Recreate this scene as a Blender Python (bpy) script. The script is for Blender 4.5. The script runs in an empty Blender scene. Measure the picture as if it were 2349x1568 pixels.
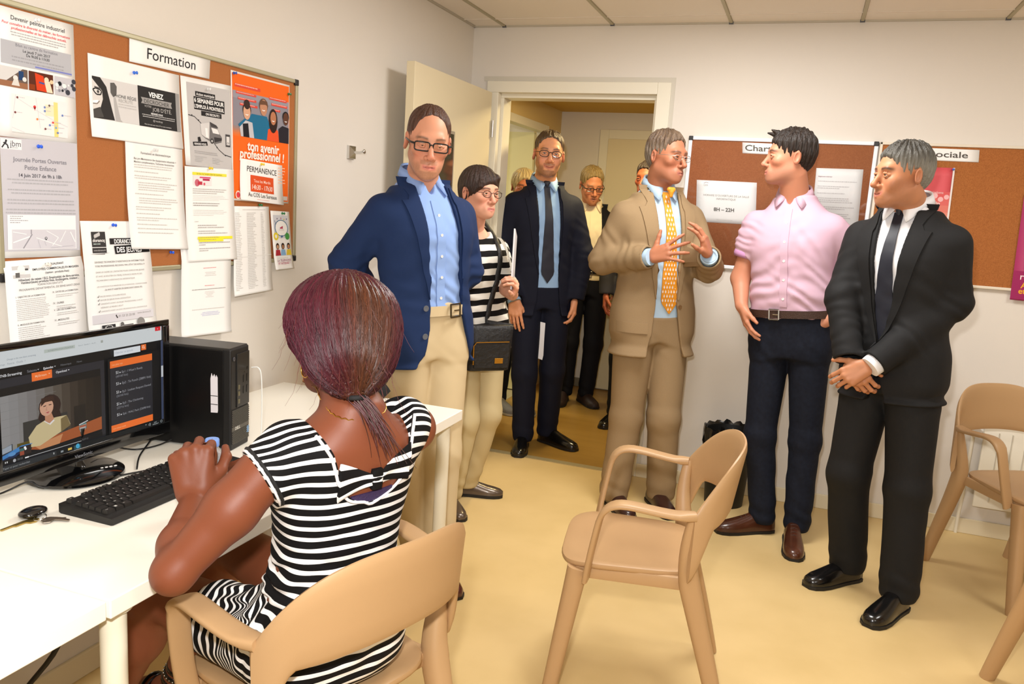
import bpy, bmesh, math, random
import numpy as np
from mathutils import Vector, Matrix
from mathutils.bvhtree import BVHTree
S = bpy.context.scene
COL = S.collection
# ---------------------------------------------------------------- camera, world, lights, exposure
CAM_POS = Vector((1.852, -4.275, 1.443))
RIGHT = Vector((0.9372, 0.3435, 0.0620)); UP = Vector((-0.1158, 0.1378, 0.9837)); FWD = Vector((-0.3294, 0.9290, -0.1690))
cd = bpy.data.cameras.new('camera'); cam = bpy.data.objects.new('camera', cd); COL.objects.link(cam)
cd.sensor_fit = 'HORIZONTAL'; cd.sensor_width = 36.0; cd.lens = 1838.4/2349*36; cd.clip_start = 0.05
FWD.normalize(); RIGHT = (RIGHT-FWD*RIGHT.dot(FWD)).normalized(); UP = RIGHT.cross(FWD)
mw = Matrix.Identity(4)
for i in range(3):
    mw[i][0] = RIGHT[i]; mw[i][1] = UP[i]; mw[i][2] = -FWD[i]; mw[i][3] = CAM_POS[i]
cam.matrix_world = mw
S.camera = cam
S.view_settings.view_transform = 'Standard'; S.view_settings.look = 'None'
S.view_settings.exposure = 0.0; S.view_settings.gamma = 1.0; S.view_settings.use_curve_mapping = False
w = bpy.data.worlds.new('world'); S.world = w; w.use_nodes = True
w.node_tree.nodes['Background'].inputs[0].default_value = (1, .9, .72, 1)
w.node_tree.nodes['Background'].inputs[1].default_value = 0.02
def lamp(name, kind, loc, energy, color, size=.1, rot=None, sy=None):
    d = bpy.data.lights.new(name, kind); d.energy = energy; d.color = color
    if kind == 'AREA':
        d.size = size
        if sy: d.shape = 'RECTANGLE'; d.size_y = sy
    else: d.shadow_soft_size = size
    o = bpy.data.objects.new(name, d); COL.objects.link(o); o.location = loc
    if rot is not None: o.rotation_euler = rot
    return o
# the photographer's flash, just above and left of the lens
fl = lamp('camera_flash', 'SPOT', CAM_POS + UP*.17 - RIGHT*.05 + FWD*.02, 142, (1, .985, .97), .035)
fl.rotation_euler = (FWD + UP*.06).to_track_quat('-Z', 'Y').to_euler(); fl.data.spot_size = math.radians(130); fl.data.spot_blend = .6
# the flash also lights the ceiling above the photographer
# ceiling lamps of the room (outside the frame) and of the corridor
WARM = (1, .98, .95)
for lx, ly, e_ in ((1.5, -1.2, 33), (3.4, -1.5, 18), (1.5, -4.2, 16), (3.4, -4.2, 22)):
    lamp('ceiling_lamp', 'AREA', (lx, ly, 2.375), e_, WARM, .58)
lamp('corridor_lamp', 'AREA', (.85, .62, 2.18), 22, (1, .80, .42), .3)
lamp('office_lamp', 'AREA', (-1.4, 1.2, 2.3), 24, (1, .93, .72), .5)
# ---------------------------------------------------------------- helpers
def lin(c):
    return tuple(((x/255)/12.92 if x/255 <= .04045 else ((x/255+.055)/1.055)**2.4) for x in c)
_M = {}
def mat(name, rgb, rough=.5, metal=0, spec=.5, bump=None, mottle=None, attr=None, emit=0, coat=0, trans=0, sss=0, stretch=(1, 1, 1)):
    """rgb is sRGB 0-255; bump=(scale,strength,detail); mottle=(scale, rgb2, contrast)"""
    if name in _M: return _M[name]
    m = bpy.data.materials.new(name); m.use_nodes = True; _M[name] = m
    nt = m.node_tree; b = nt.nodes['Principled BSDF']; L = nt.links
    c = (*lin(rgb), 1)
    b.inputs['Base Color'].default_value = c; m.diffuse_color = c
    b.inputs['Roughness'].default_value = rough; b.inputs['Metallic'].default_value = metal
    b.inputs['Specular IOR Level'].default_value = spec
    b.inputs['Coat Weight'].default_value = coat; b.inputs['Coat Roughness'].default_value = .08
    if trans: b.inputs['Transmission Weight'].default_value = trans
    if sss:
        b.inputs['Subsurface Weight'].default_value = sss; b.inputs['Subsurface Radius'].default_value = (.012, .005, .003)
        b.inputs['Subsurface Scale'].default_value = .5
    if emit:
        b.inputs['Base Color'].default_value = (.01, .01, .01, 1); b.inputs['Emission Color'].default_value = c; b.inputs['Emission Strength'].default_value = emit
    tc = None
    if bump or mottle:
        tc = nt.nodes.new('ShaderNodeTexCoord'); mp = nt.nodes.new('ShaderNodeMapping'); mp.inputs['Scale'].default_value = stretch
        L.new(tc.outputs['Object'], mp.inputs['Vector'])
    if attr:
        a = nt.nodes.new('ShaderNodeAttribute'); a.attribute_name = attr; L.new(a.outputs['Color'], b.inputs['Base Color'])
    if mottle:
        n = nt.nodes.new('ShaderNodeTexNoise'); n.inputs['Scale'].default_value = mottle[0]; n.inputs['Detail'].default_value = 4
        L.new(mp.outputs[0], n.inputs['Vector'])
        r = nt.nodes.new('ShaderNodeValToRGB'); r.color_ramp.elements[0].position = .5-mottle[2]; r.color_ramp.elements[1].position = .5+mottle[2]
        r.color_ramp.elements[0].color = (*lin(mottle[1]), 1); r.color_ramp.elements[1].color = c
        L.new(n.outputs['Fac'], r.inputs[0])
        if attr:
            mx = nt.nodes.new('ShaderNodeMix'); mx.data_type = 'RGBA'; mx.blend_type = 'MULTIPLY'; mx.inputs[0].default_value = 1
            L.new(a.outputs['Color'], mx.inputs[6]); L.new(r.outputs[0], mx.inputs[7]); L.new(mx.outputs[2], b.inputs['Base Color'])
        else: L.new(r.outputs[0], b.inputs['Base Color'])
    if bump:
        n = nt.nodes.new('ShaderNodeTexNoise'); n.inputs['Scale'].default_value = bump[0]; n.inputs['Detail'].default_value = bump[2] if len(bump) > 2 else 3
        L.new(mp.outputs[0], n.inputs['Vector'])
        bp = nt.nodes.new('ShaderNodeBump'); bp.inputs['Strength'].default_value = bump[1]; bp.inputs['Distance'].default_value = bump[3] if len(bump) > 3 else .004
        L.new(n.outputs['Fac'], bp.inputs['Height']); L.new(bp.outputs[0], b.inputs['Normal'])
    return m
def tag(o, label=None, cat=None, group=None, kind=None):
    if label: o['label'] = label
    if cat: o['category'] = cat
    if group: o['group'] = group
    if kind: o['kind'] = kind
    return o
def empty(name, loc=(0, 0, 0), rz=0, label=None, cat=None, group=None):
    o = bpy.data.objects.new(name, None); COL.objects.link(o); o.location = loc; o.rotation_euler = (0, 0, rz); o.empty_display_size = .1
    return tag(o, label, cat, group)
def link(name, me, mats, parent=None, smooth=False, loc=None):
    o = bpy.data.objects.new(name, me); COL.objects.link(o)
    for m in (mats if isinstance(mats, (list, tuple)) else [mats]): me.materials.append(m)
    if smooth: me.shade_smooth()
    if parent: o.parent = parent
    if loc is not None: o.location = loc
    return o
def pymesh(name, v, f, mats, parent=None, smooth=False, mi=None):
    me = bpy.data.meshes.new(name); me.from_pydata([tuple(map(float, p)) for p in v], [], [tuple(map(int, q)) for q in f])
    o = link(name, me, mats, parent, smooth)
    if mi is not None: me.polygons.foreach_set('material_index', np.array(mi, np.int32))
    me.update(); return o
def struct(o, label=None): return tag(o, label, None, None, 'structure')
class MB:
    """collects shapes into one mesh"""
    def __init__(s): s.bm = bmesh.new(); s.mi = 0
    def _mark(s, faces):
        for f in faces: f.material_index = s.mi
    def box(s, c, d, rz=0, bev=0, seg=2, rot=None):
        M_ = Matrix.Translation(c) @ (rot.to_4x4() if rot is not None else Matrix.Rotation(rz, 4, 'Z'))
        r = bmesh.ops.create_cube(s.bm, size=1, matrix=M_ @ Matrix.Diagonal((*d, 1)))
        vs = r['verts']; fs = set(f for v in vs for f in v.link_faces)
        if bev:
            es = list(set(e for v in vs for e in v.link_edges))
            rr = bmesh.ops.bevel(s.bm, geom=es, offset=bev, segments=seg, affect='EDGES', profile=.5)
            fs = set(rr['faces']) | set(f for f in fs if f.is_valid)
        s._mark(fs); return s
    def span(s, a, b, bev=0, seg=2):
        return s.box([(a[i]+b[i])/2 for i in range(3)], [abs(b[i]-a[i]) for i in range(3)], 0, bev, seg)
    def loft(s, rings, cap=True, closed=True):
        vs = [[s.bm.verts.new(p) for p in r] for r in rings]; fs = []
        n = len(vs[0])
        for a, b in zip(vs, vs[1:]):
            for i in range(n if closed else n-1):
                j = (i+1) % n; fs.append(s.bm.faces.new((a[i], a[j], b[j], b[i])))
        if cap and closed: fs.append(s.bm.faces.new(vs[0][::-1])); fs.append(s.bm.faces.new(vs[-1]))
        s._mark(fs); return s
    def tube(s, pts, r, n=10, sec=None, cap=True, up=None):
        """sweep; r number / list / function(i)->(a,b); parallel-transport frame"""
        P = [Vector(p) for p in pts]; rings = []; N = len(P)
        T = [(P[min(i+1, N-1)]-P[max(i-1, 0)]).normalized() for i in range(N)]
        u = Vector(up) if up else (Vector((0, 0, 1)) if abs(T[0].z) < .9 else Vector((1, 0, 0)))
        for i in range(N):
            u = (u-T[i]*u.dot(T[i])).normalized(); v_ = T[i].cross(u)
            q = r[i] if isinstance(r, list) else (r(i) if callable(r) else r)
            a, b = q if isinstance(q, (tuple, list)) else (q, q)
            e = sec or 2.0
            ring = []
            for k in range(n):
                t = 2*math.pi*k/n; c_, s_ = math.cos(t), math.sin(t)
                ring.append(P[i]+u*(a*math.copysign(abs(c_)**(2/e), c_))+v_*(b*math.copysign(abs(s_)**(2/e), s_)))
            rings.append(ring)
        return s.loft(rings, cap)
    def lathe(s, prof, c=(0, 0, 0), n=24, axis='Z', cap=True):
        rings = []
        for r, z in prof:
            ring = []
            for k in range(n):
                t = 2*math.pi*k/n; p = (r*math.cos(t), r*math.sin(t), z)
                if axis == 'X': p = (z, p[0], p[1])
                if axis == 'Y': p = (p[0], z, p[1])
                ring.append(Vector(c)+Vector(p))
            rings.append(ring)
        return s.loft(rings, cap)
    def sphere(s, c, r, n=12, scale=(1, 1, 1), rot=None):
        R_ = rot.to_4x4() if rot is not None else Matrix.Identity(4)
        q = bmesh.ops.create_uvsphere(s.bm, u_segments=n, v_segments=max(6, n//2+1), radius=r, matrix=Matrix.Translation(c) @ R_ @ Matrix.Diagonal((*scale, 1)))
        s._mark(set(f for v in q['verts'] for f in v.link_faces)); return s
    def prism(s, poly, axis, a, b):
        """extrude a 2-D polygon between a and b along axis"""
        def P(p, h): return {'X': (h, p[0], p[1]), 'Y': (p[0], h, p[1]), 'Z': (p[0], p[1], h)}[axis]
        return s.loft([[Vector(P(p, a)) for p in poly], [Vector(P(p, b)) for p in poly]])
    def face(s, pts):
        s._mark([s.bm.faces.new([s.bm.verts.new(p) for p in pts])]); return s
    def build(s, name, mats, parent=None, smooth=None, loc=None):
        bmesh.ops.recalc_face_normals(s.bm, faces=s.bm.faces[:])
        me = bpy.data.meshes.new(name); s.bm.to_mesh(me); s.bm.free()
        o = link(name, me, mats, parent, False, loc)
        if smooth:
            me.shade_smooth()
            try: me.set_sharp_from_angle(angle=math.radians(smooth if smooth > 1 else 40))
            except Exception: pass
        return o
def copy_tree(o, parent=None):
    c = o.copy(); COL.objects.link(c)
    if parent: c.parent = parent
    for ch in list(o.children): copy_tree(ch, c)
    return c
def bez(a, b, c, d, n=8, skip=0):
    a, b, c, d = map(Vector, (a, b, c, d))
    return [a*(1-t)**3+b*3*t*(1-t)**2+c*3*t*t*(1-t)+d*t**3 for t in [i/n for i in range(skip, n+1)]]
def spline(pts, n=6):
    """Catmull-Rom through points"""
    P = [Vector(p) for p in pts]; out = []
    for i in range(len(P)-1):
        p0 = P[max(i-1, 0)]; p1 = P[i]; p2 = P[i+1]; p3 = P[min(i+2, len(P)-1)]
        for k in range(n):
            t = k/n
            out.append(.5*((2*p1)+(p2-p0)*t+(2*p0-5*p1+4*p2-p3)*t*t+(3*p1-p0-3*p2+p3)*t**3))
    out.append(P[-1]); return out
# ---------------------------------------------------------------- the room
H = 2.393
mW = mat('painted_wall', (225, 218, 208), .75, spec=.25, bump=(420, .12, 3, .002))
mC = mat('ceiling_tile_white', (238, 229, 217), .85, spec=.15, bump=(500, .1))
mTrim = mat('white_lacquer', (232, 226, 208), .4)
mFloor = mat('beige_vinyl', (224, 196, 140), .42, spec=.35, mottle=(3.2, (212, 184, 127), .22))
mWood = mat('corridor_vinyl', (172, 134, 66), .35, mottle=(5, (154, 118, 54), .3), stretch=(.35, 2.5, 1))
mYel = mat('yellow_paint', (216, 176, 78), .8)
mAlu = mat('brushed_aluminium', (196, 196, 198), .35, metal=.85)
mChamp = mat('champagne_frame', (178, 172, 142), .4, metal=.35)
mChrome = mat('chrome', (215, 215, 212), .14, metal=1)
mBlack = mat('black_plastic', (16, 16, 17), .45)
mGloss = mat('gloss_black', (8, 8, 9), .08, coat=.6)
X1, Y0 = 5.6, -6.4
struct(MB().span((-.1, Y0, -.05), (X1, .0, 0)).build('floor', mFloor))
# walls; the back wall is pierced by the doorway
b = MB(); b.span((-.15, Y0, 0), (0, .15, H+.05)); struct(b.build('wall_left', mW))
b = MB(); b.span((0, 0, 2.105), (1.115, .15, H+.05)); b.span((1.115, 0, 0), (X1, .15, H+.05)); b.span((0, 0, 0), (.1, .15, 2.105)); struct(b.build('wall_back', mW))
struct(MB().span((X1, Y0, 0), (X1+.12, .15, H+.05)).build('wall_right', mW))
struct(MB().span((-.1, Y0-.12, 0), (X1+.12, Y0, H+.05)).build('wall_front', mW))
# suspended ceiling: one grid, tiles as pieces
ceil = struct(MB().span((-.1, Y0, H+.03), (X1, .1, H+.09)).build('ceiling', mC))
tile = None; bars = [.181+.6*i for i in range(-1, 10)]
rows = [-.16-.6*j for j in range(0, 11)]
def ceiling_tile(x0, x1, y0, y1):
    global tile
    b = MB(); b.box(((x0+x1)/2, (y0+y1)/2, H+.012), (x1-x0-.012, y1-y0-.003, .02), 0, .004, 1)
    b.build('ceiling_tile', mC, ceil)
xs = [0.004]+[x for x in bars if 0 < x < X1]+[X1]
ys = [-.004]+[y for y in rows if y > Y0]+[Y0]
for i in range(len(xs)-1):
    for j in range(len(ys)-1):
        if j < 9: ceiling_tile(xs[i], xs[i+1], ys[j+1], ys[j])
mBar = mat('ceiling_bar_grey', (176, 168, 140), .5)
for x in xs[1:-1]:
    MB().span((x-.0075, Y0, H-.004), (x+.0075, -.004, H+.01)).build('ceiling_bar', mBar, ceil)
    MB().span((x-.011, -.012, H-.008), (x+.011, -.002, H+.002)).build('bar_end_clip', mat('dark_clip', (80, 82, 90), .5), ceil)
for y in ys[1:-1]:
    MB().span((0, y-.004, H-.001), (X1, y+.004, H+.008)).build('cross_bar', mat('pale_bar', (228, 216, 200), .6), ceil)
b = MB(); b.span((0, -.01, H-.006), (X1, 0, H+.004)); b.span((0, Y0, H-.006), (.01, 0, H+.004)); struct(b.build('trim_1', mat('edge_trim', (190, 182, 165), .6)))
# baseboards
b = MB(); b.span((1.115, -.012, 0), (X1, 0, .075), .003); struct(b.build('baseboard_back', mat('baseboard_cream', (228, 216, 186), .5)))
b = MB(); b.span((0, Y0, 0), (.012, -.0, .075), .003); struct(b.build('baseboard_left', mat('baseboard_cream', (228, 216, 186), .5)))
# door frame (back wall)
fr = struct(MB().span((1.045, -.012, 0), (1.115, .16, 2.105), .003).build('trim_2', mTrim), 'white door frame around the corridor doorway')
MB().span((.1, -.0115, 2.045), (1.045, .159, 2.105), .003).build('head_jamb', mTrim, fr)
MB().span((.1, -.012, 0), (.17, .16, 2.045), .003).build('side_jamb', mTrim, fr)
MB().span((1.027, .04, 0), (1.047, .155, 2.032), .002).build('door_stop', mTrim, fr)
MB().span((.168, .04, 0), (.186, .155, 2.032), .002).build('door_stop', mTrim, fr)
MB().span((.17, .035, 2.022), (1.045, .155, 2.046), .002).build('door_stop', mTrim, fr)
MB().span((1.112, -.004, 0), (1.135, .002, 2.13)).build('casing_edge', mat('casing_edge', (206, 200, 186), .6), fr)
MB().span((.08, -.004, 2.105), (1.112, .002, 2.13)).build('casing_edge', mat('casing_edge', (206, 200, 186), .6), fr)
MB().span((.17, -.02, 0), (1.045, .03, .004)).build('threshold', mat('threshold_strip', (205, 190, 150), .35, metal=.5), fr)
# open door leaf, parallel to the left wall
dr = struct(MB().span((.105, -.97, .008), (.147, -.045, 2.038), .002).build('door_1', mat('door_cream', (224, 210, 176), .45)), 'cream door leaf swung fully open against the left wall')
b = MB(); b.span((.146, -.80, 1.05), (.151, -.52, 1.78)); f_ = b.build('glazing_frame', mAlu, dr)
MB().span((.149, -.785, 1.065), (.153, -.535, 1.765)).build('pane', mat('dark_glass', (46, 52, 46), .08, coat=.5), dr)
b = MB(); b.tube([(.147, -.9, 1.03), (.185, -.9, 1.03)], .009); b.tube([(.185, -.905, 1.03), (.185, -.79, 1.03)], .009); b.lathe([(.026, .147), (.026, .153)], (0, -.9, 1.03), 16, 'X'); b.build('door_handle', mChrome, dr, 40)
for z in (.25, 1.0, 1.8): MB().lathe([(.008, z), (.008, z+.09)], (.158, -.04, 0), 10).build('hinge', mAlu, dr, 40)
# ---------------------------------------------------------------- corridor beyond
CH = 2.19
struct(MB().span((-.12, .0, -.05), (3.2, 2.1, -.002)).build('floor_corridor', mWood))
struct(MB().span((-2.6, 2.02, 0), (3.2, 2.12, CH+.05)).build('wall_corridor_far', mW))
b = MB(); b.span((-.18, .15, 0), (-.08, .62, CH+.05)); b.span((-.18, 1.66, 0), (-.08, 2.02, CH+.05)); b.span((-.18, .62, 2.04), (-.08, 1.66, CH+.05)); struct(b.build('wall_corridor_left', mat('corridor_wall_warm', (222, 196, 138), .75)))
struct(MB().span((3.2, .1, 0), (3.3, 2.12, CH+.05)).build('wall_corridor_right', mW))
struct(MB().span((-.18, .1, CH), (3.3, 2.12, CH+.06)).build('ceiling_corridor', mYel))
b = MB(); b.span((-.14, .62, 0), (-.065, .69, 2.04), .003); b.span((-.14, 1.6, 0), (-.065, 1.67, 2.04), .003); b.span((-.14, .69, 1.985), (-.065, 1.6, 2.04), .003); struct(b.build('trim_3', mTrim), 'frame of the side doorway in the corridor')
# room beyond the side doorway
mOff = mat('pale_office_wall', (226, 222, 186), .8)
b = MB(); b.span((-2.7, .0, 0), (-2.6, 2.12, 2.45)); b.span((-2.6, -.1, 0), (-.15, .0, 2.45)); struct(b.build('wall_office', mOff))
struct(MB().span((-2.6, 0, -.05), (-.12, 2.02, -.001)).build('floor_office', mat('grey_vinyl', (170, 160, 130), .5)))
struct(MB().span((-2.6, 0, 2.4), (-.18, 2.02, 2.45)).build('ceiling_office', mC))
sd = struct(MB().span((-.98, 1.55, .01), (-.14, 1.592, 1.98), .002).build('door_2', mat('door_pale', (226, 220, 180), .45)), 'pale side door opened into the office off the corridor')
b = MB(); b.tube([(-.9, 1.56, 1.03), (-.9, 1.51, 1.03)], .009); b.tube([(-.9, 1.51, 1.03), (-.78, 1.51, 1.03)], .009); b.build('door_handle', mChrome, sd, 40)
# closed door in the far wall
fd = struct(MB().span((.32, 1.985, .01), (1.2, 2.015, 1.99), .002).build('door_3', mat('door_cream', (224, 210, 176), .45)), 'closed cream door at the far side of the corridor')
b = MB(); b.span((.25, 1.995, 0), (.32, 2.022, 2.06), .003); b.span((1.2, 1.995, 0), (1.27, 2.022, 2.06), .003); b.span((.32, 1.995, 1.99), (1.2, 2.022, 2.06), .003); b.build('door_frame', mTrim, fd)
b = MB(); b.tube([(1.08, 1.985, 1.0), (1.08, 1.94, 1.0)], .01); b.tube([(1.08, 1.94, .95), (1.08, 1.94, 1.5)], .011); b.tube([(1.08, 1.985, 1.45), (1.08, 1.94, 1.45)], .01); b.build('pull_handle', mAlu, fd, 40)
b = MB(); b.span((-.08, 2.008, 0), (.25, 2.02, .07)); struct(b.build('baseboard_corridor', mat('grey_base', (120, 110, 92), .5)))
# ---------------------------------------------------------------- printed sheets
def hexc(h): return tuple(int(h[i:i+2], 16) for i in (0, 2, 4))
_TXT = {}
def text_geo(s, bold=0, shear=0):
    k = (s, bold, shear)
    if k in _TXT: return _TXT[k]
    cu = bpy.data.curves.new('lettering', 'FONT'); cu.body = s; cu.size = 1; cu.offset = bold; cu.shear = shear; cu.resolution_u = 3
    o = bpy.data.objects.new('lettering', cu); COL.objects.link(o)
    me = bpy.data.meshes.new_from_object(o.evaluated_get(bpy.context.evaluated_depsgraph_get()))
    v = np.zeros(len(me.vertices)*3, np.float32); me.vertices.foreach_get('co', v); v = v.reshape(-1, 3)[:, :2]
    f = [tuple(p.vertices) for p in me.polygons]
    bpy.data.objects.remove(o); bpy.data.curves.remove(cu); bpy.data.meshes.remove(me)
    w_ = (float(v[:, 0].min()), float(v[:, 0].max())) if len(v) else (0, 1)
    _TXT[k] = (v, f, w_); return _TXT[k]
class Print:
    """flat print laid on a sheet; P(u,v) -> point, N -> outward normal, W,Hh real size; u right, v down, 0..1"""
    def __init__(s, P, N, W, Hh, emit=0, off=.0009, pre='ink'):
        s.P, s.N, s.W, s.H, s.emit, s.off, s.pre = P, Vector(N), W, Hh, emit, off, pre
        s.v, s.f, s.mi, s.mats, s.lay = [], [], [], {}, 0
        s.rnd = random.Random(int(W*1e4)+int(Hh*1e5))
    def _slot(s, c):
        if c not in s.mats: s.mats[c] = len(s.mats)
        return s.mats[c]
    def _put(s, uv, faces, c, lay=None):
        base = len(s.v); h = s.off+.00006*(s.lay if lay is None else lay); m_ = s._slot(c)
        for u, v in uv: s.v.append(s.P(u, v)+s.N*h)
        for f in faces: s.f.append([base+i for i in f]); s.mi.append(m_)
    def rect(s, u0, v0, u1, v1, c, new=True):
        if new: s.lay += 1
        n = max(1, int((v1-v0)/.08)); uv = []; fs = []
        for i in range(n+1):
            v = v0+(v1-v0)*i/n; uv += [(u0, v), (u1, v)]
        for i in range(n): fs.append((2*i, 2*i+2, 2*i+3, 2*i+1))
        s._put(uv, fs, c); return s
    def poly(s, pts, c, new=True):
        if new: s.lay += 1
        from mathutils.geometry import tessellate_polygon
        t = tessellate_polygon([[Vector((p[0], p[1], 0)) for p in pts]]); pts = [tuple(p) for p in pts]; todo = [tuple(q) for q in t]; out = []
        while todo:
            a, b, d = todo.pop(); V_ = [pts[i][1] for i in (a, b, d)]
            if max(V_)-min(V_) < .085 or len(pts) > 1500: out.append((a, b, d)); continue
            n = len(pts); m = lambda i, j: ((pts[i][0]+pts[j][0])/2, (pts[i][1]+pts[j][1])/2)
            pts += [m(a, b), m(b, d), m(d, a)]; todo += [(a, n, n+2), (n, b, n+1), (n+2, n+1, d), (n, n+1, n+2)]
        s._put(pts, out, c); return s
    def disc(s, u, v, r, c, n=16, ry=None, a0=0, a1=2*math.pi):
        k = s.W/s.H
        return s.poly([(u+r*math.cos(a0+(a1-a0)*i/n), v+(ry or r*k)*math.sin(a0+(a1-a0)*i/n)) for i in range(n)], c)
    def line(s, pts, wd, c):
        s.lay += 1
        for a, b in zip(pts, pts[1:]):
            d = Vector(((b[0]-a[0])*s.W, (b[1]-a[1])*s.H)); 
            if d.length < 1e-6: continue
            n = Vector((-d.y, d.x)).normalized()*wd/2; nu, nv = n.x/s.W, n.y/s.H
            s._put([(a[0]-nu, a[1]-nv), (b[0]-nu, b[1]-nv), (b[0]+nu, b[1]+nv), (a[0]+nu, a[1]+nv)], [(0, 1, 2, 3)], c)
        return s
    def text(s, t, u, v, w, c, h=None, al='l', bold=0, shear=0, rot=0):
        """baseline at v; w = width in u (h = cap height in v, else proportional)"""
        s.lay += 1
        g, f, (a, b) = text_geo(t, bold, shear); k = w/(b-a); kv = (h/.72) if h else k*s.W/s.H
        x0 = u-(w/2 if al == 'c' else (w if al == 'r' else 0)); cr, sr = math.cos(rot), math.sin(rot)
        uv = []
        for p in g:
            x = (p[0]-a)*k; y = -p[1]*kv
            xr = x*s.W; yr = y*s.H
            uv.append((x0+(xr*cr-yr*sr)/s.W, v+(xr*sr+yr*cr)/s.H))
        s._put(uv, f, c); return s
    def words(s, u0, v0, u1, v1, n, c, th=.38, ragged=.25, al='l', cover=1):
        """n lines of print too small to read: one dash per word"""
        s.lay += 1; step = (v1-v0)/n; asp = s.H/s.W; c = ''.join('%02x' % int(int(c[i:i+2], 16)*.62+250*.38) for i in (0, 2, 4))
        for i in range(n):
            v = v0+step*i; e = u1-(u1-u0)*ragged*s.rnd.random()*(1 if i < n-1 else 2); hh = step*th
            if al == 'c': d = (u1-e)/2; u = u0+d; e = u1-d
            else: u = u0
            while u < e-.01:
                L_ = step*asp*s.rnd.uniform(.5, 2.2)*.62; L_ = min(L_, e-u)
                s._put([(u, v), (u+L_, v), (u+L_, v+hh), (u, v+hh)], [(0, 3, 2, 1)], c); u += L_+step*asp*.2
        return s
    def build(s, name, parent):
        order = sorted(s.mats, key=lambda c: s.mats[c])
        ms = [mat(s.pre+'_'+c+('_lit' if s.emit else ''), hexc(c), .6 if not s.emit else .35, spec=.2, emit=s.emit) for c in order]
        return pymesh(name, s.v, s.f, ms, parent, False, s.mi)
mPaper = mat('white_paper', (246, 245, 243), .7, spec=.2)
_sheet_n = 0
def sheet(name, q, label, cat='notice', group=None, wall='left', x0=.016, curl=.0, side=0, paper=None, nodraw=False, lift=0, rail=0):
    """q: corner (a,z) TL,TR,BR,BL on the wall; returns (object, Print)"""
    q = [Vector(p) for p in q]
    def P(u, v):
        p = (q[0]*(1-u)+q[1]*u)*(1-v)+(q[3]*(1-u)+q[2]*u)*v
        d = x0+lift+curl*max(0, v-.35)**2/.42+side*u*.6
        if rail: d = max(d, x0+(.0232-x0)*min(1, v/rail)+curl*max(0, v-rail)**1.5*.6)
        return Vector((d, p.x, p.y)) if wall == 'left' else Vector((p.x, -d, p.y))
    N = (1, 0, 0) if wall == 'left' else (0, -1, 0)
    nu, nv = 6, 40 if (rail or curl) else 8; vs = []; fs = []; th = .0005
    for k in (0, 1):
        for j in range(nv+1):
            for i in range(nu+1): vs.append(P(i/nu, j/nv)-Vector(N)*th*(1-k))
    o_ = (nu+1)*(nv+1)
    for j in range(nv):
        for i in range(nu):
            a = j*(nu+1)+i; f = (a, a+1, a+nu+2, a+nu+1)
            fs.append(tuple(x+o_ for x in f)); fs.append(f[::-1])
    rim = [i for i in range(nu+1)]+[j*(nu+1)+nu for j in range(1, nv+1)]+[nv*(nu+1)+i for i in range(nu-1, -1, -1)]+[j*(nu+1) for j in range(nv-1, 0, -1)]
    for a, b in zip(rim, rim[1:]+rim[:1]): fs.append((a, b, b+o_, a+o_))
    o = pymesh(name, vs, fs, paper or mPaper, None, True); tag(o, label, cat, group)
    W_ = (q[1]-q[0]).length; H_ = (q[3]-q[0]).length
    return o, Print(P, N, W_, H_)
def pin(p, colr, label, n=(1, 0, 0)):
    m_ = mat('pin_'+'%02x%02x%02x' % colr, colr, .25, coat=.3)
    n = Vector(n); R_ = n.to_track_quat('Z', 'Y').to_matrix()
    b = MB(); b.lathe([(.0016, -.004), (.0048, 0), (.0048, .0015), (.0026, .003), (.0024, .0075), (.0042, .009), (.0046, .0105), (.003, .0115)], n=12)
    o = b.build('push_pin', m_, None, 40); o.rotation_euler = R_.to_euler(); o.location = p
    return tag(o, label, 'push pin', 'push pins on the notice boards')
mCork = mat('cork', (188, 122, 74), .85, spec=.15, mottle=(700, (160, 96, 54), .25), bump=(500, .4, 4))
mCork2 = mat('cork_glazed', (172, 108, 70), .8, spec=.15, mottle=(260, (150, 90, 56), .2), bump=(300, .4, 4))
def board(name, a0, a1, z0, z1, wall, frame, label, corner=None, cork=mCork, fw=.014, d0=.002):
    r = empty(name, (0, 0, 0), 0, label, 'notice board')
    def bx(mb, a, b, za, zb, da, db, bev=0):
        if wall == 'left': mb.span((da, a, za), (db, b, zb), bev)
        else: mb.span((a, -db, za), (b, -da, zb), bev)
        return mb
    bx(MB(), a0+.002, a1-.002, z0+.002, z1-.002, d0, .013).build('cork_panel', cork, r)
    c = .02 if corner else 0
    for nm, A in (('frame_rail', (a0+c, a1-c, z1-fw, z1)), ('frame_rail', (a0+c, a1-c, z0, z0+fw)), ('frame_stile', (a0, a0+fw, z0+c, z1-c)), ('frame_stile', (a1-fw, a1, z0+c, z1-c))):
        bx(MB(), *A, d0, .02, .003).build(nm, frame, r)
    if corner:
        for a in (a0, a1-c):
            for z in (z0, z1-c): bx(MB(), a-.001, a+c+.001, z-.001, z+c+.001, d0-.001, .0215, .003).build('corner_cap', corner, r)
    return r
def fold(o, ang): pass
# left board and its sheets -------------------------------------------------
board('cork_board', -2.864, -1.652, 1.178, 1.846, 'left', mChamp, 'large cork board with grey frame on the left wall, covered in job notices', mat('corner_black', (26, 26, 28), .4))
K = '2a2a2c'; G1 = '8a8a8c'; G2 = 'b4b4b6'; G3 = 'd2d0d4'; RED = 'd8343c'
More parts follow.
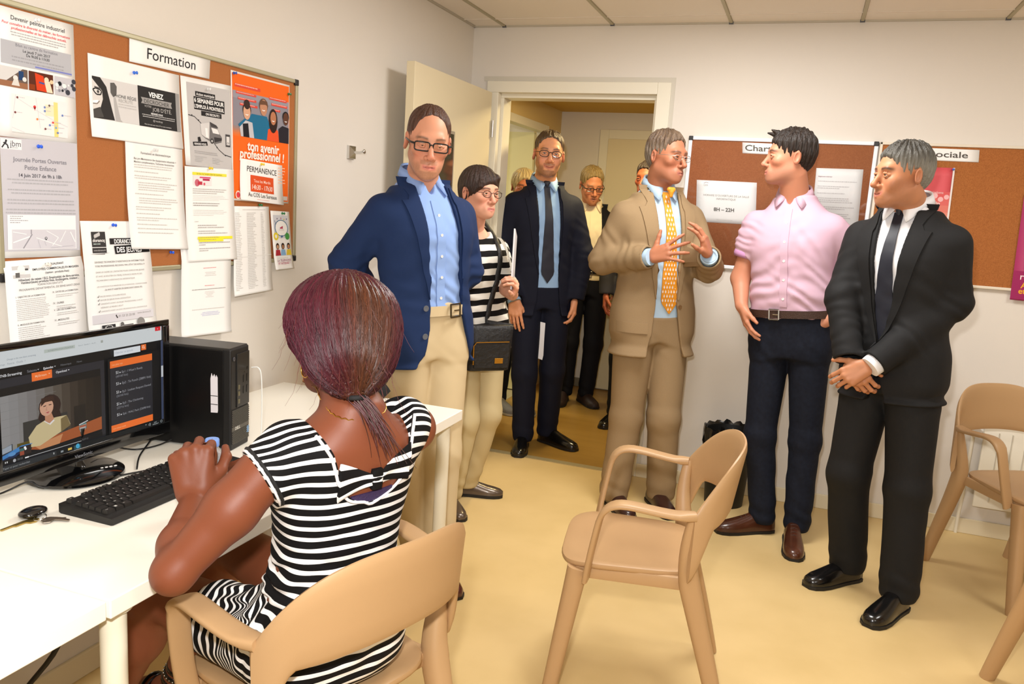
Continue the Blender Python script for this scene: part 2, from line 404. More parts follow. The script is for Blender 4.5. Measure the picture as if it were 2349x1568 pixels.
# 1 painter notice
o, p = sheet('painter_notice', [(-2.842, 1.828), (-2.630, 1.827), (-2.629, 1.526), (-2.851, 1.528)], 'white notice titled Devenir peintre industriel with three photos and a map', x0=.0155)
p.text('Devenir peintre industriel', .17, .085, .70, K, bold=.004)
p.text('Pour connaître la diversité du métier, les formations', .06, .125, .88, RED, bold=.012, shear=.2)
p.text('professionnelles et les débouchés actuels.', .17, .158, .72, RED, bold=.012, shear=.2)
p.words(.1, .175, .95, .235, 3, G1, al='c')
p.rect(.04, .25, .95, .43, 'b9bac0')
p.text('Bilan au centre de formation', .22, .283, .54, '6e6e78'); p.text('Le jeudi 7 juin 2017', .31, .318, .35, K, bold=.012); p.text('De 9h30 à 11h30', .35, .348, .30, K, bold=.012)
p.words(.08, .362, .93, .415, 2, '6e6e78', al='c'); p.rect(.46, .408, .95, .42, '7c84c8')
for i, (a, b) in enumerate(((.02, .36), (.375, .69), (.71, .985))): p.rect(a, .452, b, .605, ('6b5a50', '5a2a18', 'c8c6cc')[i])
p.poly([(.02, .452), (.3, .452), (.1, .56), (.02, .58)], 'd6d4d2'); p.rect(.25, .47, .31, .54, '20406c'); p.rect(.02, .56, .36, .605, '9a6a4c'); p.disc(.21, .53, .03, 'e4e0dc'); p.disc(.32, .53, .026, 'e4e0dc'); p.poly([(.19, .54), (.24, .54), (.26, .59), (.16, .59)], 'd8d4cc')
p.poly([(.45, .46), (.56, .475), (.6, .60), (.47, .595)], 'd8431c'); p.rect(.375, .555, .45, .60, '8a3a10'); p.disc(.6, .50, .03, 'e8dcc0'); p.poly([(.57, .51), (.64, .51), (.68, .60), (.60, .60)], 'e8dcc0'); p.disc(.665, .51, .024, 'e8c8a0'); p.line([(.5, .53), (.57, .535)], .004, '3a5a9a')
for i in range(14): p.disc(.73+p.rnd.random()*.24, .465+p.rnd.random()*.125, .012+p.rnd.random()*.02, ('3c3e48', 'f0f0f0', '8a8a94', '202228')[i % 4])
p.rect(.15, .655, .86, .955, 'eeecea'); p.rect(.68, .67, .735, .955, 'f3dc8a'); p.rect(.76, .66, .86, .95, 'ececec'); p.rect(.57, .70, .68, .79, 'f2e6c4')
for a, b in (((.2, .68), (.42, .75)), ((.42, .75), (.67, .82)), ((.15, .92), (.3, .95)), ((.45, .66), (.5, .9)), ((.67, .82), (.86, .86)), ((.2, .66), (.16, .85))): p.line([a, b], .0012, 'd6d2d6')
p.disc(.432, .735, .018, 'd83838'); p.poly([(.42, .74), (.446, .74), (.434, .765)], 'd83838', False)
for u, v, c in ((.22, .68, '7c4a4a'), (.19, .80, '7c4a4a'), (.56, .725, '6c84c0'), (.56, .755, '6c84c0'), (.62, .705, '6a5858'), (.46, .83, 'e88a4a'), (.62, .865, '6c84c0'), (.70, .88, '7aa8d0'), (.56, .90, '7c4a4a'), (.79, .77, '6c84c0'), (.66, .84, 'd84848'), (.72, .92, '6c84c0')): p.disc(u, v, .013, c); p.words(u+.02, v-.006, u+.12, v+.006, 1, 'b0a0a8')
p.build('print', o)
# 2 grey open-day notice
o, p = sheet('open_day_notice', [(-2.852, 1.526), (-2.630, 1.529), (-2.629, 1.233), (-2.860, 1.236)], 'grey notice Journée Portes Ouvertes Petite Enfance with a map', x0=.0165)
p.rect(.01, .0, .985, .945, 'c9c7ce'); p.rect(.02, .01, .27, .095, 'ecebee')
p.text('jbm', .13, .07, .13, '55555c', bold=.0); p.line([(.035, .085), (.07, .05), (.1, .06), (.11, .09)], .0035, '3a3a3e'); p.disc(.085, .028, .013, '3a3a3e'); p.line([(.07, .05), (.085, .035)], .005, '3a3a3e'); p.line([(.05, .045), (.085, .045)], .0025, '3a3a3e'); p.words(.14, .078, .26, .09, 1, '77777c')
p.text('Journée Portes Ouvertes', .50, .19, .68, '85838c', al='c', bold=.012); p.text('Petite Enfance', .5, .255, .40, '85838c', al='c', bold=.012); p.text('14 Juin 2017 de 9h à 18h', .5, .317, .54, '55545c', al='c', bold=.012)
for i, (v, n) in enumerate(((.335, 2), (.42, 2), (.505, 2), (.585, 2))): p.words(.06, v, .95, v+.055, n, '88868e', al='c', ragged=.1)
p.rect(.08, .635, .94, .93, 'f2f1f4'); p.rect(.13, .76, .93, .925, 'd5d3da')
p.words(.11, .645, .36, .715, 4, '77777c', ragged=.5)
for a, b, c, wd in (((.36, .76), (.36, .80), '9a98a0', .003), ((.37, .80), (.26, .92), '9a98a0', .003), ((.42, .83), (.75, .91), 'f4f4f6', .002), ((.14, .87), (.34, .82), 'f4f4f6', .003), ((.55, .77), (.7, .83), 'f4f4f6', .002), ((.7, .83), (.62, .90), 'f4f4f6', .002), ((.8, .77), (.72, .87), 'f4f4f6', .002), ((.14, .78), (.3, .80), 'f4f4f6', .002), ((.44, .85), (.47, .92), 'bab8c0', .001), ((.52, .86), (.54, .9), 'bab8c0', .001), ((.86, .78), (.92, .87), 'f4f4f6', .003), ((.6, .92), (.9, .9), 'bab8c0', .001)): p.line([a, b], wd, c)
p.disc(.54, .835, .016, '44444a'); p.disc(.54, .834, .008, 'f2f1f4'); p.poly([(.53, .842), (.55, .842), (.54, .855)], '44444a')
p.build('print', o)
# 3 pre-qualifying notice
o, p = sheet('prequalifying_notice', [(-2.857, 1.228), (-2.627, 1.233), (-2.623, .934), (-2.850, .93)], 'white notice Pré-qualifiant employé commercial en magasin hanging below the cork board', x0=.0165, curl=.012, rail=.1)
p.rect(.09, .045, .30, .145, 'cfcdcc'); p.disc(.2, .08, .05, 'f0eeec'); p.rect(.12, .10, .17, .14, '6a6866'); p.rect(.24, .07, .28, .085, '4a4a4a')
p.text('PRÉ-QUALIFIANT', .62, .055, .24, K, al='c', bold=.018); p.text('EMPLOYÉ(E) COMMERCIAL(E) EN MAGASIN', .63, .092, .60, K, al='c', bold=.018); p.text('(option : produits frais)', .64, .125, .31, K, al='c', bold=.012)
p.text('Hôte(sse) de caisse / ELS, Employé(e) de libre-service,', .54, .172, .78, K, al='c', bold=.016); p.text('Vendeur(euse) produits frais, boulangerie, traiteur...', .55, .196, .75, K, al='c', bold=.016)
p.text('FORMATION GRATUITE', .54, .222, .32, '66615c', al='c'); p.text('PROGRAMME DEPARTEMENTAL DE SEINE-SAINT-DENIS', .54, .255, .78, '66615c', al='c')
p.text('I.  OBJECTIFS DE LA FORMATION', .1, .31, .36, '5a5652', bold=.01); p.words(.1, .325, .53, .51, 12, 'a8a29c', ragged=.15); p.text('II.  MODULES DE FORMATION', .1, .545, .33, '5a5652', bold=.01)
p.words(.1, .56, .5, .76, 12, 'a8a29c', ragged=.3)
for v, t in ((.30, 'III.  DATES DE LA FORMATION'), (.40, 'IV.  DUREE'), (.46, 'V.  LIEU DE FORMATION'), (.55, 'VI.  MODALITES')): p.text(t, .56, v, min(.34, .014*len(t)), '5a5652', bold=.01); p.words(.6, v+.018, .93, v+.05, 2, 'a8a29c')
p.build('print', o)
# 4 black and white summer-job advert
o, p = sheet('summer_job_advert', [(-2.588, 1.767), (-2.257, 1.764), (-2.247, 1.547), (-2.586, 1.552)], 'landscape advert Venez décrocher votre job d’été with half a smiling face', x0=.0155, curl=.006)
p.rect(.03, .26, .52, .765, 'd9d7d6'); p.rect(.5, .255, .94, .77, '2b2a2a'); p.rect(.94, .255, .985, .77, '9c9a99')
p.poly([(.03, .26), (.11, .26), (.17, .36), (.2, .52), (.24, .76), (.03, .765)], '2f2d2c'); p.poly([(.03, .29), (.08, .36), (.125, .42), (.13, .52), (.10, .64), (.03, .66)], 'dedad6'); p.poly([(.03, .66), (.1, .62), (.13, .74), (.03, .765)], '4a4846')
p.line([(.035, .42), (.06, .40), (.105, .41), (.12, .43), (.11, .47), (.07, .475), (.05, .45), (.035, .42)], .0035, '1c1b1b'); p.disc(.085, .438, .012, '4a4644'); p.line([(.05, .385), (.115, .395)], .003, '5a5654')
p.poly([(.03, .555), (.08, .54), (.092, .555), (.06, .585), (.03, .585)], 'ffffff'); p.line([(.03, .59), (.07, .587), (.095, .55)], .003, '8a8078')
p.poly([(.21, .30), (.25, .29), (.275, .33), (.27, .44), (.235, .47), (.21, .42)], '5e5c5b'); p.poly([(.24, .47), (.26, .47), (.3, .74), (.32, .765), (.25, .765)], 'b6b4b3')
p.text('PHONE RÉGIE', .245, .465, .235, '55524f'); p.text('RECRUTE', .29, .515, .15, 'b2aeaa'); p.words(.26, .535, .5, .60, 2, 'a8a4a0', al='c')
p.text('VENEZ', .705, .375, .17, 'ffffff', al='c', bold=.03, h=.065)
p.poly([(.53, .395), (.89, .395), (.878, .432), (.89, .475), (.53, .475), (.545, .435)], '9e9c9b'); p.text('DÉCROCHER', .71, .462, .29, '2b2a2a', al='c', h=.05)
p.text('VOTRE', .565, .515, .08, 'bab8b7', h=.028); p.text('JOB D’ÉTÉ.', .655, .552, .225, 'c4c2c1', h=.05)
p.text('RENDEZ-VOUS', .705, .60, .135, 'ffffff', al='c', bold=.02); p.words(.53, .61, .92, .66, 2, 'a8a6a5', al='c', ragged=.1); p.text('@ handicap', .71, .69, .11, 'c4c2c1', al='c'); p.text('Merci de venir avec votre CV et votre motivation', .71, .745, .31, 'e0dedd', al='c')
p.build('print', o)
# 5 heading label
o, p = sheet('formation_label', [(-2.447, 1.832), (-2.121, 1.832), (-2.126, 1.774), (-2.449, 1.770)], 'white strip reading Formation at the top of the large cork board', 'label', x0=.0165)
p.text('Formation', .5, .70, .60, '1c1c1e', al='c', h=.52); p.build('print', o)
# 6 electrotechnics sheet
o, p = sheet('course_sheet', [(-2.471, 1.551), (-2.249, 1.548), (-2.239, 1.240), (-2.466, 1.248)], 'white typed sheet on electrotechnical training pinned below the summer job advert', x0=.0185, curl=.012)
p.text('Formations en électrotechnique', .25, .10, .52, '7c7670', bold=.014); p.text('Bac pro Maintenance des équipements industriels +', .13, .155, .74, '7c7670', bold=.014); p.text('Mention complémentaire, Technicien Ascensoriste', .13, .185, .70, '7c7670', bold=.014)
v = .2
for n in (2, 1, 2, 4, 1, 3, 2, 1, 2, 1, 1, 1): p.words(.13 if n < 3 else .19, v, .88, v+.022*n, n, 'b4aea6', ragged=.25); v += .022*n+.018
p.build('print', o)
# 7 it-technician sheet
o, p = sheet('technician_notice', [(-2.628, 1.327), (-2.393, 1.326), (-2.370, 1.020), (-2.618, 1.020)], 'white notice for computer technicians with a dark logo and European flag at its foot', x0=.0165, curl=.012, rail=.42)
p.rect(.13, .095, .33, .285, '3c3a3a'); p.text('dorancq', .145, .185, .17, 'f2f0ee', bold=.02, shear=.1)
for a in range(4): p.disc(.18+.02*a, .135-.006*a, .014, 'c8c6c4', ry=.018)
p.words(.15, .20, .32, .222, 1, '98b4a8'); p.text('www.doranco.fr', .145, .268, .17, 'e0dedc'); p.rect(.12, .232, .34, .238, 'f2f0ee'); p.poly([(.09, .295), (.38, .285), (.3, .292), (.3, .30)], '8e8c8a')
p.rect(.385, .155, .98, .21, '2c2a2a'); p.text('DORANCO RECRUTE', .45, .203, .5, 'ffffff', bold=.02, h=.04); p.poly([(.44, .225), (.98, .212), (.98, .29), (.45, .30)], '1c1b1b'); p.text('DES JEUNES', .475, .285, .38, 'ffffff', bold=.02, h=.05)
D = '6e6864'
p.text('DEVENEZ TECHNICIEN D’ASSISTANCE EN INFORMATIQUE', .14, .375, .74, D, bold=.01); p.text('TITRE PROFESSIONNEL RECONNU PAR L’ÉTAT DE NIVEAU IV', .14, .41, .74, D, bold=.01)
for i, t in enumerate(('DANS LE CADRE DE L’INITIATIVE POUR L’EMPLOI DES JEUNES', 'ET AVEC LE SOUTIEN DU FSE/IEJ, DORANCO RECRUTE DES', 'TECHNICIENS D’ASSISTANCE EN INFORMATIQUE')): p.text(t, .145, .465+.037*i, (.72, .68, .56)[i], '8c8680')
p.text('LES CONDITIONS POUR BÉNÉFICIER DE LA FORMATION : CONVENTIONNÉE', .15, .595, .74, '8c8680'); p.text('-26 ANS ET HABITER EN SEINE-SAINT-DENIS (93)', .25, .628, .56, D, bold=.01)
for i, t in enumerate(('PAS DE NIVEAU SCOLAIRE REQUIS', 'SAVOIR SE SERVIR D’UN ORDINATEUR', 'CANDIDATS AYANT UN PROJET PROFESSIONNEL CLAIR ET', 'DÉSIRANT LE MENER À BOUT', 'CANDIDATS AYANT UN GOÛT PRONONCÉ POUR L’INFORMATIQUE')):
    p.text(t, .18, .685+.034*i, (.37, .44, .62, .32, .68)[i], '948e88')
    if i != 3: p.line([(.145, .678+.034*i), (.155, .686+.034*i), (.168, .668+.034*i)], .0015, '55504c')
p.rect(.05, .845, .95, .925, 'dcd9de'); p.text('POUR S’INSCRIRE', .11, .895, .22, '45423f', bold=.015); p.text('01 53 25 20 00', .42, .888, .24, '6a6663'); p.line([(.385, .862), (.39, .88), (.405, .892)], .004, '45423f'); p.text('www.doranco.fr', .70, .878, .21, '8c8883')
p.rect(.17, .945, .36, .995, '2f2e30'); p.rect(.43, .965, .62, .995, '3a3838'); p.disc(.46, .955, .025, '6a6866'); p.disc(.74, .96, .06, '8a8886')
for a in range(12): p.disc(.265+.05*math.cos(a*math.pi/6), .97+.018*math.sin(a*math.pi/6), .007, 'e8e6e4', 6)
p.build('print', o)
# 8 six weeks
o, p = sheet('six_weeks_poster', [(-2.252, 1.765), (-2.024, 1.769), (-2.013, 1.494), (-2.231, 1.500)], 'grey poster 6 semaines pour l’emploi with a drawing of a van', 'poster', x0=.0155)
p.rect(.1, .055, .97, .99, 'c6c3c2')
B = '262425'; W_ = 'f6f4f3'
p.rect(.26, .14, .66, .195, B); p.text('Action municipale', .28, .183, .36, W_, bold=.012); p.rect(.225, .20, .85, .345, B); p.text('6 SEMAINES POUR', .235, .262, .60, W_, bold=.03, h=.048); p.text('L’EMPLOI À MONTREUIL', .235, .325, .60, W_, bold=.03, h=.04); p.rect(.36, .35, .78, .405, B); p.text('ON RECRUTE !', .45, .392, .29, W_, bold=.015)
p.line([(.1, .42), (.22, .43), (.34, .49), (.38, .53)], .0025, '3a3839'); p.line([(.6, .70), (.7, .77), (.82, .82), (.97, .835)], .0025, '3a3839')
for u, v in ((.17, .42), (.3, .465), (.66, .745), (.84, .825)): p.disc(u, v, .012, '3a3839', 8)
p.poly([(.33, .50), (.52, .47), (.66, .50), (.72, .58), (.77, .62), (.76, .68), (.62, .71), (.42, .66), (.34, .62)], '767373'); p.poly([(.33, .50), (.52, .47), (.50, .66), (.42, .65), (.34, .62)], 'd8d5d4'); p.poly([(.52, .46), (.66, .49), (.70, .52), (.55, .515)], '454243'); p.poly([(.55, .525), (.68, .535), (.72, .59), (.58, .585)], 'eceae9'); p.poly([(.6, .63), (.77, .63), (.765, .66), (.61, .69)], '3c393a'); p.disc(.555, .68, .035, '2a2829'); p.disc(.555, .68, .018, 'c6c3c2'); p.poly([(.42, .54), (.47, .54), (.48, .65), (.43, .64)], 'f6f4f3')
p.poly([(.16, .72), (.45, .695), (.46, .74), (.17, .765)], B); p.text('RENDEZ-VOUS', .19, .75, .24, W_, bold=.02, rot=-.05); p.poly([(.27, .71), (.26, .66), (.31, .65), (.33, .70)], B)
p.rect(.85, .575, .95, .72, '4a4748'); p.rect(.865, .60, .935, .70, 'dedbda'); p.text('CV', .875, .69, .05, B, bold=.02)
p.words(.19, .815, .68, .855, 2, '807c7b'); p.words(.19, .875, .45, .95, 4, '9a9695', ragged=.5); p.words(.55, .875, .78, .95, 4, '9a9695', ragged=.5)
p.build('print', o)
# 9 sheet lit with marker
o, p = sheet('highlighted_sheet', [(-2.240, 1.497), (-2.013, 1.499), (-2.002, 1.199), (-2.235, 1.199)], 'white sheet with two bands of yellow highlighter and a small pink picture', x0=.0195, curl=.008)
p.rect(.14, .055, .84, .085, 'f4e64a'); p.text('Un bus de l’emploi dans les quartiers', .22, .078, .52, '8a7a30', bold=.012)
p.rect(.15, .09, .52, .19, 'ece6e6'); p.rect(.28, .1, .50, .115, 'd84a78'); p.rect(.34, .118, .48, .14, 'b83058'); p.disc(.23, .165, .05, 'c86a7a'); p.rect(.24, .15, .33, .185, 'c23a4c'); p.disc(.37, .175, .02, 'd85a6a')
p.words(.14, .225, .92, .29, 3, '98928c'); p.words(.14, .295, .92, .36, 4, 'cac4be', th=.25); p.words(.14, .375, .92, .42, 2, '7a746e', ragged=.4); p.words(.14, .45, .92, .52, 4, 'cac4be', th=.3); p.words(.16, .57, .3, .59, 1, 'b0aaa4')
for i in range(5): p.words(.22, .61+.062*i, .9, .655+.062*i, 2, '8a847e', ragged=.5)
p.rect(.2, .735, .92, .765, 'f6ea3c'); p.rect(.22, .765, .72, .79, 'f6ea3c'); p.words(.22, .742, .9, .785, 2, '8a7a20', ragged=.4)
p.build('print', o)
# 10 long hanging sheet below
o, p = sheet('lower_white_sheet', [(-2.258, 1.245), (-2.028, 1.245), (-2.036, .952), (-2.272, .962)], 'mostly blank white sheet hanging below the cork board under the highlighted sheet', x0=.0168, curl=.016, rail=.15)
p.words(.42, .235, .68, .255, 1, 'd86a6a', ragged=0); p.words(.42, .285, .72, .34, 3, 'c4beb8', al='c', ragged=.5); p.words(.45, .435, .65, .455, 1, 'd86a6a', ragged=0); p.words(.2, .475, .88, .495, 1, '6e6862', ragged=0); p.words(.4, .505, .7, .58, 5, 'c4beb8', al='c', ragged=.7); p.words(.2, .70, .85, .72, 1, 'b8b2ac', ragged=0); p.words(.35, .74, .78, .79, 3, '9aa4d8', al='c')
p.build('print', o)
# 11 orange poster
mOr = mat('poster_white', (250, 244, 238), .45)
o, p = sheet('orange_poster', [(-2.023, 1.820), (-1.701, 1.820), (-1.698, 1.393), (-2.012, 1.398)], 'orange poster ton avenir professionnel with four young people', 'poster', x0=.015, paper=mOr)
OR = 'f26a1c'
p.rect(.015, .015, .985, .985, OR); p.rect(.02, .145, .98, .49, '8e8a94'); p.rect(.02, .145, .98, .2, '9a96a0')
for i in range(6): p.rect(.02, .49-.015*i, .98, .49-.015*(i-1)+.002, ('f26a1c', 'ea7430', 'dc7a44', 'c87e58', 'b0806e', '9c8480')[i])
for a in ((.05, .09, .47, .115), (.07, .148, .40, .165), (.10, .19, .40, .208), (.13, .232, .42, .25), (.62, .135, .94, .155), (.66, .18, .95, .2), (.69, .225, .82, .243)): p.rect(*a, 'dc4a3c'); p.words(a[0]+.01, a[1]+.003, a[2]-.01, a[3]-.002, 1, 'ee9a8a', ragged=.05)
def head(u, v, r, skin, hair, cap=False, long=False):
    if long: p.disc(u, v+.03, r*1.5, hair, ry=r*1.9)
    p.disc(u, v-.008, r*1.2, hair); p.disc(u, v+.008, r, skin, ry=r*1.05)
    if cap: p.poly([(u-r*1.2, v-.01), (u-r*.6, v-.05), (u+r*1.0, v-.045), (u+r*1.3, v-.005), (u+r*.5, v-.018)], hair)
    p.line([(u-r*.4, v+.028), (u, v+.033), (u+r*.4, v+.028)], .0025, 'ffffff')
p.poly([(.32, .30), (.58, .30), (.66, .40), (.60, .49), (.34, .49), (.28, .36)], '1f6c92'); p.poly([(.1, .40), (.3, .30), (.34, .36), (.16, .46)], '1f6c92')
p.poly([(.12, .42), (.22, .36), (.33, .37), (.36, .49), (.14, .49)], 'c4c2c8'); p.poly([(.17, .39), (.26, .38), (.28, .49), (.18, .49)], '1e1c22')
p.poly([(.60, .40), (.70, .37), (.78, .40), (.8, .49), (.58, .49)], 'e85428'); p.poly([(.79, .38), (.86, .35), (.98, .36), (.98, .49), (.8, .49)], '26222a')
head(.24, .285, .058, 'd8a688', '3a2620', long=False); p.disc(.24, .235, .05, '3a2620'); head(.52, .225, .062, 'c08a6c', '6a4a36', cap=True); head(.69, .295, .052, 'b87a58', '2c1c18', long=True); head(.92, .28, .05, '5e3a2a', '141012')
p.text('ton avenir', .52, .590, .56, 'fbeee2', al='c', bold=.03, shear=.1); p.text('professionnel !', .50, .655, .78, 'fbeee2', al='c', bold=.03, shear=.1)
p.words(.78, .70, .93, .90, 8, 'f6a070', ragged=.5); p.disc(.08, .955, .045, 'f4d0c0'); p.disc(.08, .955, .03, 'd8404a'); p.rect(.84, .94, .96, .975, 'c8c0b8')
p.build('print', o)
# 12 permanence
o, p = sheet('permanence_sheet', [(-1.977, 1.540), (-1.744, 1.530), (-1.738, 1.387), (-1.981, 1.401)], 'small white sheet PERMANENCE with an orange box over the orange poster', x0=.0185, curl=.006)
p.text('PERMANENCE', .5, .285, .70, '3a3634', al='c', h=.14); p.rect(.23, .36, .77, .76, 'dd5426'); p.text('Tous les Mardis', .5, .525, .39, 'f4d4c4', al='c', bold=.008); p.text('14h30 - 17h30', .5, .70, .48, 'f8e4d8', al='c', bold=.012, shear=.15, h=.12); p.text('Au COS Les Sureaux', .5, .885, .66, '5a544e', al='c', bold=.006, h=.1); p.words(.36, .935, .64, .965, 1, 'd86a5a', ragged=0)
p.build('print', o)
# 13 list
o, p = sheet('typed_list', [(-2.012, 1.378), (-1.818, 1.380), (-1.803, 1.078), (-2.016, 1.070)], 'creased white sheet of small typed columns, below the orange poster', x0=.0165, curl=.012, rail=.58)
for u0, u1 in ((.05, .22), (.36, .62), (.75, .84)): p.words(u0, .07, u1, .95, 46, 'bcb7b1', ragged=.35, th=.5)
p.words(.25, .035, .9, .05, 1, 'a8a29c', ragged=0); p.rect(0, .565, 1, .572, 'e8e6e2'); p.build('print', o)
# 14 small colourful flyer
o, p = sheet('phone_flyer', [(-1.810, 1.366), (-1.697, 1.363), (-1.675, 1.152), (-1.788, 1.150)], 'small colourful flyer about telephone and internet at the corner of the cork board', 'flyer', x0=.018, curl=.012, rail=.75)
p.rect(.1, .07, .9, .46, 'd4d6de'); p.disc(.5, .29, .36, '5a7c98', ry=.145); p.disc(.5, .29, .32, 'f8f7f6', ry=.13); p.poly([(.42, .3), (.42, .28), (.58, .25), (.58, .3)], 'b84a64'); p.words(.36, .31, .64, .34, 2, 'b08a94', ragged=0)
p.disc(.18, .43, .13, 'e8d43c'); p.disc(.18, .43, .06, 'f2efe4'); p.disc(.78, .43, .12, '4a9a4c'); p.line([(.45, .42), (.45, .46)], .003, '4a6a9a'); p.disc(.5, .43, .04, '4a6a9a'); p.line([(.15, .16), (.2, .2), (.16, .24)], .003, '8a94a8')
for u, v, c in ((.3, .13, '6a5a74'), (.5, .12, 'c04a5a'), (.66, .14, 'd8c83c'), (.8, .13, '6a5a74')): p.disc(u, v, .025, c)
for u, c, s_, h_ in ((.22, 'b0303c', 'c89878', '3a2018'), (.5, '8ab4dc', 'a87858', '2a1a14'), (.8, 'e4c83c', 'c08a68', '2e1c16')): p.disc(u, .60, .085, h_, ry=.055); p.disc(u, .61, .06, s_, ry=.035); p.poly([(u-.14, .76), (u-.1, .66), (u+.1, .66), (u+.14, .76)], c)
p.text('LA TÉLÉPHONIE', .5, .865, .72, 'a05a78', al='c', bold=.01); p.text('ET INTERNET ?', .5, .915, .66, 'b8486a', al='c', bold=.01); p.words(.15, .80, .85, .815, 1, 'a8a4a0')
p.build('print', o)
for (y, z, x), c, l in (((-2.747, 1.512, .0185), (40, 100, 235), 'blue push pin between the painter notice and the grey open-day notice'), ((-2.434, 1.742, .018), (40, 110, 225), 'blue push pin holding the summer job advert'), ((-2.52, 1.316, .0185), (40, 100, 235), 'blue push pin on the computer technician notice'), ((-2.30, 1.232, .017), (40, 100, 235), 'blue push pin half hidden at the foot of the course sheet'), ((-2.01, 1.812, .017), (44, 90, 190), 'blue push pin at the top left corner of the orange poster'), ((-1.71, 1.788, .017), (30, 120, 70), 'green push pin at the top right corner of the orange poster'), ((-1.872, 1.385, .018), (30, 120, 70), 'green push pin holding the creased typed list'), ((-1.742, 1.357, .0195), (30, 120, 70), 'green push pin at the top of the telephone flyer'), ((-2.13, 1.497, .021), (240, 210, 50), 'yellow push pin at the top of the highlighted sheet'), ((-1.866, 1.527, .02), (236, 205, 50), 'yellow push pin holding the PERMANENCE sheet'), ((-2.74, 1.815, .018), (238, 240, 244), 'clear push pin above the painter notice title'), ((-2.135, 1.742, .018), (225, 225, 225), 'clear push pin at the top of the six weeks poster'), ((-2.365, 1.535, .021), (225, 225, 225), 'clear push pin on the typed course sheet'), ((-2.74, 1.216, .025), (240, 232, 222), 'clear push pin on the pre-qualifying notice')):
    pin((x, y, z), c, l)
# back wall boards
mW2 = mat('white_frame', (236, 238, 244), .3)
b2 = board('glazed_cork_board', 1.231, 2.122, 1.186, 1.842, 'back', mW2, 'glazed cork board in a white frame with black corners on the back wall', mat('corner_black', (26, 26, 28), .4), mCork2, .018)
mPane = bpy.data.materials.new('clear_acrylic'); mPane.use_nodes = True
nt = mPane.node_tree; nt.nodes.clear(); t_ = nt.nodes.new('ShaderNodeBsdfTransparent'); g_ = nt.nodes.new('ShaderNodeBsdfGlossy'); g_.inputs['Roughness'].default_value = .03; fz = nt.nodes.new('ShaderNodeFresnel'); fz.inputs[0].default_value = 1.45; mx = nt.nodes.new('ShaderNodeMixShader'); ot = nt.nodes.new('ShaderNodeOutputMaterial')
for a, b in ((fz.outputs[0], mx.inputs[0]), (t_.outputs[0], mx.inputs[1]), (g_.outputs[0], mx.inputs[2]), (mx.outputs[0], ot.inputs[0])): nt.links.new(a, b)
MB().span((1.248, -.0185, 1.203), (2.105, -.0175, 1.825)).build('acrylic_cover', mPane, b2)
o, p = sheet('charter_label', [(1.496, 1.819), (1.76, 1.816), (1.763, 1.763), (1.502, 1.766)], 'white strip reading Charte on the glazed cork board', 'label', wall='back', x0=.0145)
p.text('Charte', .05, .74, .58, '5c564e', bold=.012, h=.55); p.build('print', o)
o, p = sheet('opening_hours_sheet', [(1.290, 1.625), (1.587, 1.625), (1.603, 1.416), (1.306, 1.414)], 'white sheet with the opening hours 8H – 22H on the glazed board', wall='back', x0=.0145)
p.text('HORAIRE D’OUVERTURE DE LA SALLE', .5, .37, .76, '9a9490', al='c'); p.text('INFORMATIQUE', .5, .45, .32, '9a9490', al='c'); p.text('8H – 22H', .47, .72, .34, '55504c', al='c', bold=.02); p.text('COS', .12, .13, .07, 'a49a9c', bold=.01); p.line([(.12, .07), (.16, .045), (.2, .06)], .002, 'a49a9c'); p.words(.35, .92, .62, .945, 1, 'b8b2ae', ragged=0); p.build('print', o)
o, p = sheet('house_rules_sheet', [(1.858, 1.709), (2.070, 1.711), (2.079, 1.412), (1.866, 1.410)], 'white typed sheet behind the pink shirt on the glazed board', wall='back', x0=.0145)
p.text('Règlement intérieur', .06, .14, .3, 'a07480', bold=.01); v = .2
for n in (1, 2, 1, 3, 2, 3): p.words(.06, v, .94, v+.03*n, n, 'b4aeae'); v += .03*n+.05
p.build('print', o)
board('plain_cork_board', 2.128, 3.3, 1.192, 1.842, 'back', mat('cream_frame', (226, 216, 198), .45), 'cork board in a cream frame at the right end of the back wall', None, mat('cork_back', (178, 112, 62), .85, spec=.15, mottle=(260, (152, 92, 48), .2), bump=(300, .4, 4)), .013)
o, p = sheet('social_label', [(2.20, 1.822), (2.547, 1.819), (2.551, 1.764), (2.204, 1.766)], 'white strip ending in sociale behind the grey-haired man in black', 'label', wall='back', x0=.0155)
p.text('Vie sociale', .87, .70, .72, '57524c', al='r', bold=.012, h=.5); p.build('print', o)
o, p = sheet('red_flyer', [(2.235, 1.733), (2.459, 1.735), (2.466, 1.42), (2.24, 1.418)], 'pinkish red flyer with pale splashes on the plain cork board', 'flyer', wall='back', x0=.015, paper=mat('flyer_red', (214, 84, 92), .5))
for i in range(6): p.rect(0, .35+.1*i, .97, .45+.1*i, ('d65e5e', 'd86a64', 'da7a6c', 'dc8a78', 'de9484', 'de9484')[i])
for i in range(12): p.disc(.55+.4*p.rnd.random(), .35+.5*p.rnd.random(), .02+.04*p.rnd.random(), 'eab4b4', 9)
p.rect(.965, 0, 1, 1, 'e6dcd8'); p.text('21 juin', .5, .55, .3, 'f8e6e2', bold=.02); p.text('inscriptions', .5, .38, .34, 'f0c4c4', bold=.01); p.text('libres', .5, .64, .24, 'f8e6e2', bold=.02); p.build('print', o)
pin((2.452, -.019, 1.728), (40, 90, 190), 'blue push pin on the corner of the red flyer', (0, -1, 0))
o, p = sheet('magenta_poster', [(2.752, 1.63), (3.05, 1.63), (3.058, 1.150), (2.764, 1.153)], 'magenta poster at the right edge of the plain cork board', 'poster', wall='back', x0=.021, paper=mat('poster_magenta', (176, 52, 104), .5))
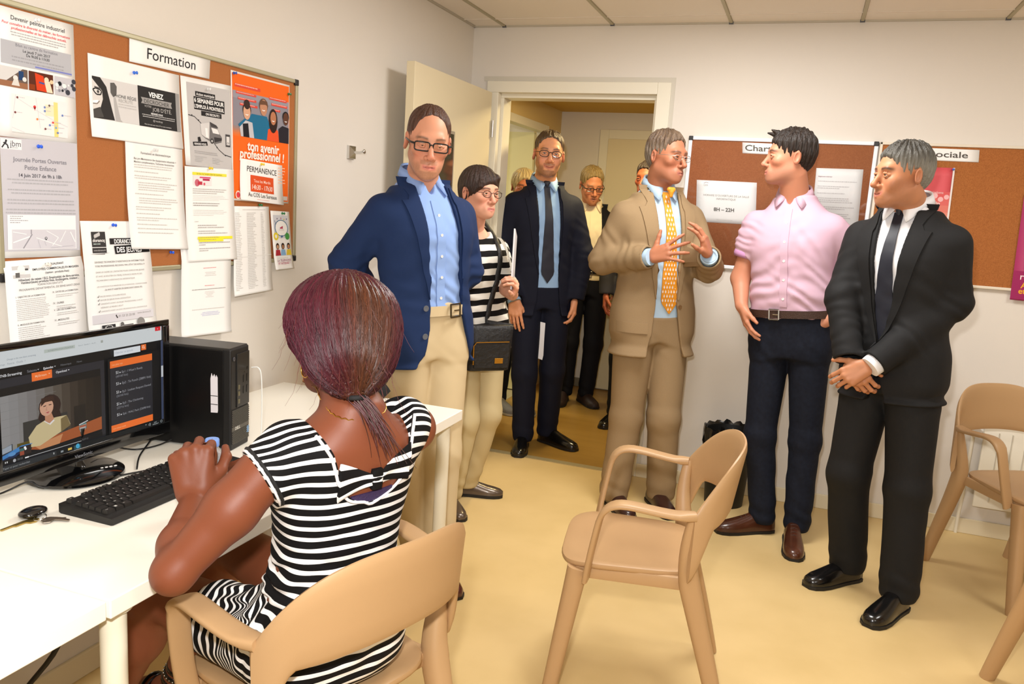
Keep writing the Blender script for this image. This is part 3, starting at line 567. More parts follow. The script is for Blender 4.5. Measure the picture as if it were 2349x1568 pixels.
p.rect(.0, .72, 1, .99, '9c2a5e'); p.text('rejoignez', .1, .80, .5, 'f0d8e0', bold=.01); p.text('Ateliers', .12, .88, .4, 'e8a82c', bold=.02); p.text('et théâtre', .1, .935, .5, 'e8a82c', bold=.02); p.build('print', o)
# ---------------------------------------------------------------- desks
mDesk = mat('white_melamine', (244, 240, 228), .38, spec=.4)
mDeskE = mat('white_edge', (236, 228, 208), .45)
mLeg = mat('white_metal', (232, 226, 206), .35)
ZT = .722
def desk(x0, x1, y0, y1, label, legs):
    r = empty('desk', ((x0+x1)/2, (y0+y1)/2, 0), 0, label, 'desk', 'white desks along the left wall'); c = Vector(r.location)
    b = MB(); b.span((x0-c.x, y0-c.y, ZT-.036), (x1-c.x, y1-c.y, ZT), .0022, 2); b.build('desktop', mDesk, r)
    for lx, ly in legs:
        b = MB(); b.lathe([(.022, .012), (.0235, .014), (.0235, ZT-.05), (.034, ZT-.049), (.034, ZT-.036)], (lx-c.x, ly-c.y, 0), 24); lg = b.build('leg', mLeg, r, 40)
        MB().lathe([(.021, 0), (.023, .002), (.023, .012)], (lx-c.x, ly-c.y, 0), 18).build('foot_cap', mat('grey_plastic', (120, 118, 112), .5), lg, 40)
desk(.045, .79, -3.282, -1.752, 'long white desk carrying the computer against the left wall', [(.742, -3.232), (.742, -1.80), (.095, -3.232), (.095, -1.80)])
desk(.04, .786, -4.80, -3.287, 'second white desk butted against the first at the lower left', [(.738, -4.74), (.09, -4.74), (.09, -3.34)])
# ---------------------------------------------------------------- monitor
mon = empty('monitor', (.235, -2.857, ZT), 0, 'black widescreen monitor on the desk showing a film streaming page', 'monitor')
def W_(p): return Vector(p)-Vector(mon.location)
def mspan(b, a, c, bev=0): return b.span(W_(a), W_(c), bev, 3)
ya, yb, za, zb = -3.088, -2.573, .765, 1.080; sa, sb, ta, tb_ = -3.067, -2.596, .797, 1.064
b = MB(); mspan(b, (.232, ya+.004, za+.004), (.2560, yb-.004, zb-.004), .008); b.build('case', mGloss, mon, 40)
b = MB(); mspan(b, (.256, ya, za), (.2635, yb, ta), .002); mspan(b, (.256, ya, tb_), (.2635, yb, zb), .002); mspan(b, (.256, ya, ta), (.2635, sa, tb_), .001); mspan(b, (.256, sb, ta), (.2635, yb, tb_), .001); bz = b.build('bezel', mGloss, mon, 40)
def SP(u, v): return W_((.2580, sa+(sb-sa)*u, tb_-(tb_-ta)*v))
p = Print(SP, (1, 0, 0), sb-sa, tb_-ta, emit=.80, off=.0, pre='pixel')
p.rect(0, 0, 1, 1, '050506'); p.rect(0, 0, 1, .142, 'd5dadb'); p.rect(.10, .0, .32, .045, 'd5dadb'); p.rect(.952, 0, .992, .043, 'e01f2c'); p.text('x', .967, .03, .008, 'ffd0d0'); p.text('—', .895, .025, .012, '8a8e92')
p.rect(.245, .045, .42, .075, 'bcc4bc'); p.text('AUTHENTIFICATION UTILISATEUR', .265, .066, .145, '6a7478'); p.text('Saison 2 - Episode 11 - We W...', .44, .064, .11, '7c8488'); p.rect(.578, .045, .592, .068, 'a8aca4')
p.text('Orange is the new black streaming', .05, .082, .15, '7a8490', shear=.2); p.text('Affichage', .0, .118, .04, '9298a0'); p.text('Favoris', .052, .118, .035, '9298a0'); p.text('Outils  ?', .098, .118, .045, '9298a0')
p.rect(0, .232, .595, 1, '1d1d22'); p.rect(0, .232, .595, .935, '26262c'); p.text('OITNB-Streaming', -.01, .214, .132, 'e8e8ea', bold=.008); p.text('Saisons ▾'.replace('▾', ''), .15, .214, .05, '8c8c92'); p.text('Episodes', .236, .214, .054, 'f2f2f4', bold=.012, shear=.1); p.text('Historique', .332, .212, .062, '77777c'); p.text('News', .427, .21, .03, '77777c')
for u in (.208, .3): p.poly([(u-.005, .2), (u+.005, .2), (u, .209)], 'c8c8ca')
p.rect(.172, .225, .282, .298, 'f5742c'); p.text('MyStream', .19, .268, .062, 'fbc8a4', bold=.008); p.poly([(.262, .252), (.272, .252), (.267, .262)], 'fbc8a4'); p.text('Openload', .304, .268, .062, 'e8e8ea', bold=.01); p.poly([(.372, .255), (.382, .255), (.377, .265)], 'e8e8ea')
p.rect(.0, .305, .568, .905, '0c0a09'); p.lay += 1
for i in range(12):
    p.rect(.0+.0475*i, .372, .0475*(i+1), .86, ('8f8d8c', '8a8887', '84817f', '7b7775', '726d69', '665f58', '574e44', '473d33', '382e25', '2c231a', '231b13', '1c150f')[i], False)
p.lay += 1
for i in range(5): p.line([(0, .43+.07*i), (.3-.03*i, .425+.07*i)], .0006, '7e7c7a')
p.rect(.115, .63, .36, .80, '35332f'); p.rect(.4, .60, .47, .80, '1e1812')
p.rect(.0, .80, .13, .86, '8a8880'); p.rect(.08, .80, .17, .845, '5a4c10')
p.poly([(.15, .88), (.17, .84), (.36, .80), (.568, .76), (.568, .88), (.2, .905)], 'a4562c'); p.poly([(.17, .86), (.33, .82), (.31, .90), (.2, .905)], 'c88a5c')
p.disc(.262, .545, .062, '2e1a14', ry=.105); p.poly([(.21, .55), (.30, .5), (.325, .66), (.29, .70), (.215, .68), (.195, .63)], '2e1a14')
p.poly([(.14, .77), (.185, .685), (.235, .655), (.30, .655), (.355, .66), (.375, .75), (.33, .79), (.2, .87), (.15, .86)], 'cdbb8e'); p.poly([(.32, .68), (.355, .66), (.375, .76), (.32, .80)], '7c6a44'); p.poly([(.225, .665), (.27, .645), (.285, .68), (.26, .71)], 'e6e0da'); p.poly([(.232, .62), (.268, .60), (.282, .665), (.256, .695), (.232, .665)], 'c08868')
p.disc(.243, .545, .038, 'd2a084', ry=.078); p.poly([(.215, .46), (.28, .455), (.29, .52), (.27, .50), (.235, .50), (.212, .53)], '3a2218'); p.line([(.225, .535), (.24, .53)], .002, '3a2420'); p.line([(.255, .53), (.27, .53)], .002, '3a2420'); p.poly([(.235, .592), (.258, .586), (.25, .602)], 'b04a50'); p.line([(.244, .545), (.238, .57), (.246, .572)], .001, 'a87460')
p.rect(.425, .775, .47, .83, '4a7470'); p.poly([(.426, .79), (.468, .785), (.462, .84), (.432, .85)], 'b8b4b0'); p.rect(.428, .79, .466, .81, 'a85a40'); p.poly([(.424, .775), (.478, .757), (.48, .765), (.426, .785)], 'c8c8c8')
p.poly([(0, .81), (.055, .785), (.055, .86), (0, .87)], '2c3440'); p.poly([(0, .81), (.05, .79), (.05, .84), (0, .855)], '9aa4b0'); p.poly([(0, .87), (.1, .82), (.16, .825), (.07, .90), (0, .905)], '3f7fbe'); p.poly([(0, .90), (.1, .86), (.12, .87), (.05, .91), (0, .915)], '14284e'); p.disc(.05, .872, .02, '5a92c8', ry=.016)
p.rect(.088, .83, .15, .905, '2a1c18'); p.rect(.088, .845, .112, .87, '3c6862'); p.rect(.09, .87, .112, .905, '9a4a34'); p.disc(.117, .845, .006, 'f4f4f4'); p.poly([(.113, .845), (.125, .85), (.126, .865), (.116, .868)], 'f4f4f4')
p.rect(0, .905, .568, .945, '0a0a0c'); p.line([(.115, .934), (.435, .934)], .0014, 'b8b8ba'); p.rect(.115, .929, .135, .940, 'f0f0f0'); p.rect(.012, .92, .017, .935, 'd0d0d0'); p.rect(.021, .92, .026, .935, 'd0d0d0'); p.text('30:55', .075, .937, .028, '77777a'); p.text('0:57:12', .44, .934, .036, '77777a'); p.disc(.06, .93, .008, 'b0b0b4')
p.rect(0, .955, 1, 1, '0a1013'); p.rect(0, .955, .285, 1, '2a2d30'); p.text('Taper ici pour rechercher', .0, .985, .14, '9a9ea2'); p.rect(.268, .963, .273, .98, 'c0c0c0'); p.rect(.31, .968, .325, .985, '8e969a'); p.rect(.352, .965, .375, .985, 'e8c45a'); p.rect(.387, .957, .43, 1, '2c5058'); p.text('e', .399, .988, .022, '4cb4e0', bold=.03); p.text('^  d)', .86, .985, .04, 'a0a8aa'); p.text('16:57', .925, .974, .02, 'b8c0c2'); p.text('29/06/2017', .914, .992, .045, 'b8c0c2'); p.disc(.98, .976, .008, '8a9294'); p.disc(.98, .976, .005, '0a1013')
p.rect(.61, .232, .975, .95, '08080a'); p.rect(.651, .155, .832, .215, 'e0e4e8'); p.text('Chercher un épisode', .66, .192, .12, '9aa4b4'); p.rect(.838, .15, .873, .205, 'f5742c'); p.disc(.853, .174, .008, 'fbd8c4'); p.disc(.853, .174, .005, 'f5742c'); p.line([(.857, .18), (.864, .19)], .0015, 'fbd8c4')
p.rect(.623, .255, .915, .322, 'f5742c'); p.text('Les plus vus', .636, .300, .07, 'fbb07c', bold=.01); p.rect(.623, .322, .915, .88, '25252b'); p.rect(.623, .875, .915, .940, 'f5742c'); p.text('Les mieux notés', .636, .917, .085, 'fbb07c', bold=.01)
for i, (t, t2) in enumerate((('Ep1 : I Wasn’t Ready', '(60160 fois)'), ('Ep2 : Tit Punch (28891 fois)', ''), ('Ep3 : Lesbian Request Denied', '(26160 fois)'), ('Ep5 : The Chickening', '(22716 fois)'), ('Ep6 : WAC Pack (22698 fois)', ''))):
    v = (.385, .493, .575, .69, .795)[i]; p.text('S1', .66, v, .016, 'd8d8da', bold=.012); p.poly([(.684, v-.016), (.694, v-.008), (.684, v)], 'd8d8da'); p.text(t, .70, v, .0072*len(t), '9c9ca2'); 
    if t2: p.text(t2, .66, v+.034, .08, '8c8c92')
p.rect(.978, .142, .994, .955, '39435e'); p.rect(.979, .40, .994, .515, 'c8ccd2')
p.build('screen', mon)
t = Print(lambda u, v: W_((.2635, -2.905+.085*u, .792-.022*v)), (1, 0, 0), .085, .022, off=.0003); t.text('ViewSonic', .25, .75, .6, '8a8c92'); t.build('maker_name', bz)
b = MB(); b.lathe([(.001, .0), (.104, .0), (.110, .004), (.109, .010), (.095, .018), (.060, .024), (.03, .026), (.001, .027)], (0, 0, 0), 48, cap=False); ba = b.build('stand_base', mGloss, mon, 50)
MB().tube([(-.02, 0, .02), (-.025, 0, .06), (-.012, 0, .13)], [(.05, .016), (.04, .014), (.045, .014)], 16).build('stand_neck', mGloss, mon, 50)
for i in range(4): MB().sphere((.062+.003*i, .020+.011*i, .0225-.0006*i), .0036, 8, (1, 1.3, .4)).build('marking', mat('base_marking', (225, 225, 225), .4), ba)
# ---------------------------------------------------------------- computer case
pc = empty('computer_tower', (.4185, -2.4755, ZT), math.atan2(.17, .985), 'black desktop computer case standing behind the monitor', 'computer')
mPC = mat('black_steel', (9, 9, 10), .34, spec=.3); mPCt = mat('grey_steel_top', (52, 50, 48), .4, metal=.3); mGr = mat('grey_grille', (92, 88, 80), .5, metal=.3)
b = MB(); b.span((-.31, -.047, .006), (-.022, .047, .282), .003); b.build('side_case', mPC, pc)
b = MB(); b.span((-.312, -.048, .281), (-.004, .048, .2885), .002); b.build('top_panel', mPCt, pc)
b = MB(); b.span((-.024, -.049, .0), (0, .049, .286), .004); fp = b.build('front_panel', mBlack, pc)
b = MB(); b.span((-.002, -.020, .118), (.003, .047, .270), .0015); b.build('drive_bay', mat('satin_black', (28, 27, 26), .35), fp)
b = MB()
for z in (.018, .066): b.span((-.001, -.045, z), (.0025, .046, z+(.036 if z < .05 else .048)), .001)
g_ = b.build('grille', mat('dark_grille', (38, 36, 33), .6), fp)
b = MB()
for z0_, z1_ in ((.018, .054), (.066, .114)):
    n_ = int((.09+z1_-z0_)/.0062)
    for i in range(n_):
        c0 = i*.0062; y0_ = max(0, c0-(z1_-z0_)); y1_ = min(.09, c0)
        if y1_-y0_ > .003: b.tube([(.0028, -.0445+y0_, z0_+(c0-y0_)), (.0028, -.0445+y1_, z0_+(c0-y1_))], .0014, 4)
tag(b.build('grille_bar', mGr, fp), kind='stuff')
MB().span((0, -.045, .054), (.003, .046, .066), .001).build('badge_strip', mGr, fp)
t = Print(lambda u, v: Vector((.0031, -.036+.05*u, .0655-.011*v)), (1, 0, 0), .05, .011, off=.0002); t.text('DELL', .1, .82, .55, 'd8d6cc', bold=.02); t.build('maker_name', fp)
for y in (.012, .030):
    for z in (.152, .184): MB().span((.002, y, z), (.0042, y+.006, z+.022), .0008).build('usb_socket', mat('socket_grey', (8, 8, 8), .3), fp)
for z in (.128, .150, .168): MB().span((.002, -.015, z), (.004, -.006, z+.013), .0008).build('drive_button', mat('button_olive', (96, 90, 66), .4), fp)
MB().lathe([(.0055, 0), (.006, .002), (.004, .0035)], (.0, -.035, .258), 14, 'X').build('power_button', mat('button_dark', (60, 60, 64), .3), fp, 40)
b = MB(); b.lathe([(.004, -.002), (.0045, .003)], (0, .034, .222), 12, 'X'); b.lathe([(.002, -.002), (.002, .003)], (0, .02, .213), 10, 'X'); b.build('audio_socket', mSteel if 'mSteel' in globals() else mChrome, fp)
MB().span((0, .034, .032), (.0034, .046, .052), .0008).build('processor_badge', mat('badge_blue', (120, 168, 214), .3), fp)
MB().prism([(-.060, .105), (-.040, .106), (-.039, .112), (-.040, .205), (-.044, .212), (-.046, .204), (-.05, .214), (-.054, .206), (-.058, .216), (-.061, .20)], 'Y', -.0485, -.0472).build('torn_label', mat('torn_paper', (226, 222, 226), .7), pc)
for z in (.128, .152): MB().span((-.0605, -.0490, z), (-.0395, -.0484, z+.0018)).build('label_tear', mBlack, pc)
# ---------------------------------------------------------------- keyboard
kb = empty('keyboard', (.474, -2.82, ZT), 0, 'black keyboard lying on the desk in front of the monitor', 'keyboard')
mKey = mat('key_black', (24, 23, 22), .4, spec=.6); mKb = mat('keyboard_shell', (15, 15, 15), .5); mLegd = mat('key_legend', (196, 196, 192), .6)
b = MB(); KL, KD = .452, .152   # local: x = toward the sitter, y along; slopes down to the sitter
sec = [(-.5*KD, .022), (-.5*KD, .003), (-.46*KD, 0), (.46*KD, 0), (.5*KD, .002), (.5*KD, .012), (.47*KD, .0145)]
b.loft([[Vector((x, y, z)) for x, z in sec] for y in (-KL/2, -KL/2+.004, KL/2-.004, KL/2)]); b.build('shell', mKb, kb)
rows_ = [(-.062, [(i, 1) for i in (0, 2, 3, 4, 5, 6.5, 7.5, 8.5, 9.5, 11, 12, 13, 14)], ['Esc']+['F%d' % i for i in range(1, 13)]),
         (-.034, [(i, 1) for i in range(13)]+[(13, 2)], list('²&é"\'(-è_çà)=')+['←']), (-.0155, [(0, 1.5)]+[(1.5+i, 1) for i in range(12)]+[(13.5, 1.5)], ['Tab']+list('AZERTYUIOP^$')+['']),
         (.003, [(0, 1.75)]+[(1.75+i, 1) for i in range(12)]+[(13.75, 1.25)], ['']+list('QSDFGHJKLMù*')+['']), (.0215, [(0, 1.25)]+[(1.25+i, 1) for i in range(11)]+[(12.25, 2.75)], ['']+list('<WXCVBN,;:!')+['']),
         (.040, [(0, 1.25), (1.25, 1.25), (2.5, 1.25), (3.75, 6.25), (10, 1.25), (11.25, 1.25), (12.5, 1.25), (13.75, 1.25)], ['Ctrl', '⊞', 'Alt', '', 'AltGr', '⊞', '≣', 'Ctrl'])]
U = .0187
extra = [(x, [(15.4+i, 1) for i in range(3)], ['', '', '']) for x in (-.062, -.034, -.0155)]+[(.0215, [(16.4, 1)], ['^']), (.040, [(15.4+i, 1) for i in range(3)], ['<', 'v', '>'])]+[(-.034, [(18.8+i, 1) for i in range(4)], ['', '/', '*', '-']), (-.0155, [(18.8+i, 1) for i in range(3)], list('789')), (.003, [(18.8+i, 1) for i in range(3)], list('456')), (.0215, [(18.8+i, 1) for i in range(3)], list('123')), (.040, [(18.8, 2), (20.8, 1)], ['0', '.'])]
for x, ks, ls in rows_+extra:
    zt = np.interp(x, [-.5*KD, .47*KD], [.0225, .0145])
    for (k, wd), lg in zip(ks, ls):
        y0_ = -KL/2+.012+k*U+.0006; y1_ = y0_+wd*U-.0012; b = MB(); h_ = .0075
        b.loft([[Vector((x-.0088, y0_, zt-.002)), Vector((x+.0088, y0_, zt-.002)), Vector((x+.0088, y1_, zt-.002)), Vector((x-.0088, y1_, zt-.002))], [Vector((x-.0072, y0_+.0018, zt+h_)), Vector((x+.0062, y0_+.0018, zt+h_-.001)), Vector((x+.0062, y1_-.0018, zt+h_-.001)), Vector((x-.0072, y1_-.0018, zt+h_))]])
        if lg and lg not in '←⊞≣':
            g, f, (a, c) = text_geo(lg, .01); b.mi = 1; s_ = .0062 if len(lg) == 1 else .0040
            vs = [b.bm.verts.new((x-.0015-q[1]*s_+(.002 if len(lg) > 1 else 0), y0_+.0035+(q[0]-a)*s_, zt+h_+.0002)) for q in g]
            for t in f:
                try: b.bm.faces.new([vs[i] for i in t]).material_index = 1
                except ValueError: pass
        elif lg == '⊞': b.mi = 1; b.face([(x-.004, y0_+.004, zt+h_+.0003), (x+.002, y0_+.004, zt+h_), (x+.002, y0_+.010, zt+h_), (x-.004, y0_+.010, zt+h_+.0003)])
        o = b.build('key', [mKey, mLegd], kb)
# ---------------------------------------------------------------- small things on the desk
kr = empty('car_keys', (.392, -3.10, ZT), 0, 'bunch of keys with a black oval fob lying on the desk', 'keys')
mBrass = mat('brass_key', (190, 164, 92), .3, metal=.9); mNick = mat('nickel_key', (150, 142, 132), .25, metal=.9)
def kp(x, y, z=0): return (x-.392, y+3.10, z)
b = MB(); b.sphere(kp(.372, -3.087, .012), .02, 20, (1.15, 1.55, .5)); b.build('key_fob', mGloss, kr, 60)
b = MB(); b.box(kp(.366, -3.069, .012), (.012, .006, .014), .4, .002); b.build('fob_clip', mChrome, kr)
b = MB(); b.prism([(-.014, -.068), (-.008, -.068), (-.008, -.042), (-.003, -.040), (-.003, -.018), (.006, -.015), (.010, -.003), (.002, .010), (-.008, .008), (-.012, -.005), (-.014, -.016)], 'Z', .001, .0035); b.build('key_blade', mBrass, kr)
b = MB(); b.prism([(.018, .0), (.032, -.006), (.040, .004), (.036, .016), (.050, .022), (.066, .026), (.063, .032), (.052, .031), (.048, .036), (.042, .032), (.030, .028), (.018, .022), (.010, .010)], 'Z', .003, .0055); b.build('key_blade', mNick, kr)
b = MB(); b.tube([(.006+.012*math.cos(a), .008+.012*math.sin(a), .007+.003*math.sin(a)) for a in np.linspace(0, 6.283, 20)], .001, 6, cap=False); b.build('key_ring', mChrome, kr, 60)
# bottle
mPET = bpy.data.materials.new('clear_bottle_plastic'); mPET.use_nodes = True
nt = mPET.node_tree; nt.nodes.clear(); t_ = nt.nodes.new('ShaderNodeBsdfTransparent'); t_.inputs[0].default_value = (.93, .94, .96, 1); g_ = nt.nodes.new('ShaderNodeBsdfGlossy'); g_.inputs['Roughness'].default_value = .12; lw = nt.nodes.new('ShaderNodeLayerWeight'); lw.inputs[0].default_value = .35; mx = nt.nodes.new('ShaderNodeMixShader'); ot = nt.nodes.new('ShaderNodeOutputMaterial'); df = nt.nodes.new('ShaderNodeBsdfDiffuse'); df.inputs[0].default_value = (.85, .86, .9, 1); m2 = nt.nodes.new('ShaderNodeMixShader'); m2.inputs[0].default_value = .22
for a, c in ((lw.outputs['Facing'], mx.inputs[0]), (t_.outputs[0], mx.inputs[1]), (g_.outputs[0], mx.inputs[2]), (mx.outputs[0], m2.inputs[1]), (df.outputs[0], m2.inputs[2]), (m2.outputs[0], ot.inputs[0])): nt.links.new(a, c)
bt = empty('water_bottle', (.688, -2.905, ZT), .5, 'small clear water bottle with a pink label, gripped by the seated woman', 'bottle')
b = MB(); b.lathe([(.024, .001), (.030, .004), (.0315, .012), (.0295, .022), (.0315, .03), (.0315, .05), (.0295, .054), (.031, .058), (.031, .105), (.0295, .109), (.0305, .114), (.028, .126), (.020, .146), (.0135, .158), (.0125, .168)], n=28, cap=False); b.build('bottle_body', mPET, bt, 60)
b = MB(); b.lathe([(.031, .060), (.0316, .060), (.0316, .103), (.031, .103)], n=40, cap=False); lb = b.build('label', mat('bottle_label', (238, 226, 228), .35), bt, 40)
def BP(a0):
    def P(u, v): a = a0+(u-.5)*1.9; return Vector((.0320*math.cos(a), .0320*math.sin(a), .103-.043*v))
    return P
class CP(Print):
    def _put(s, uv, faces, c, lay=None):
        base = len(s.v); m_ = s._slot(c)
        for u, v in uv:
            q = s.P(u, v); r_ = Vector((q.x, q.y, 0)).normalized(); s.v.append(q+r_*(.0002+.00006*s.lay))
        for f in faces: s.f.append([base+i for i in f]); s.mi.append(m_)
t = CP(BP(-1.05), (1, 0, 0), .06, .043); t.text('evian', .12, .62, .76, 'e0506c', bold=.0, h=.26)
for u in (.3, .48, .66): t.poly([(u-.09, .26), (u-.02, .10), (u+.03, .18), (u+.07, .12), (u+.11, .26), (u+.04, .21), (u, .26)], '4a78c8')
for i in range(8): t.rect(i*.125, .80, i*.125+.125, .95, 'f4a4bc', i == 0)
t.words(.3, .68, .8, .74, 1, 'a8a0b0'); t.build('label_print', bt)
b = MB(); b.lathe([(.0148, .162), (.0150, .1635), (.0150, .176), (.0138, .178), (.001, .178)], n=24, cap=False); b.build('cap', mat('cap_blue', (120, 158, 226), .4), bt, 40)
# cables
def cable(pts, r, m_, label, name='cable', cat='cable', n=6): return tag(MB().tube(spline(pts, n), r, 8).build(name, m_, None, 60), label, cat)
cable([(.20, -3.30, ZT+.003), (.205, -3.05, ZT+.003), (.235, -2.985, ZT+.022), (.27, -2.955, ZT+.006), (.36, -2.76, ZT+.004), (.39, -2.70, ZT+.004)], .0022, mBlack, 'thin black cable running past the foot of the monitor to the keyboard')
cable([(.12, -2.70, ZT+.08), (.15, -2.68, ZT+.02), (.175, -2.655, ZT+.004), (.215, -2.64, ZT+.003), (.235, -2.585, ZT+.004), (.255, -2.53, ZT+.02)], .0022, mBlack, 'black cable curling on the desk between the monitor and the computer case')
cable([(.33, -2.76, ZT+.0035), (.27, -2.69, ZT+.008), (.22, -2.60, ZT+.02), (.19, -2.54, ZT+.05)], .0022, mBlack, 'black cable rising behind the right end of the monitor')
cable([(.424, -2.433, ZT+.222), (.445, -2.429, ZT+.222), (.452, -2.425, ZT+.19), (.450, -2.42, ZT+.08), (.447, -2.42, ZT+.01), (.46, -2.45, ZT+.002), (.52, -2.58, ZT+.002), (.55, -2.66, ZT+.002), (.60, -2.74, ZT+.002), (.62, -2.80, ZT+.002)], .0017, mat('white_rubber', (236, 236, 232), .4), 'white earphone cable plugged into the front of the computer', 'earphone_cable')
cable([(.455, -2.44, ZT+.003), (.47, -2.40, ZT+.03), (.50, -2.43, ZT+.035), (.56, -2.50, ZT+.02), (.63, -2.58, ZT+.003)], .002, mBlack, 'black cable looping out from the front of the computer')
cable([(.44, -3.02, .69), (.43, -3.03, .6), (.40, -3.06, .42), (.32, -3.1, .28), (.27, -3.1, .1), (.2, -3.0, .008), (.1, -2.9, .008)], .006, mBlack, 'black cable hanging under the desk at lower left')
o = MB(); pts = bez((-.05, -.02, .0), (-.03, .0, .07), (.03, .02, .07), (.05, .045, .012), 14)
o.tube(pts, [(.022, .004)]*15, 10, 3); cs = o.build('black_strap', mat('black_fabric', (14, 15, 20), .7), None, 50); cs.location = (.44, -1.80, ZT+.002); tag(cs, 'black curved strap standing on the far end of the desk behind the seated woman', 'strap')
# ---------------------------------------------------------------- chairs
mCh = mat('sand_polypropylene', (184, 148, 106), .42, spec=.4, bump=(900, .05))
def chair_mesh():
    M = {}
    b = MB(); n = 44
    def outline(k, zf):
        r = []
        for i in range(n):
            t = 2*math.pi*i/n; c_, s_ = math.cos(t), math.sin(t); e = 2/(2.0+2.4*k)
            y = .205*math.copysign(abs(s_)**e, s_)*k; w_ = .217-.028*((y+.2)/.4)
            x = w_*math.copysign(abs(c_)**e, c_)*k
            r.append(Vector((x, y-.015, zf-.010*max(0, -y-.12)/.085)))
        return r
    b.loft([outline(.94, .428), outline(.985, .432), outline(1.0, .440), outline(.99, .447), outline(.96, .449)]+[outline(k, .449-.009*(1-k*k)) for k in (.85, .7, .55, .4, .25, .12, .03)])
    M['seat'] = b
    b = MB()
    for q in (-1, 1): b.tube([(q*.186, -.165, .414), (q*.190, 0, .416), (q*.196, .145, .420)], (.020, .010), 10, 4, up=(0, 0, 1))
    b.tube([(-.185, -.170, .414), (.185, -.170, .414)], (.018, .010), 10, 4); b.tube([(-.19, .135, .416), (.19, .135, .416)], (.018, .010), 10, 4)
    M['seat_rail'] = b
    b = MB(); N = 48
    def back(u, v, off):
        a = abs(u); x = .258*math.sin(u*1.22)/math.sin(1.22); y = .272-.128*a**2.1+.030*(v-.5)*(1-a**2)
        top = .808-.165*a**3.0; k = min(1, max(0, (a-.70)/.30)); bot = .612-.035*a*a-.125*k*k*(3-2*k)
        z = bot+(top-bot)*v; nx, ny = math.sin(u*1.1), math.cos(u*1.1)
        rim = min(1, (1-abs(2*v-1))*5+.3)
        return Vector((x+nx*off*rim, y+ny*off*rim, z))
    V = [0, .03, .1, .3, .5, .7, .9, .97, 1]
    front = [[back(-1+2*i/N, v, -.009) for v in V] for i in range(N+1)]; rear = [[back(-1+2*i/N, v, .009) for v in V[::-1]] for i in range(N+1)]
    b.loft([f+r for f, r in zip(front, rear)]); M['backrest'] = b
    for q, nm in ((-1, 'armrest'), (1, 'armrest.001')):
        b = MB(); P = bez((q*.250, .150, .642), (q*.262, .09, .636), (q*.268, .02, .655), (q*.268, -.035, .657), 8)+bez((q*.268, -.035, .657), (q*.268, -.085, .658), (q*.264, -.103, .635), (q*.258, -.110, .585), 8)[1:]+bez((q*.258, -.110, .585), (q*.250, -.119, .53), (q*.238, -.130, .46), (q*.222, -.134, .405), 5)[1:]
        n_ = len(P); w_ = [(.0085 if i > 1 else .012, .027-.009*math.exp(-(i/1.2)**2)-.004*(i > 13)) for i in range(n_)]
        b.tube(P, w_, 14, 3.4, up=(0, 0, 1)); M[nm] = b
    for q in (-1, 1):
        b = MB(); P = spline([(q*.216, .280, 0), (q*.210, .235, .16), (q*.207, .180, .34), (q*.212, .150, .45), (q*.234, .140, .55), (q*.252, .147, .645)], 5); m_ = len(P)-1
        b.tube(P, lambda i: (.0215+.0085*min(1, i/12)-.016*max(0, (i-14)/(m_-14)), .0215+.0075*min(1, i/12)-.019*max(0, (i-14)/(m_-14))), 16, 2.6, up=(0, 1, 0)); M['leg_r%d' % q] = b
        b = MB(); P = spline([(q*.206, -.222, 0), (q*.198, -.190, .22), (q*.190, -.160, .426)], 5)
        b.tube(P, lambda i: (.021+.010*i/10, .021+.009*i/10), 16, 2.6, up=(0, 1, 0)); M['leg_f%d' % q] = b
    return M
def make_chair(label, loc, face, group='sand coloured plastic armchairs'):
    r = empty('armchair', (loc[0], loc[1], 0), math.atan2(face[0], -face[1]), label, 'chair', group)
    for k, b in chair_mesh().items(): b.build('leg' if k.startswith('leg') else k.split('.')[0], mCh, r, 50)
    return r
ch0 = make_chair('sand plastic armchair standing empty in the middle of the floor, seen from its side', (1.468, -1.931), (-.985, -.17))
def copy_chair(label, loc, face):
    c = copy_tree(ch0); c.location = (loc[0], loc[1], 0); c.rotation_euler = (0, 0, math.atan2(face[0], -face[1])); c['label'] = label; return c
copy_chair('sand plastic armchair on which the woman in the striped dress sits', (.955, -2.888), (-.949, .316))
copy_chair('sand plastic armchair by the radiator at the right edge', (2.832, -.589), (.494, -.869))
copy_chair('sand plastic armchair cut off by the lower right edge, nearest the camera', (2.905, -1.56), (.494, -.869))
# ---------------------------------------------------------------- bin, radiator, hook
bn = empty('waste_bin', (1.605, -.175, 0), 0, 'black waste bin with a bin bag beside the back wall', 'bin')
b = MB(); b.lathe([(.090, .004), (.096, .0), (.120, .38), (.124, .385), (.118, .385), (.094, .01), (.001, .01)], n=32, cap=False); b.build('bucket', mat('bin_black', (18, 18, 18), .5), bn, 50)
rs = random.Random(3); b = MB(); rings = []
for r_, z, am in ((.108, .30, .003), (.121, .385, .003), (.131, .40, .005), (.133, .37, .006), (.130, .31, .008), (.127, .26, .010)):
    ring = []
    for i in range(48):
        a = 2*math.pi*i/48; k = am*math.sin(i*1.9+z*50)+am*.6*rs.uniform(-1, 1); ring.append(Vector(((r_+k)*math.cos(a), (r_+k)*math.sin(a), z+k*1.5)))
    rings.append(ring)
b.loft(rings, cap=False); b.build('bin_bag', mat('bin_bag', (16, 16, 17), .18, coat=.2), bn, 60)
ra = empty('radiator', (3.1, -.075, 0), 0, 'white panel radiator under the boards at the right edge', 'radiator'); mRad = mat('radiator_white', (238, 232, 214), .3)
b = MB(); b.span((-.362, -.012, .165), (.45, .004, .572), .006); b.build('front_panel', mRad, ra, 40)
b = MB(); b.span((-.352, .02, .175), (.44, .05, .562), .006); b.build('rear_panel', mRad, ra, 40)
b = MB(); b.span((-.364, -.010, .566), (.452, .052, .580), .003); b.build('top_grille', mRad, ra, 40)
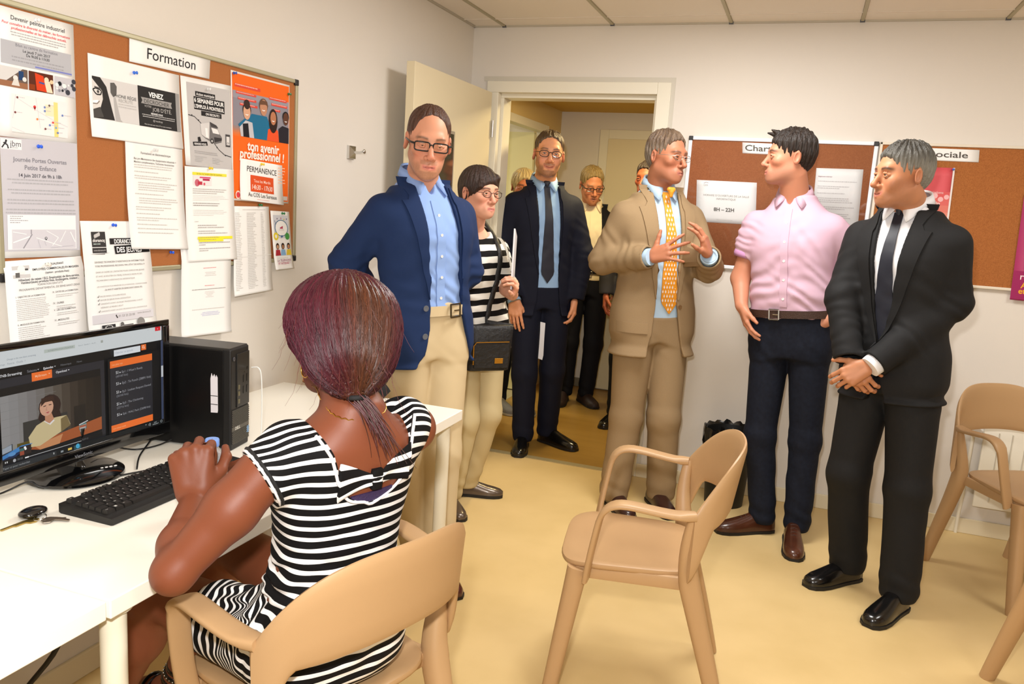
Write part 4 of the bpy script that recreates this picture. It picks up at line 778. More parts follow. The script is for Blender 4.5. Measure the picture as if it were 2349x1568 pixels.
for i in range(13): MB().tube([(-.30+.055*i, -.0125, .20), (-.30+.055*i, -.0125, .535)], (.0022, .004), 8).build('rib', mat('radiator_rib', (214, 208, 192), .3), ra, 60)
b = MB(); b.tube([(-.40, .01, .53), (-.362, .01, .53)], .012); b.lathe([(.022, -.045), (.024, -.04), (.022, -.005), (.014, 0)], (-.40, .0, .53), 16, 'Y'); b.build('valve', mat('valve_white', (224, 220, 212), .3), ra, 40)
for x in (-.3, .4): MB().span((x, .045, .2), (x+.03, .07, .54)).build('wall_bracket', mRad, ra)
MB().tube([(-.40, .01, .53), (-.40, .03, .2), (-.40, .055, .1), (-.40, .06, .0)], .008).build('pipe', mRad, ra, 60)
hk = empty('coat_hook', (0, -1.246, 1.617), 0, 'small chrome coat hook on the left wall beside the door', 'hook')
b = MB(); b.loft([[Vector((.001, y, z)) for y, z in ((-.028, -.028), (.028, -.028), (.028, .028), (-.028, .028))], [Vector((.010, y, z)) for y, z in ((-.026, -.026), (.026, -.026), (.026, .026), (-.026, .026))], [Vector((.022, y, z)) for y, z in ((-.006, -.006), (.006, -.006), (.006, .006), (-.006, .006))]]); b.build('plate', mChrome, hk)
b = MB(); b.tube([(.018, 0, 0), (.045, 0, .0), (.060, 0, .004)], [.006, .005, .005]); b.sphere((.066, 0, .005), .010, 14, (.6, 1, 1)); b.build('peg', mChrome, hk, 50)
# ---------------------------------------------------------------- implicit surfaces for bodies and clothes
F = np.float32
def V3(p): return np.array(p, F)
def nrm(v): v = np.array(v, float); return v/np.linalg.norm(v)
def smin(a, b, k):
    if k <= 0: return np.minimum(a, b)
    h = np.maximum(k-np.abs(a-b), 0)/k; return np.minimum(a, b)-h*h*k*.25
def smax(a, b, k): return -smin(-a, -b, k)
def cap(a, b, ra, rb=None, sq=None):
    """tapered capsule; sq=(axis, factor) squashes the section along an axis"""
    a, b = V3(a), V3(b); rb = ra if rb is None else rb; ab = b-a; L2 = float(ab@ab)+1e-12
    if sq is not None:
        ax = V3(nrm(sq[0])); s_ = F(1/sq[1]-1)
        def f(P):
            q = P-a; t = np.clip((q@ab)/L2, 0, 1); r = q-t[:, None]*ab
            r = r+(r@ax)[:, None]*ax*s_
            return (np.sqrt((r*r).sum(1))-(ra+(rb-ra)*t))*F(max(.75, min(1, sq[1])))
        return f
    def f(P):
        q = P-a; t = np.clip((q@ab)/L2, 0, 1); r = q-t[:, None]*ab
        return np.sqrt((r*r).sum(1))-(ra+(rb-ra)*t)
    return f
def ell(c, r, R_=None):
    c, r = V3(c), V3(r); R_ = None if R_ is None else np.array(R_, F)
    def f(P):
        q = P-c
        if R_ is not None: q = q@R_
        a = q/r; b = a/r; k0 = np.sqrt((a*a).sum(1)); k1 = np.sqrt((b*b).sum(1))+1e-9
        return k0*(k0-1)/k1
    return f
def halfspace(p, n):
    p, n = V3(p), V3(nrm(n)); return lambda P: (P-p)@n
def smooth_table(T, n=80):
    """T rows (t, a, b, ...) -> densely sampled with a monotone-ish cubic"""
    T = np.array(T, float); t = T[:, 0]; tt = np.linspace(t[0], t[-1], n); out = [tt]
    for c in range(1, T.shape[1]):
        y = T[:, c]; d = np.diff(y)/np.diff(t); m = np.zeros(len(t)); m[0] = d[0]; m[-1] = d[-1]
        for i in range(1, len(t)-1): m[i] = 0 if d[i-1]*d[i] <= 0 else 2*d[i-1]*d[i]/(d[i-1]+d[i])
        i = np.clip(np.searchsorted(t, tt)-1, 0, len(t)-2); h = t[i+1]-t[i]; s = (tt-t[i])/h
        out.append((2*s**3-3*s*s+1)*y[i]+(s**3-2*s*s+s)*h*m[i]+(-2*s**3+3*s*s)*y[i+1]+(s**3-s*s)*h*m[i+1])
    return np.array(out)
class Loft:
    """axis o->along w; rows (t, rx, rfront, rback, shift_front[, shift_side])"""
    def __init__(s, o, w, front, rows, n=2.4, off=0.0):
        s.o = V3(o); s.w = V3(nrm(w)); f_ = np.array(front, float); f_ = f_-s.w*float(f_@s.w); s.f = V3(nrm(f_)); s.l = V3(np.cross(-s.f, s.w))
        s.T = smooth_table([tuple(r)+(0,)*(6-len(r)) for r in rows]); s.n = n; s.off = off
    def co(s, P):
        q = P-s.o; return q@s.w, q@s.l, q@s.f
    def __call__(s, P):
        t, x, y = s.co(P); T = s.T
        rx = np.interp(t, T[0], T[1])+s.off; rf = np.interp(t, T[0], T[2])+s.off; rb = np.interp(t, T[0], T[3])+s.off
        y = y-np.interp(t, T[0], T[4]); x = x-np.interp(t, T[0], T[5]); ry = np.where(y > 0, rf, rb)
        k = (np.abs(x/rx)**s.n+np.abs(y/ry)**s.n)**(1/s.n)
        d = (k-1)*np.minimum(rx, ry)
        return smax(d, np.maximum(T[0][0]-t, t-T[0][-1]), .012).astype(F)
    def pt(s, t, ang, off=0.0):
        """surface point; ang 0=front, + toward the person's left"""
        T = s.T; rx = np.interp(t, T[0], T[1])+s.off+off; rf = np.interp(t, T[0], T[2])+s.off+off; rb = np.interp(t, T[0], T[3])+s.off+off
        c_, s_ = math.cos(ang), math.sin(ang); x = rx*math.copysign(abs(s_)**(2/s.n), s_); y = (rf if c_ > 0 else rb)*math.copysign(abs(c_)**(2/s.n), c_)
        y += np.interp(t, T[0], T[4]); x += np.interp(t, T[0], T[5])
        return np.array(s.o)+np.array(s.w)*t+np.array(s.l)*x+np.array(s.f)*y
def union(k, *fs):
    def f(P):
        d = fs[0](P)
        for g in fs[1:]: d = smin(d, g(P), k)
        return d
    return f
def sub(a, b, k=.004): return lambda P: smax(a(P), -b(P), k)
def inter(a, b, k=.004): return lambda P: smax(a(P), b(P), k)
def folds(f, items, seed=0):
    """cloth folds: items (center, radius, amplitude, direction, wavelength)"""
    rs = np.random.RandomState(seed); ph = rs.uniform(0, 6.28, (len(items), 3))
    def g(P):
        d = f(P)
        for (c, r, a, dr, wl), h in zip(items, ph):
            q = P-V3(c); m = np.exp(-(q*q).sum(1)/(r*r)); u = q@V3(nrm(dr)); k = F(6.28/wl)
            z_ = q@V3((.6, .5, .62)); x_ = q@V3((.7, -.7, .2))
            d = d-F(a)*m*np.sin(u*k+h[0]+1.3*np.sin(z_*k*F(.45)+h[1])+.8*np.sin(x_*k*F(.3)+h[2]))
        return d
    return g
def surf(f, lo, hi, h, newton=1):
    """sparse surface nets -> verts, quads"""
    lo = np.array(lo, float); hi = np.array(hi, float); B = 4
    nb = np.maximum(1, np.ceil((hi-lo)/(h*B)).astype(int)); n = nb*B
    cx = [lo[i]+(np.arange(nb[i])+.5)*h*B-.5*h for i in range(3)]
    C_ = np.stack(np.meshgrid(*cx, indexing='ij'), -1).reshape(-1, 3).astype(F)
    dc = f(C_); act = np.abs(dc) < h*B*.866*1.35+h
    D = np.repeat(np.repeat(np.repeat(np.where(dc < 0, -1, 1).astype(F).reshape(nb), B, 0), B, 1), B, 2)
    ia = np.argwhere(act.reshape(nb)); loc = np.stack(np.meshgrid(*[np.arange(B)]*3, indexing='ij'), -1).reshape(-1, 3)
    G = (ia[:, None, :]*B+loc[None]).reshape(-1, 3)
    d = np.empty(len(G), F); step = 250000
    for i in range(0, len(G), step): d[i:i+step] = f((lo+G[i:i+step]*h).astype(F))
    D[G[:, 0], G[:, 1], G[:, 2]] = d
    D[0] = D[-1] = 1; D[:, 0] = D[:, -1] = 1; D[:, :, 0] = D[:, :, -1] = 1
    s = (D < 0).astype(np.uint8); c = np.zeros(tuple(n-1), np.uint8)
    for i in (0, 1):
        for j in (0, 1):
            for k in (0, 1): c += s[i:n[0]-1+i, j:n[1]-1+j, k:n[2]-1+k]
    cells = np.argwhere((c > 0) & (c < 8)); idx = np.full(tuple(n-1), -1, np.int32); idx[tuple(cells.T)] = np.arange(len(cells))
    acc = np.zeros((len(cells), 3)); cnt = np.zeros(len(cells))
    cor = [np.array(q) for q in ((0,0,0),(1,0,0),(0,1,0),(1,1,0),(0,0,1),(1,0,1),(0,1,1),(1,1,1))]
    val = [D[tuple((cells+q).T)] for q in cor]
    for a in range(8):
        for b in range(a+1, 8):
            if np.abs(cor[a]-cor[b]).sum() != 1: continue
            va, vb = val[a], val[b]; m = (va < 0) != (vb < 0)
            t = (va/(va-vb+1e-12*(va == vb)))[m]
            acc[m] += cor[a]+t[:, None]*(cor[b]-cor[a]); cnt[m] += 1
    V = lo+(cells+acc/np.maximum(cnt, 1)[:, None])*h
    Q = []
    for ax in range(3):
        u, v = (ax+1) % 3, (ax+2) % 3; sl = [slice(1, None)]*3; sl[ax] = slice(0, -1); sh = [slice(1, None)]*3
        a_ = s[tuple(sl)]; b_ = s[tuple(sh)]; e = np.argwhere(a_ != b_); o = np.ones(3, int); o[ax] = 0; e = e+o
        ok = (e[:, u] < n[u]-1) & (e[:, v] < n[v]-1) & (e[:, ax] < n[ax]-1); e = e[ok]
        du = np.zeros(3, int); du[u] = 1; dv = np.zeros(3, int); dv[v] = 1
        q = np.stack([idx[tuple(x.T)] for x in (e, e-du, e-du-dv, e-dv)], 1)
        fl = s[tuple(e.T)] == 0
        q[fl] = q[fl][:, ::-1]; Q.append(q[(q >= 0).all(1)])
    Q = np.concatenate(Q)[:, ::-1]
    for _ in range(newton):
        P = V.astype(F); e = h*.35; d0 = f(P); g = np.stack([f(P+V3(np.eye(3)[i]*e))-f(P-V3(np.eye(3)[i]*e)) for i in range(3)], 1)/(2*e)
        st = (d0/np.maximum((g*g).sum(1), .3))[:, None]*g
        V = V-np.clip(st, -h*.7, h*.7)
    return V, Q
def sdfmesh(name, parts, mats, parent, col=None, smooth=True, root=None):
    """parts: list of (f, lo, hi, h); joined in one mesh. col(P)->rgb 0..1 linear"""
    vs, qs, n0 = [], [], 0
    for f, lo, hi, h in parts:
        v, q = surf(f, lo, hi, h); vs.append(v); qs.append(q+n0); n0 += len(v)
    v = np.concatenate(vs); q = np.concatenate(qs); return npmesh(name, v, q, mats, parent, col, smooth)
def npmesh(name, v, q, mats, parent, col=None, smooth=True):
    me = bpy.data.meshes.new(name); me.vertices.add(len(v)); o_ = np.zeros(3) if parent is None else np.array(parent.location)
    me.vertices.foreach_set('co', (v-o_).astype(F).ravel()); k = q.shape[1]
    me.loops.add(len(q)*k); me.loops.foreach_set('vertex_index', q.astype(np.int32).ravel())
    me.polygons.add(len(q)); me.polygons.foreach_set('loop_start', np.arange(0, len(q)*k, k, dtype=np.int32)); me.polygons.foreach_set('loop_total', np.full(len(q), k, np.int32))
    me.update(calc_edges=True); me.validate()
    if col is not None:
        a = me.color_attributes.new('col', 'FLOAT_COLOR', 'POINT'); c = np.ones((len(v), 4), F); c[:, :3] = col(v.astype(F)); a.data.foreach_set('color', c.ravel())
    return link(name, me, mats, parent, smooth)
def bvh(o, off):
    me = o.data; n = len(me.vertices); v = np.zeros(n*3, F); me.vertices.foreach_get('co', v); v = v.reshape(-1, 3)+np.array(off)
    return BVHTree.FromPolygons([tuple(x) for x in v.tolist()], [tuple(p.vertices) for p in me.polygons])
def lerp(a, b, t): return np.array(a, float)*(1-t)+np.array(b, float)*t
def sm(x, a, b): t = np.clip((x-a)/(b-a), 0, 1); return t*t*(3-2*t)
# ---------------------------------------------------------------- people: generic builder
def linc(c): return np.array(lin(c), F)
mSkin = mat('skin', (255, 255, 255), .48, spec=.35, attr='col', sss=.12, bump=(900, .06))
mHair = mat('hair', (255, 255, 255), .42, spec=.5, attr='col', bump=(260, .9, 5, .006), stretch=(1, 1, .12))
mEye = mat('eye', (255, 255, 255), .15, attr='col', coat=.5)
mFrame = mat('spectacle_frame', (20, 19, 20), .3)
mLens = bpy.data.materials.new('spectacle_lens'); mLens.use_nodes = True
nt = mLens.node_tree; nt.nodes.clear(); t_ = nt.nodes.new('ShaderNodeBsdfTransparent'); g_ = nt.nodes.new('ShaderNodeBsdfGlossy'); g_.inputs['Roughness'].default_value = .05; mx = nt.nodes.new('ShaderNodeMixShader'); mx.inputs[0].default_value = .05; ot = nt.nodes.new('ShaderNodeOutputMaterial')
for a, b in ((t_.outputs[0], mx.inputs[1]), (g_.outputs[0], mx.inputs[2]), (mx.outputs[0], ot.inputs[0])): nt.links.new(a, b)
def frame3(yaw, pitch=0, roll=0):
    """columns: left, back, up of a figure facing (sin yaw, -cos yaw)"""
    return np.array(Matrix.Rotation(yaw, 3, 'Z') @ Matrix.Rotation(pitch, 3, 'X') @ Matrix.Rotation(roll, 3, 'Y'))
class Head:
    def __init__(s, c, yaw, pitch=0, roll=0, sc=1.0, wide=1.0, nose=1.0, jaw=1.0, smile=0.0, chin=1.0, lips=1.0, lid=0.0):
        s.c = np.array(c, float); s.R = frame3(yaw, pitch, roll); s.k = sc; s.wide, s.nose, s.jaw, s.smile, s.chin, s.lips = wide, nose, jaw, smile, chin, lips; s.lid = lid
    def W(s, p): return s.c+s.R@(np.array(p, float)*s.k)
    def L(s, P): return ((P-V3(s.c))@np.array(s.R, F))/F(s.k)
    def face(s):
        """signed distance in head space (metres of a standard head)"""
        w_, j, n_ = s.wide, s.jaw, s.nose; sm_ = s.smile
        A = [(ell((0, .016, .036), (.0765*w_, .097, .083)), 0), (ell((0, -.028, -.03), (.060*w_, .060, .085)), .035)]
        for q in (1, -1):
            A += [(cap((q*.046*w_*j, .010, -.052), (q*.015, -.062, -.095), .018, .018), .035), (ell((q*.045*w_, -.060, -.022), (.019, .018, .017)), .025)]
        A += [(cap((-.034, -.079, .021), (.034, -.079, .021), .0105), .022), (ell((0, -.079, -.101*s.chin), (.019, .015, .014)), .022), (ell((0, -.050, -.076), (.034, .030, .030)), .03)]
        def f(P):
            d = None
            for g, k in A: d = g(P) if d is None else smin(d, g(P), k)
            for q in (1, -1): d = smax(d, -ell((q*.0315*w_, -.0985, .0), (.017, .0155, .0125))(P), .014)
            # eyelids
            for q in (1, -1):
                x0 = q*.0315*w_
                for pts, r in (([(x0-.0145, -.0795, -.0005), (x0-.006, -.0888, .0058-s.lid), (x0+.006, -.0888, .0058-s.lid), (x0+.0145, -.0785, .0)], .0030), ([(x0-.0145, -.0795, -.0010), (x0-.005, -.0875, -.0068), (x0+.005, -.0875, -.0068), (x0+.0145, -.0785, -.0005)], .0026)):
                    for a, b in zip(pts, pts[1:]): d = smin(d, cap(a, b, r)(P), .004)
            d = smin(d, cap((0, -.084, .010), (0, -.1085-.012*(n_-1), -.034), .0075, .0105)(P), .013)
            d = smin(d, ell((0, -.1085-.012*(n_-1), -.037), (.0105, .0105, .0095))(P), .008)
            for q in (1, -1): d = smin(d, ell((q*.0125, -.0955, -.0415), (.0085, .011, .0075))(P), .007)
            for q in (1, -1): d = smax(d, -ell((q*.0062, -.1020, -.0475), (.0036, .0055, .0032))(P), .003)
            # mouth
            up = .004*sm_
            d = smin(d, ell((0, -.0840, -.071), (.028, .0135, .020))(P), .018)
            for q in (1, -1):
                d = smin(d, cap((0, -.0978, -.0672), (q*(.022+.006*sm_), -.0845+.002*sm_, -.0700+up*1.4), .0044*s.lips, .0024)(P), .004)
                d = smin(d, cap((0, -.0966, -.0798), (q*(.020+.005*sm_), -.0845+.002*sm_, -.0722+up*1.4), .0054*s.lips, .0024)(P), .005)
                d = smax(d, -cap((0, -.1030, -.0735), (q*(.022+.006*sm_), -.0890+.002*sm_, -.0711+up*1.4), .0016+.0020*sm_, .0012)(P), .003)
                if sm_: d = smin(d, ell((q*.040*w_, -.066, -.043), (.013, .010, .012))(P), .03)
            # ears
            for q in (1, -1):
                Rq = np.array(Matrix.Rotation(q*.42, 3, 'Z') @ Matrix.Rotation(-.22, 3, 'X'))
                e = ell((q*.0800*w_, .016, -.008), (.0085, .0185, .031), Rq)(P)
                e = smax(e, -ell((q*.0875*w_, .011, -.006), (.0062, .0105, .019), Rq)(P), .005)
                d = smin(d, e, .007)
            # neck
            return d
        return f
    def sdf(s, neck_r=.054, neck_to=None):
        neck_r = neck_r*1.10
        f = s.face(); k = F(s.k); nk = None
        nt_ = V3(neck_to); nk = cap(s.W((0, .022, -.075)), nt_, neck_r*.96, neck_r*1.08)
        def g(P): return smin(f(s.L(P))*k, nk(P), .022)
        return g
    def box(s, neck_to, m=.02):
        pts = np.array([s.W(p) for p in [(x, y, z) for x in (-.095, .095) for y in (-.13, .125) for z in (-.13, .135)]]+[np.array(neck_to)+d for d in ((.07, .07, 0), (-.07, -.07, -.03))])
        return pts.min(0)-m, pts.max(0)+m
    def col(s, skin, lip=(176, 96, 88), beard=None, beard_w=.7, brow=(60, 44, 36), ruddy=.25, brow_w=1.0, low=.02, shave=None):
        sk, lp, bw = linc(skin), linc(lip), linc(brow); w_ = s.wide
        bd = None if beard is None else linc(beard)
        def c(P):
            q = s.L(P); x, y, z = q[:, 0], q[:, 1], q[:, 2]; ax = np.abs(x); front = sm(-y, .02, .05)
            n = (np.sin(x*410+np.sin(z*380)*2)*np.sin(z*450+np.sin(x*290)*2)*np.sin(y*430+1.7)*.5+.5)
            C = np.repeat(sk[None], len(P), 0)
            red = linc((206, 104, 84))*float(sk.mean()/.42+.001)
            m = (np.exp(-((ax-.042)**2/.0005+(z+.035)**2/.0006))*.8+np.exp(-(x**2/.0002+(z+.036)**2/.0003))*.8+sm(np.abs(x), .068, .082)*sm(y, -.02, .0)*.7)*ruddy*sm(z, -.2, -.08)
            C = C*(1-m[:, None])+np.minimum(red, 1)*m[:, None]
            if bd is not None:
                jawm = sm(-z, .045+.0, .068)*sm(ax, .0, .01)+sm(-z, .084, .092)
                side = sm(ax, .047*w_, .058*w_)*sm(-z, -.0, .035)*sm(y, .035, .0)
                mous = sm(-z, .048, .054)*sm(z, -.0665, -.062)*sm(ax, .034, .026)*front
                chin = sm(-z, .084, .090)*front
                jaw_ = sm(-z, .052, .075)*sm(ax, .024, .036)*sm(y, .035, .0)
                m = np.clip(np.maximum.reduce([mous, chin*sm(y, .01, -.02), jaw_, side*.8]), 0, 1)*sm(z, -.128, -.112)*beard_w*(.55+.45*n)
                C = C*(1-m[:, None])+bd*m[:, None]
            if shave is not None:
                m = np.clip(sm(-z, .045, .07)*sm(y, .03, -.01), 0, 1)*shave*sm(z, -.135, -.115)
                C = C*(1-m[:, None])+linc((120, 100, 92))*m[:, None]
            up = .004*s.smile*1.4
            zl = -.0735+(up+.0022)*(ax/.024)**2
            lipm = np.exp(-((z-zl)/.0085)**4)*sm(.026+.006*s.smile-ax, 0, .006)*sm(-y, .083, .088)
            C = C*(1-.75*lipm[:, None])+lp*.75*lipm[:, None]
            zc = .0212+.0035*np.exp(-((ax-.034)/.014)**2)-(ax > .044)*(ax-.044)*.45
            bm = np.exp(-((z-zc)/(.0038*brow_w))**2)*sm(ax, .010, .017)*sm(ax, .056, .046)*sm(-y, .05, .06)*.9
            C = C*(1-bm[:, None])+bw*bm[:, None]
            ln = np.exp(-((z-(-.0733+(up+.0022)*(ax/.024)**2))/.0016)**2)*sm(.022-ax, 0, .004)*sm(-y, .085, .09)*.6
            if s.smile > .4 and False:
                tt = np.exp(-((z-(-.0728+up*(ax/.024)**2))/.0022)**2)*sm(.019-ax, 0, .004)*sm(-y, .085, .09)
                C = C*(1-tt[:, None])+linc((232, 222, 208))*tt[:, None]
            else: C = C*(1-ln[:, None])+linc((90, 44, 40))*ln[:, None]
            return C
        return c
    def eyes(s, parent, iris=(70, 52, 40), look=(0, 0)):
        for q in (1, -1):
            c = np.array((q*.0315*s.wide, -.0775, -.0005)); R_ = .0118
            b = MB(); b.sphere((0, 0, 0), R_*s.k, 24); bm = b.bm; vs = np.array([v.co[:] for v in bm.verts]); fs = [[v.index for v in f.verts] for f in (bm.verts.index_update() or bm.faces)]; bm.free()
            d = s.R@nrm((look[0], -1, look[1])); u = (vs/np.linalg.norm(vs, axis=1)[:, None])@d
            c_ = np.where(u[:, None] > .965, linc((12, 10, 10)), np.where(u[:, None] > .80, linc(iris), linc((206, 194, 184))))
            me = bpy.data.meshes.new('eye'); w_ = s.W(c)-np.array(parent.location); me.from_pydata([tuple(p) for p in vs+w_], [], fs)
            a = me.color_attributes.new('col', 'FLOAT_COLOR', 'POINT'); cc = np.ones((len(vs), 4), F); cc[:, :3] = c_; a.data.foreach_set('color', cc.ravel())
            link('eye', me, mEye, parent, True)
    def teeth(s, parent):
        f = ell((0, -.0800, -.0735), (.022, .0168, .0065)); g = lambda P: f(s.L(P))*F(s.k)
        c = s.W((0, -.08, -.0735)); sdfmesh('teeth', [(g, c-.035, c+.035, .003)], mat('teeth', (236, 228, 214), .3), parent)
    def tube(s, pts, r, n=8): return [Vector(s.W(p)) for p in pts]
    def glasses(s, parent, style='rect', frame=None, r=.0021, y=-.101, z=-.003, w=.024, h=.0155, sag=.0):
        o = Vector(parent.location); fm = frame or mFrame; b = MB(); w0 = s.wide
        g = empty('spectacles', (0, 0, 0)); g.parent = parent
        for q in (1, -1):
            cx = q*.0335*w0; e = {'rect': 5.0, 'oval': 2.2, 'round': 2.6}[style]; ring = []
            for i in range(29):
                t = 2*math.pi*i/28; ct, st = math.cos(t), math.sin(t)
                ring.append(Vector(s.W((cx+w*math.copysign(abs(ct)**(2/e), ct), y+.006*(abs(ct)**2)*(1 if q*ct > 0 else .3), z+h*math.copysign(abs(st)**(2/e), st))))-o)
            b.tube(ring, r*s.k, 8, cap=False)
            l_ = MB(); l_.face([p for p in ring[:-1]]); l_.build('lens', mLens, g)
            tp = [(q*(.0335*w0+w), y+.005, z+h*.45), (q*(.0745*w0), y+.022, z+h*.45), (q*(.0815*w0), -.02, z+h*.4), (q*(.0835*w0), .012, z+h*.35), (q*.082*w0, .028, z-.015)]
            b.tube([Vector(s.W(p))-o for p in tp], [(r*1.5*s.k, r*.8*s.k)]*5 if style == 'rect' else r*.8*s.k, 8)
        b.tube([Vector(s.W(p))-o for p in ((-.0335*w0+w, y+.002, z+h*.35), (0, y-.004, z+h*.55), (.0335*w0-w, y+.002, z+h*.35))], r*.9*s.k, 8)
        b.build('rims', fm, g, 50)
        return g
    def hair(s, parent, color, color2=None, t=.008, top=.072, cut=(.0, -.135, -.014), cutr=(.12, .099, .098), nape=-.055, side=-.022, taper=1.0, seed=1, amp=.0022, fringe=None, spike=0, thin=None, bulk=(1, 1, 1), name='hair', ear=True, h=.003, part=None, grey=None, short=.6):
        f0 = ell((0, .016, .036), (.0765*s.wide*bulk[0]+t, .097*bulk[1]+t, .083*bulk[2]+t)); extra = [ell((0, .045, -.01), (.062*s.wide+t*.7, .066+t*.6, .075))]
        c_ = ell(cut, cutr); rs = np.random.RandomState(seed); ph = rs.uniform(0, 6.28, 6)
        def f(P):
            q = s.L(P); x, y, z = q[:, 0], q[:, 1], q[:, 2]
            d = smin(f0(q), extra[0](q), .03)
            an = np.arctan2(x, -y+.02)
            d = d-F(amp)*(np.sin(an*23+ph[0]+z*30)+.6*np.sin(an*41+ph[1]-z*40)+.7*np.sin(x*160+ph[2]+y*60)*sm(z, .06, .1))
            d = d+F(t*short)*(1-sm(z, .03, .085)).astype(F)
            if spike: d = d-F(spike)*(np.maximum(0, np.sin(x*190+ph[3])*np.sin(y*170+ph[4])))*sm(z, .085, .115)
            low = nape+(side-nape)*sm(-y, -.06, .0)
            d = d+F(t*taper)*sm(-z, -.03, .06).astype(F)
            d = smax(d, low-z, .008)
            d = smax(d, -c_(q), .016)
            if ear:
                for e in (1, -1): d = smax(d, -ell((e*.085*s.wide, .010, -.012), (.022, .024, .034))(q), .006)
            if thin is not None: d = smax(d, -ell(thin[0], thin[1])(q), .012)
            if fringe is not None:
                for a, b, r1, r2 in fringe: d = smin(d, cap(a, b, r1, r2)(q), .012)
            return d*F(s.k)
        A, B = linc(color), linc(color2 or color); G = None if grey is None else linc(grey)
        def col(P):
            q = s.L(P); x, y, z = q[:, 0], q[:, 1], q[:, 2]; an = np.arctan2(x, -y+.02)
            n = .5+.5*np.sin(an*37+ph[0]+2.2*np.sin(z*60+ph[1])+x*90)*np.sin(an*19+ph[2]+z*25)
            if part is not None: n = np.clip(part(x, y, z)+.25*(n-.5), 0, 1)
            C = A*(1-n[:, None])+B*n[:, None]
            if G is not None:
                m = sm(-z, -.07, .0)*(.45+.55*n); C = C*(1-m[:, None])+G*m[:, None]
            return C
        pts = np.array([s.W((x, y, z)) for x in (-.12, .12) for y in (-.13, .15) for z in (-.14, .16)])
        if fringe is not None: pts = np.concatenate([pts, np.array([s.W(p) for a, b, r1, r2 in fringe for p in (a, b)])])
        return sdfmesh(name, [(f, pts.min(0)-.02, pts.max(0)+.02, h)], mHair, parent, col)
def hand(wrist, fdir, palm, thumb_side, curl=(.35, .4, .45, .5), spread=.10, thumb=(.5, .35, .25), sc=1.0, tcurl=.25):
    """hand SDF. fdir: wrist->knuckles; palm: normal out of the palm; thumb_side: +1/-1 along cross(fdir,palm)"""
    w_ = nrm(fdir); n = np.array(palm, float); n = nrm(n-w_*(n@w_)); l = np.cross(w_, n)*thumb_side; o = np.array(wrist, float)
    def pt(a, b, c): return o+(w_*a+l*b+n*c)*sc
    K = [pt(.082, .030, .001), pt(.087, .010, -.003), pt(.083, -.010, -.002), pt(.075, -.028, .002)]
    base = [pt(.012, .018, 0), pt(.010, .007, 0), pt(.010, -.006, 0), pt(.012, -.017, 0)]
    palm_ = [cap(b, k, .0135*sc, .0108*sc) for b, k in zip(base, K)]+[cap(pt(.02, .016, .006), pt(.06, .026, .004), .013*sc, .010*sc), cap(pt(.02, -.014, .006), pt(.06, -.02, .005), .014*sc, .010*sc)]
    fingers = []; L_ = [(.041, .025, .020), (.046, .028, .021), (.042, .026, .020), (.033, .020, .018)]
    allp = list(K)
    for i in range(4):
        cu = curl[i] if isinstance(curl[i], (tuple, list)) else (curl[i], curl[i]*1.15, curl[i]*.8); a = 0; p = K[i]; yaw = spread*(1.2-i*.85); seg = []
        for j in range(3):
            a += cu[j]; d = w_*math.cos(a)*math.cos(yaw)+n*math.sin(a)+l*math.sin(yaw)*math.cos(a); q = p+nrm(d)*L_[i][j]*sc
            r0 = (.0092, .0080, .0073)[j]*(1 if i < 3 else .88)*sc; r1 = (.0082, .0073, .0060)[j]*(1 if i < 3 else .88)*sc
            seg.append(cap(p, q, r0, r1)); p = q; allp.append(q)
        fingers.append(union(.004, *seg))
    tb = pt(.020, .020, .006); d = nrm(l*math.sin(thumb[0]+.35)+w_*math.cos(thumb[0]+.35)+n*thumb[1]); p1 = tb+d*.040*sc
    d2 = nrm(d+n*tcurl*.6-l*tcurl*.5+w_*tcurl*.5); p2 = p1+d2*.032*sc; d3 = nrm(d2+n*tcurl*.4-l*tcurl*.7+w_*tcurl*.3); p3 = p2+d3*.025*sc; allp += [p1, p2, p3]
    th = union(.006, cap(tb, p1, .0155*sc, .0112*sc), cap(p1, p2, .0105*sc, .0092*sc), cap(p2, p3, .0092*sc, .0070*sc))
    pal = union(.014, *palm_)
    def f(P):
        d = smin(pal(P), th(P), .014); g = fingers[0](P)
        for q in fingers[1:]: g = np.minimum(g, q(P))
        return smin(d, g, .006)
    A = np.array(allp+[o]); return f, A.min(0)-.025, A.max(0)+.025
def bbox(pts, m): A = np.array(pts, float); return A.min(0)-m, A.max(0)+m
def conform(B, grid, d, off, thick, name, mats, parent, col=None):
    """grid of points (rows) dropped on BVH along direction d, made a thin patch"""
    d = Vector(nrm(d)); R_ = len(grid); C_ = len(grid[0]); v = []
    for row in grid:
        for p in row:
            h = B.ray_cast(Vector(p)-d*.3, d, .7)
            v.append(np.array(h[0] if h[0] is not None else p))
    v = np.array(v); dn = np.array(d); top = v-dn*off; bot = v-dn*(off-thick)
    q = []; N = R_*C_
    for i in range(R_-1):
        for j in range(C_-1):
            a = i*C_+j; f = (a, a+1, a+C_+1, a+C_); q.append(f); q.append(tuple(x+N for x in f[::-1]))
    rim = [j for j in range(C_)]+[i*C_+C_-1 for i in range(1, R_)]+[(R_-1)*C_+j for j in range(C_-2, -1, -1)]+[i*C_ for i in range(R_-2, 0, -1)]
    for a, b in zip(rim, rim[1:]+rim[:1]): q.append((b, a, a+N, b+N))
    o = npmesh(name, np.concatenate([top, bot]), np.array(q), mats, parent, col, False)
    o.data.shade_smooth()
    bm = bmesh.new(); bm.from_mesh(o.data); bmesh.ops.recalc_face_normals(bm, faces=bm.faces[:]); bm.to_mesh(o.data); bm.free()
    try: o.data.set_sharp_from_angle(angle=math.radians(50))
    except Exception: pass
    return o
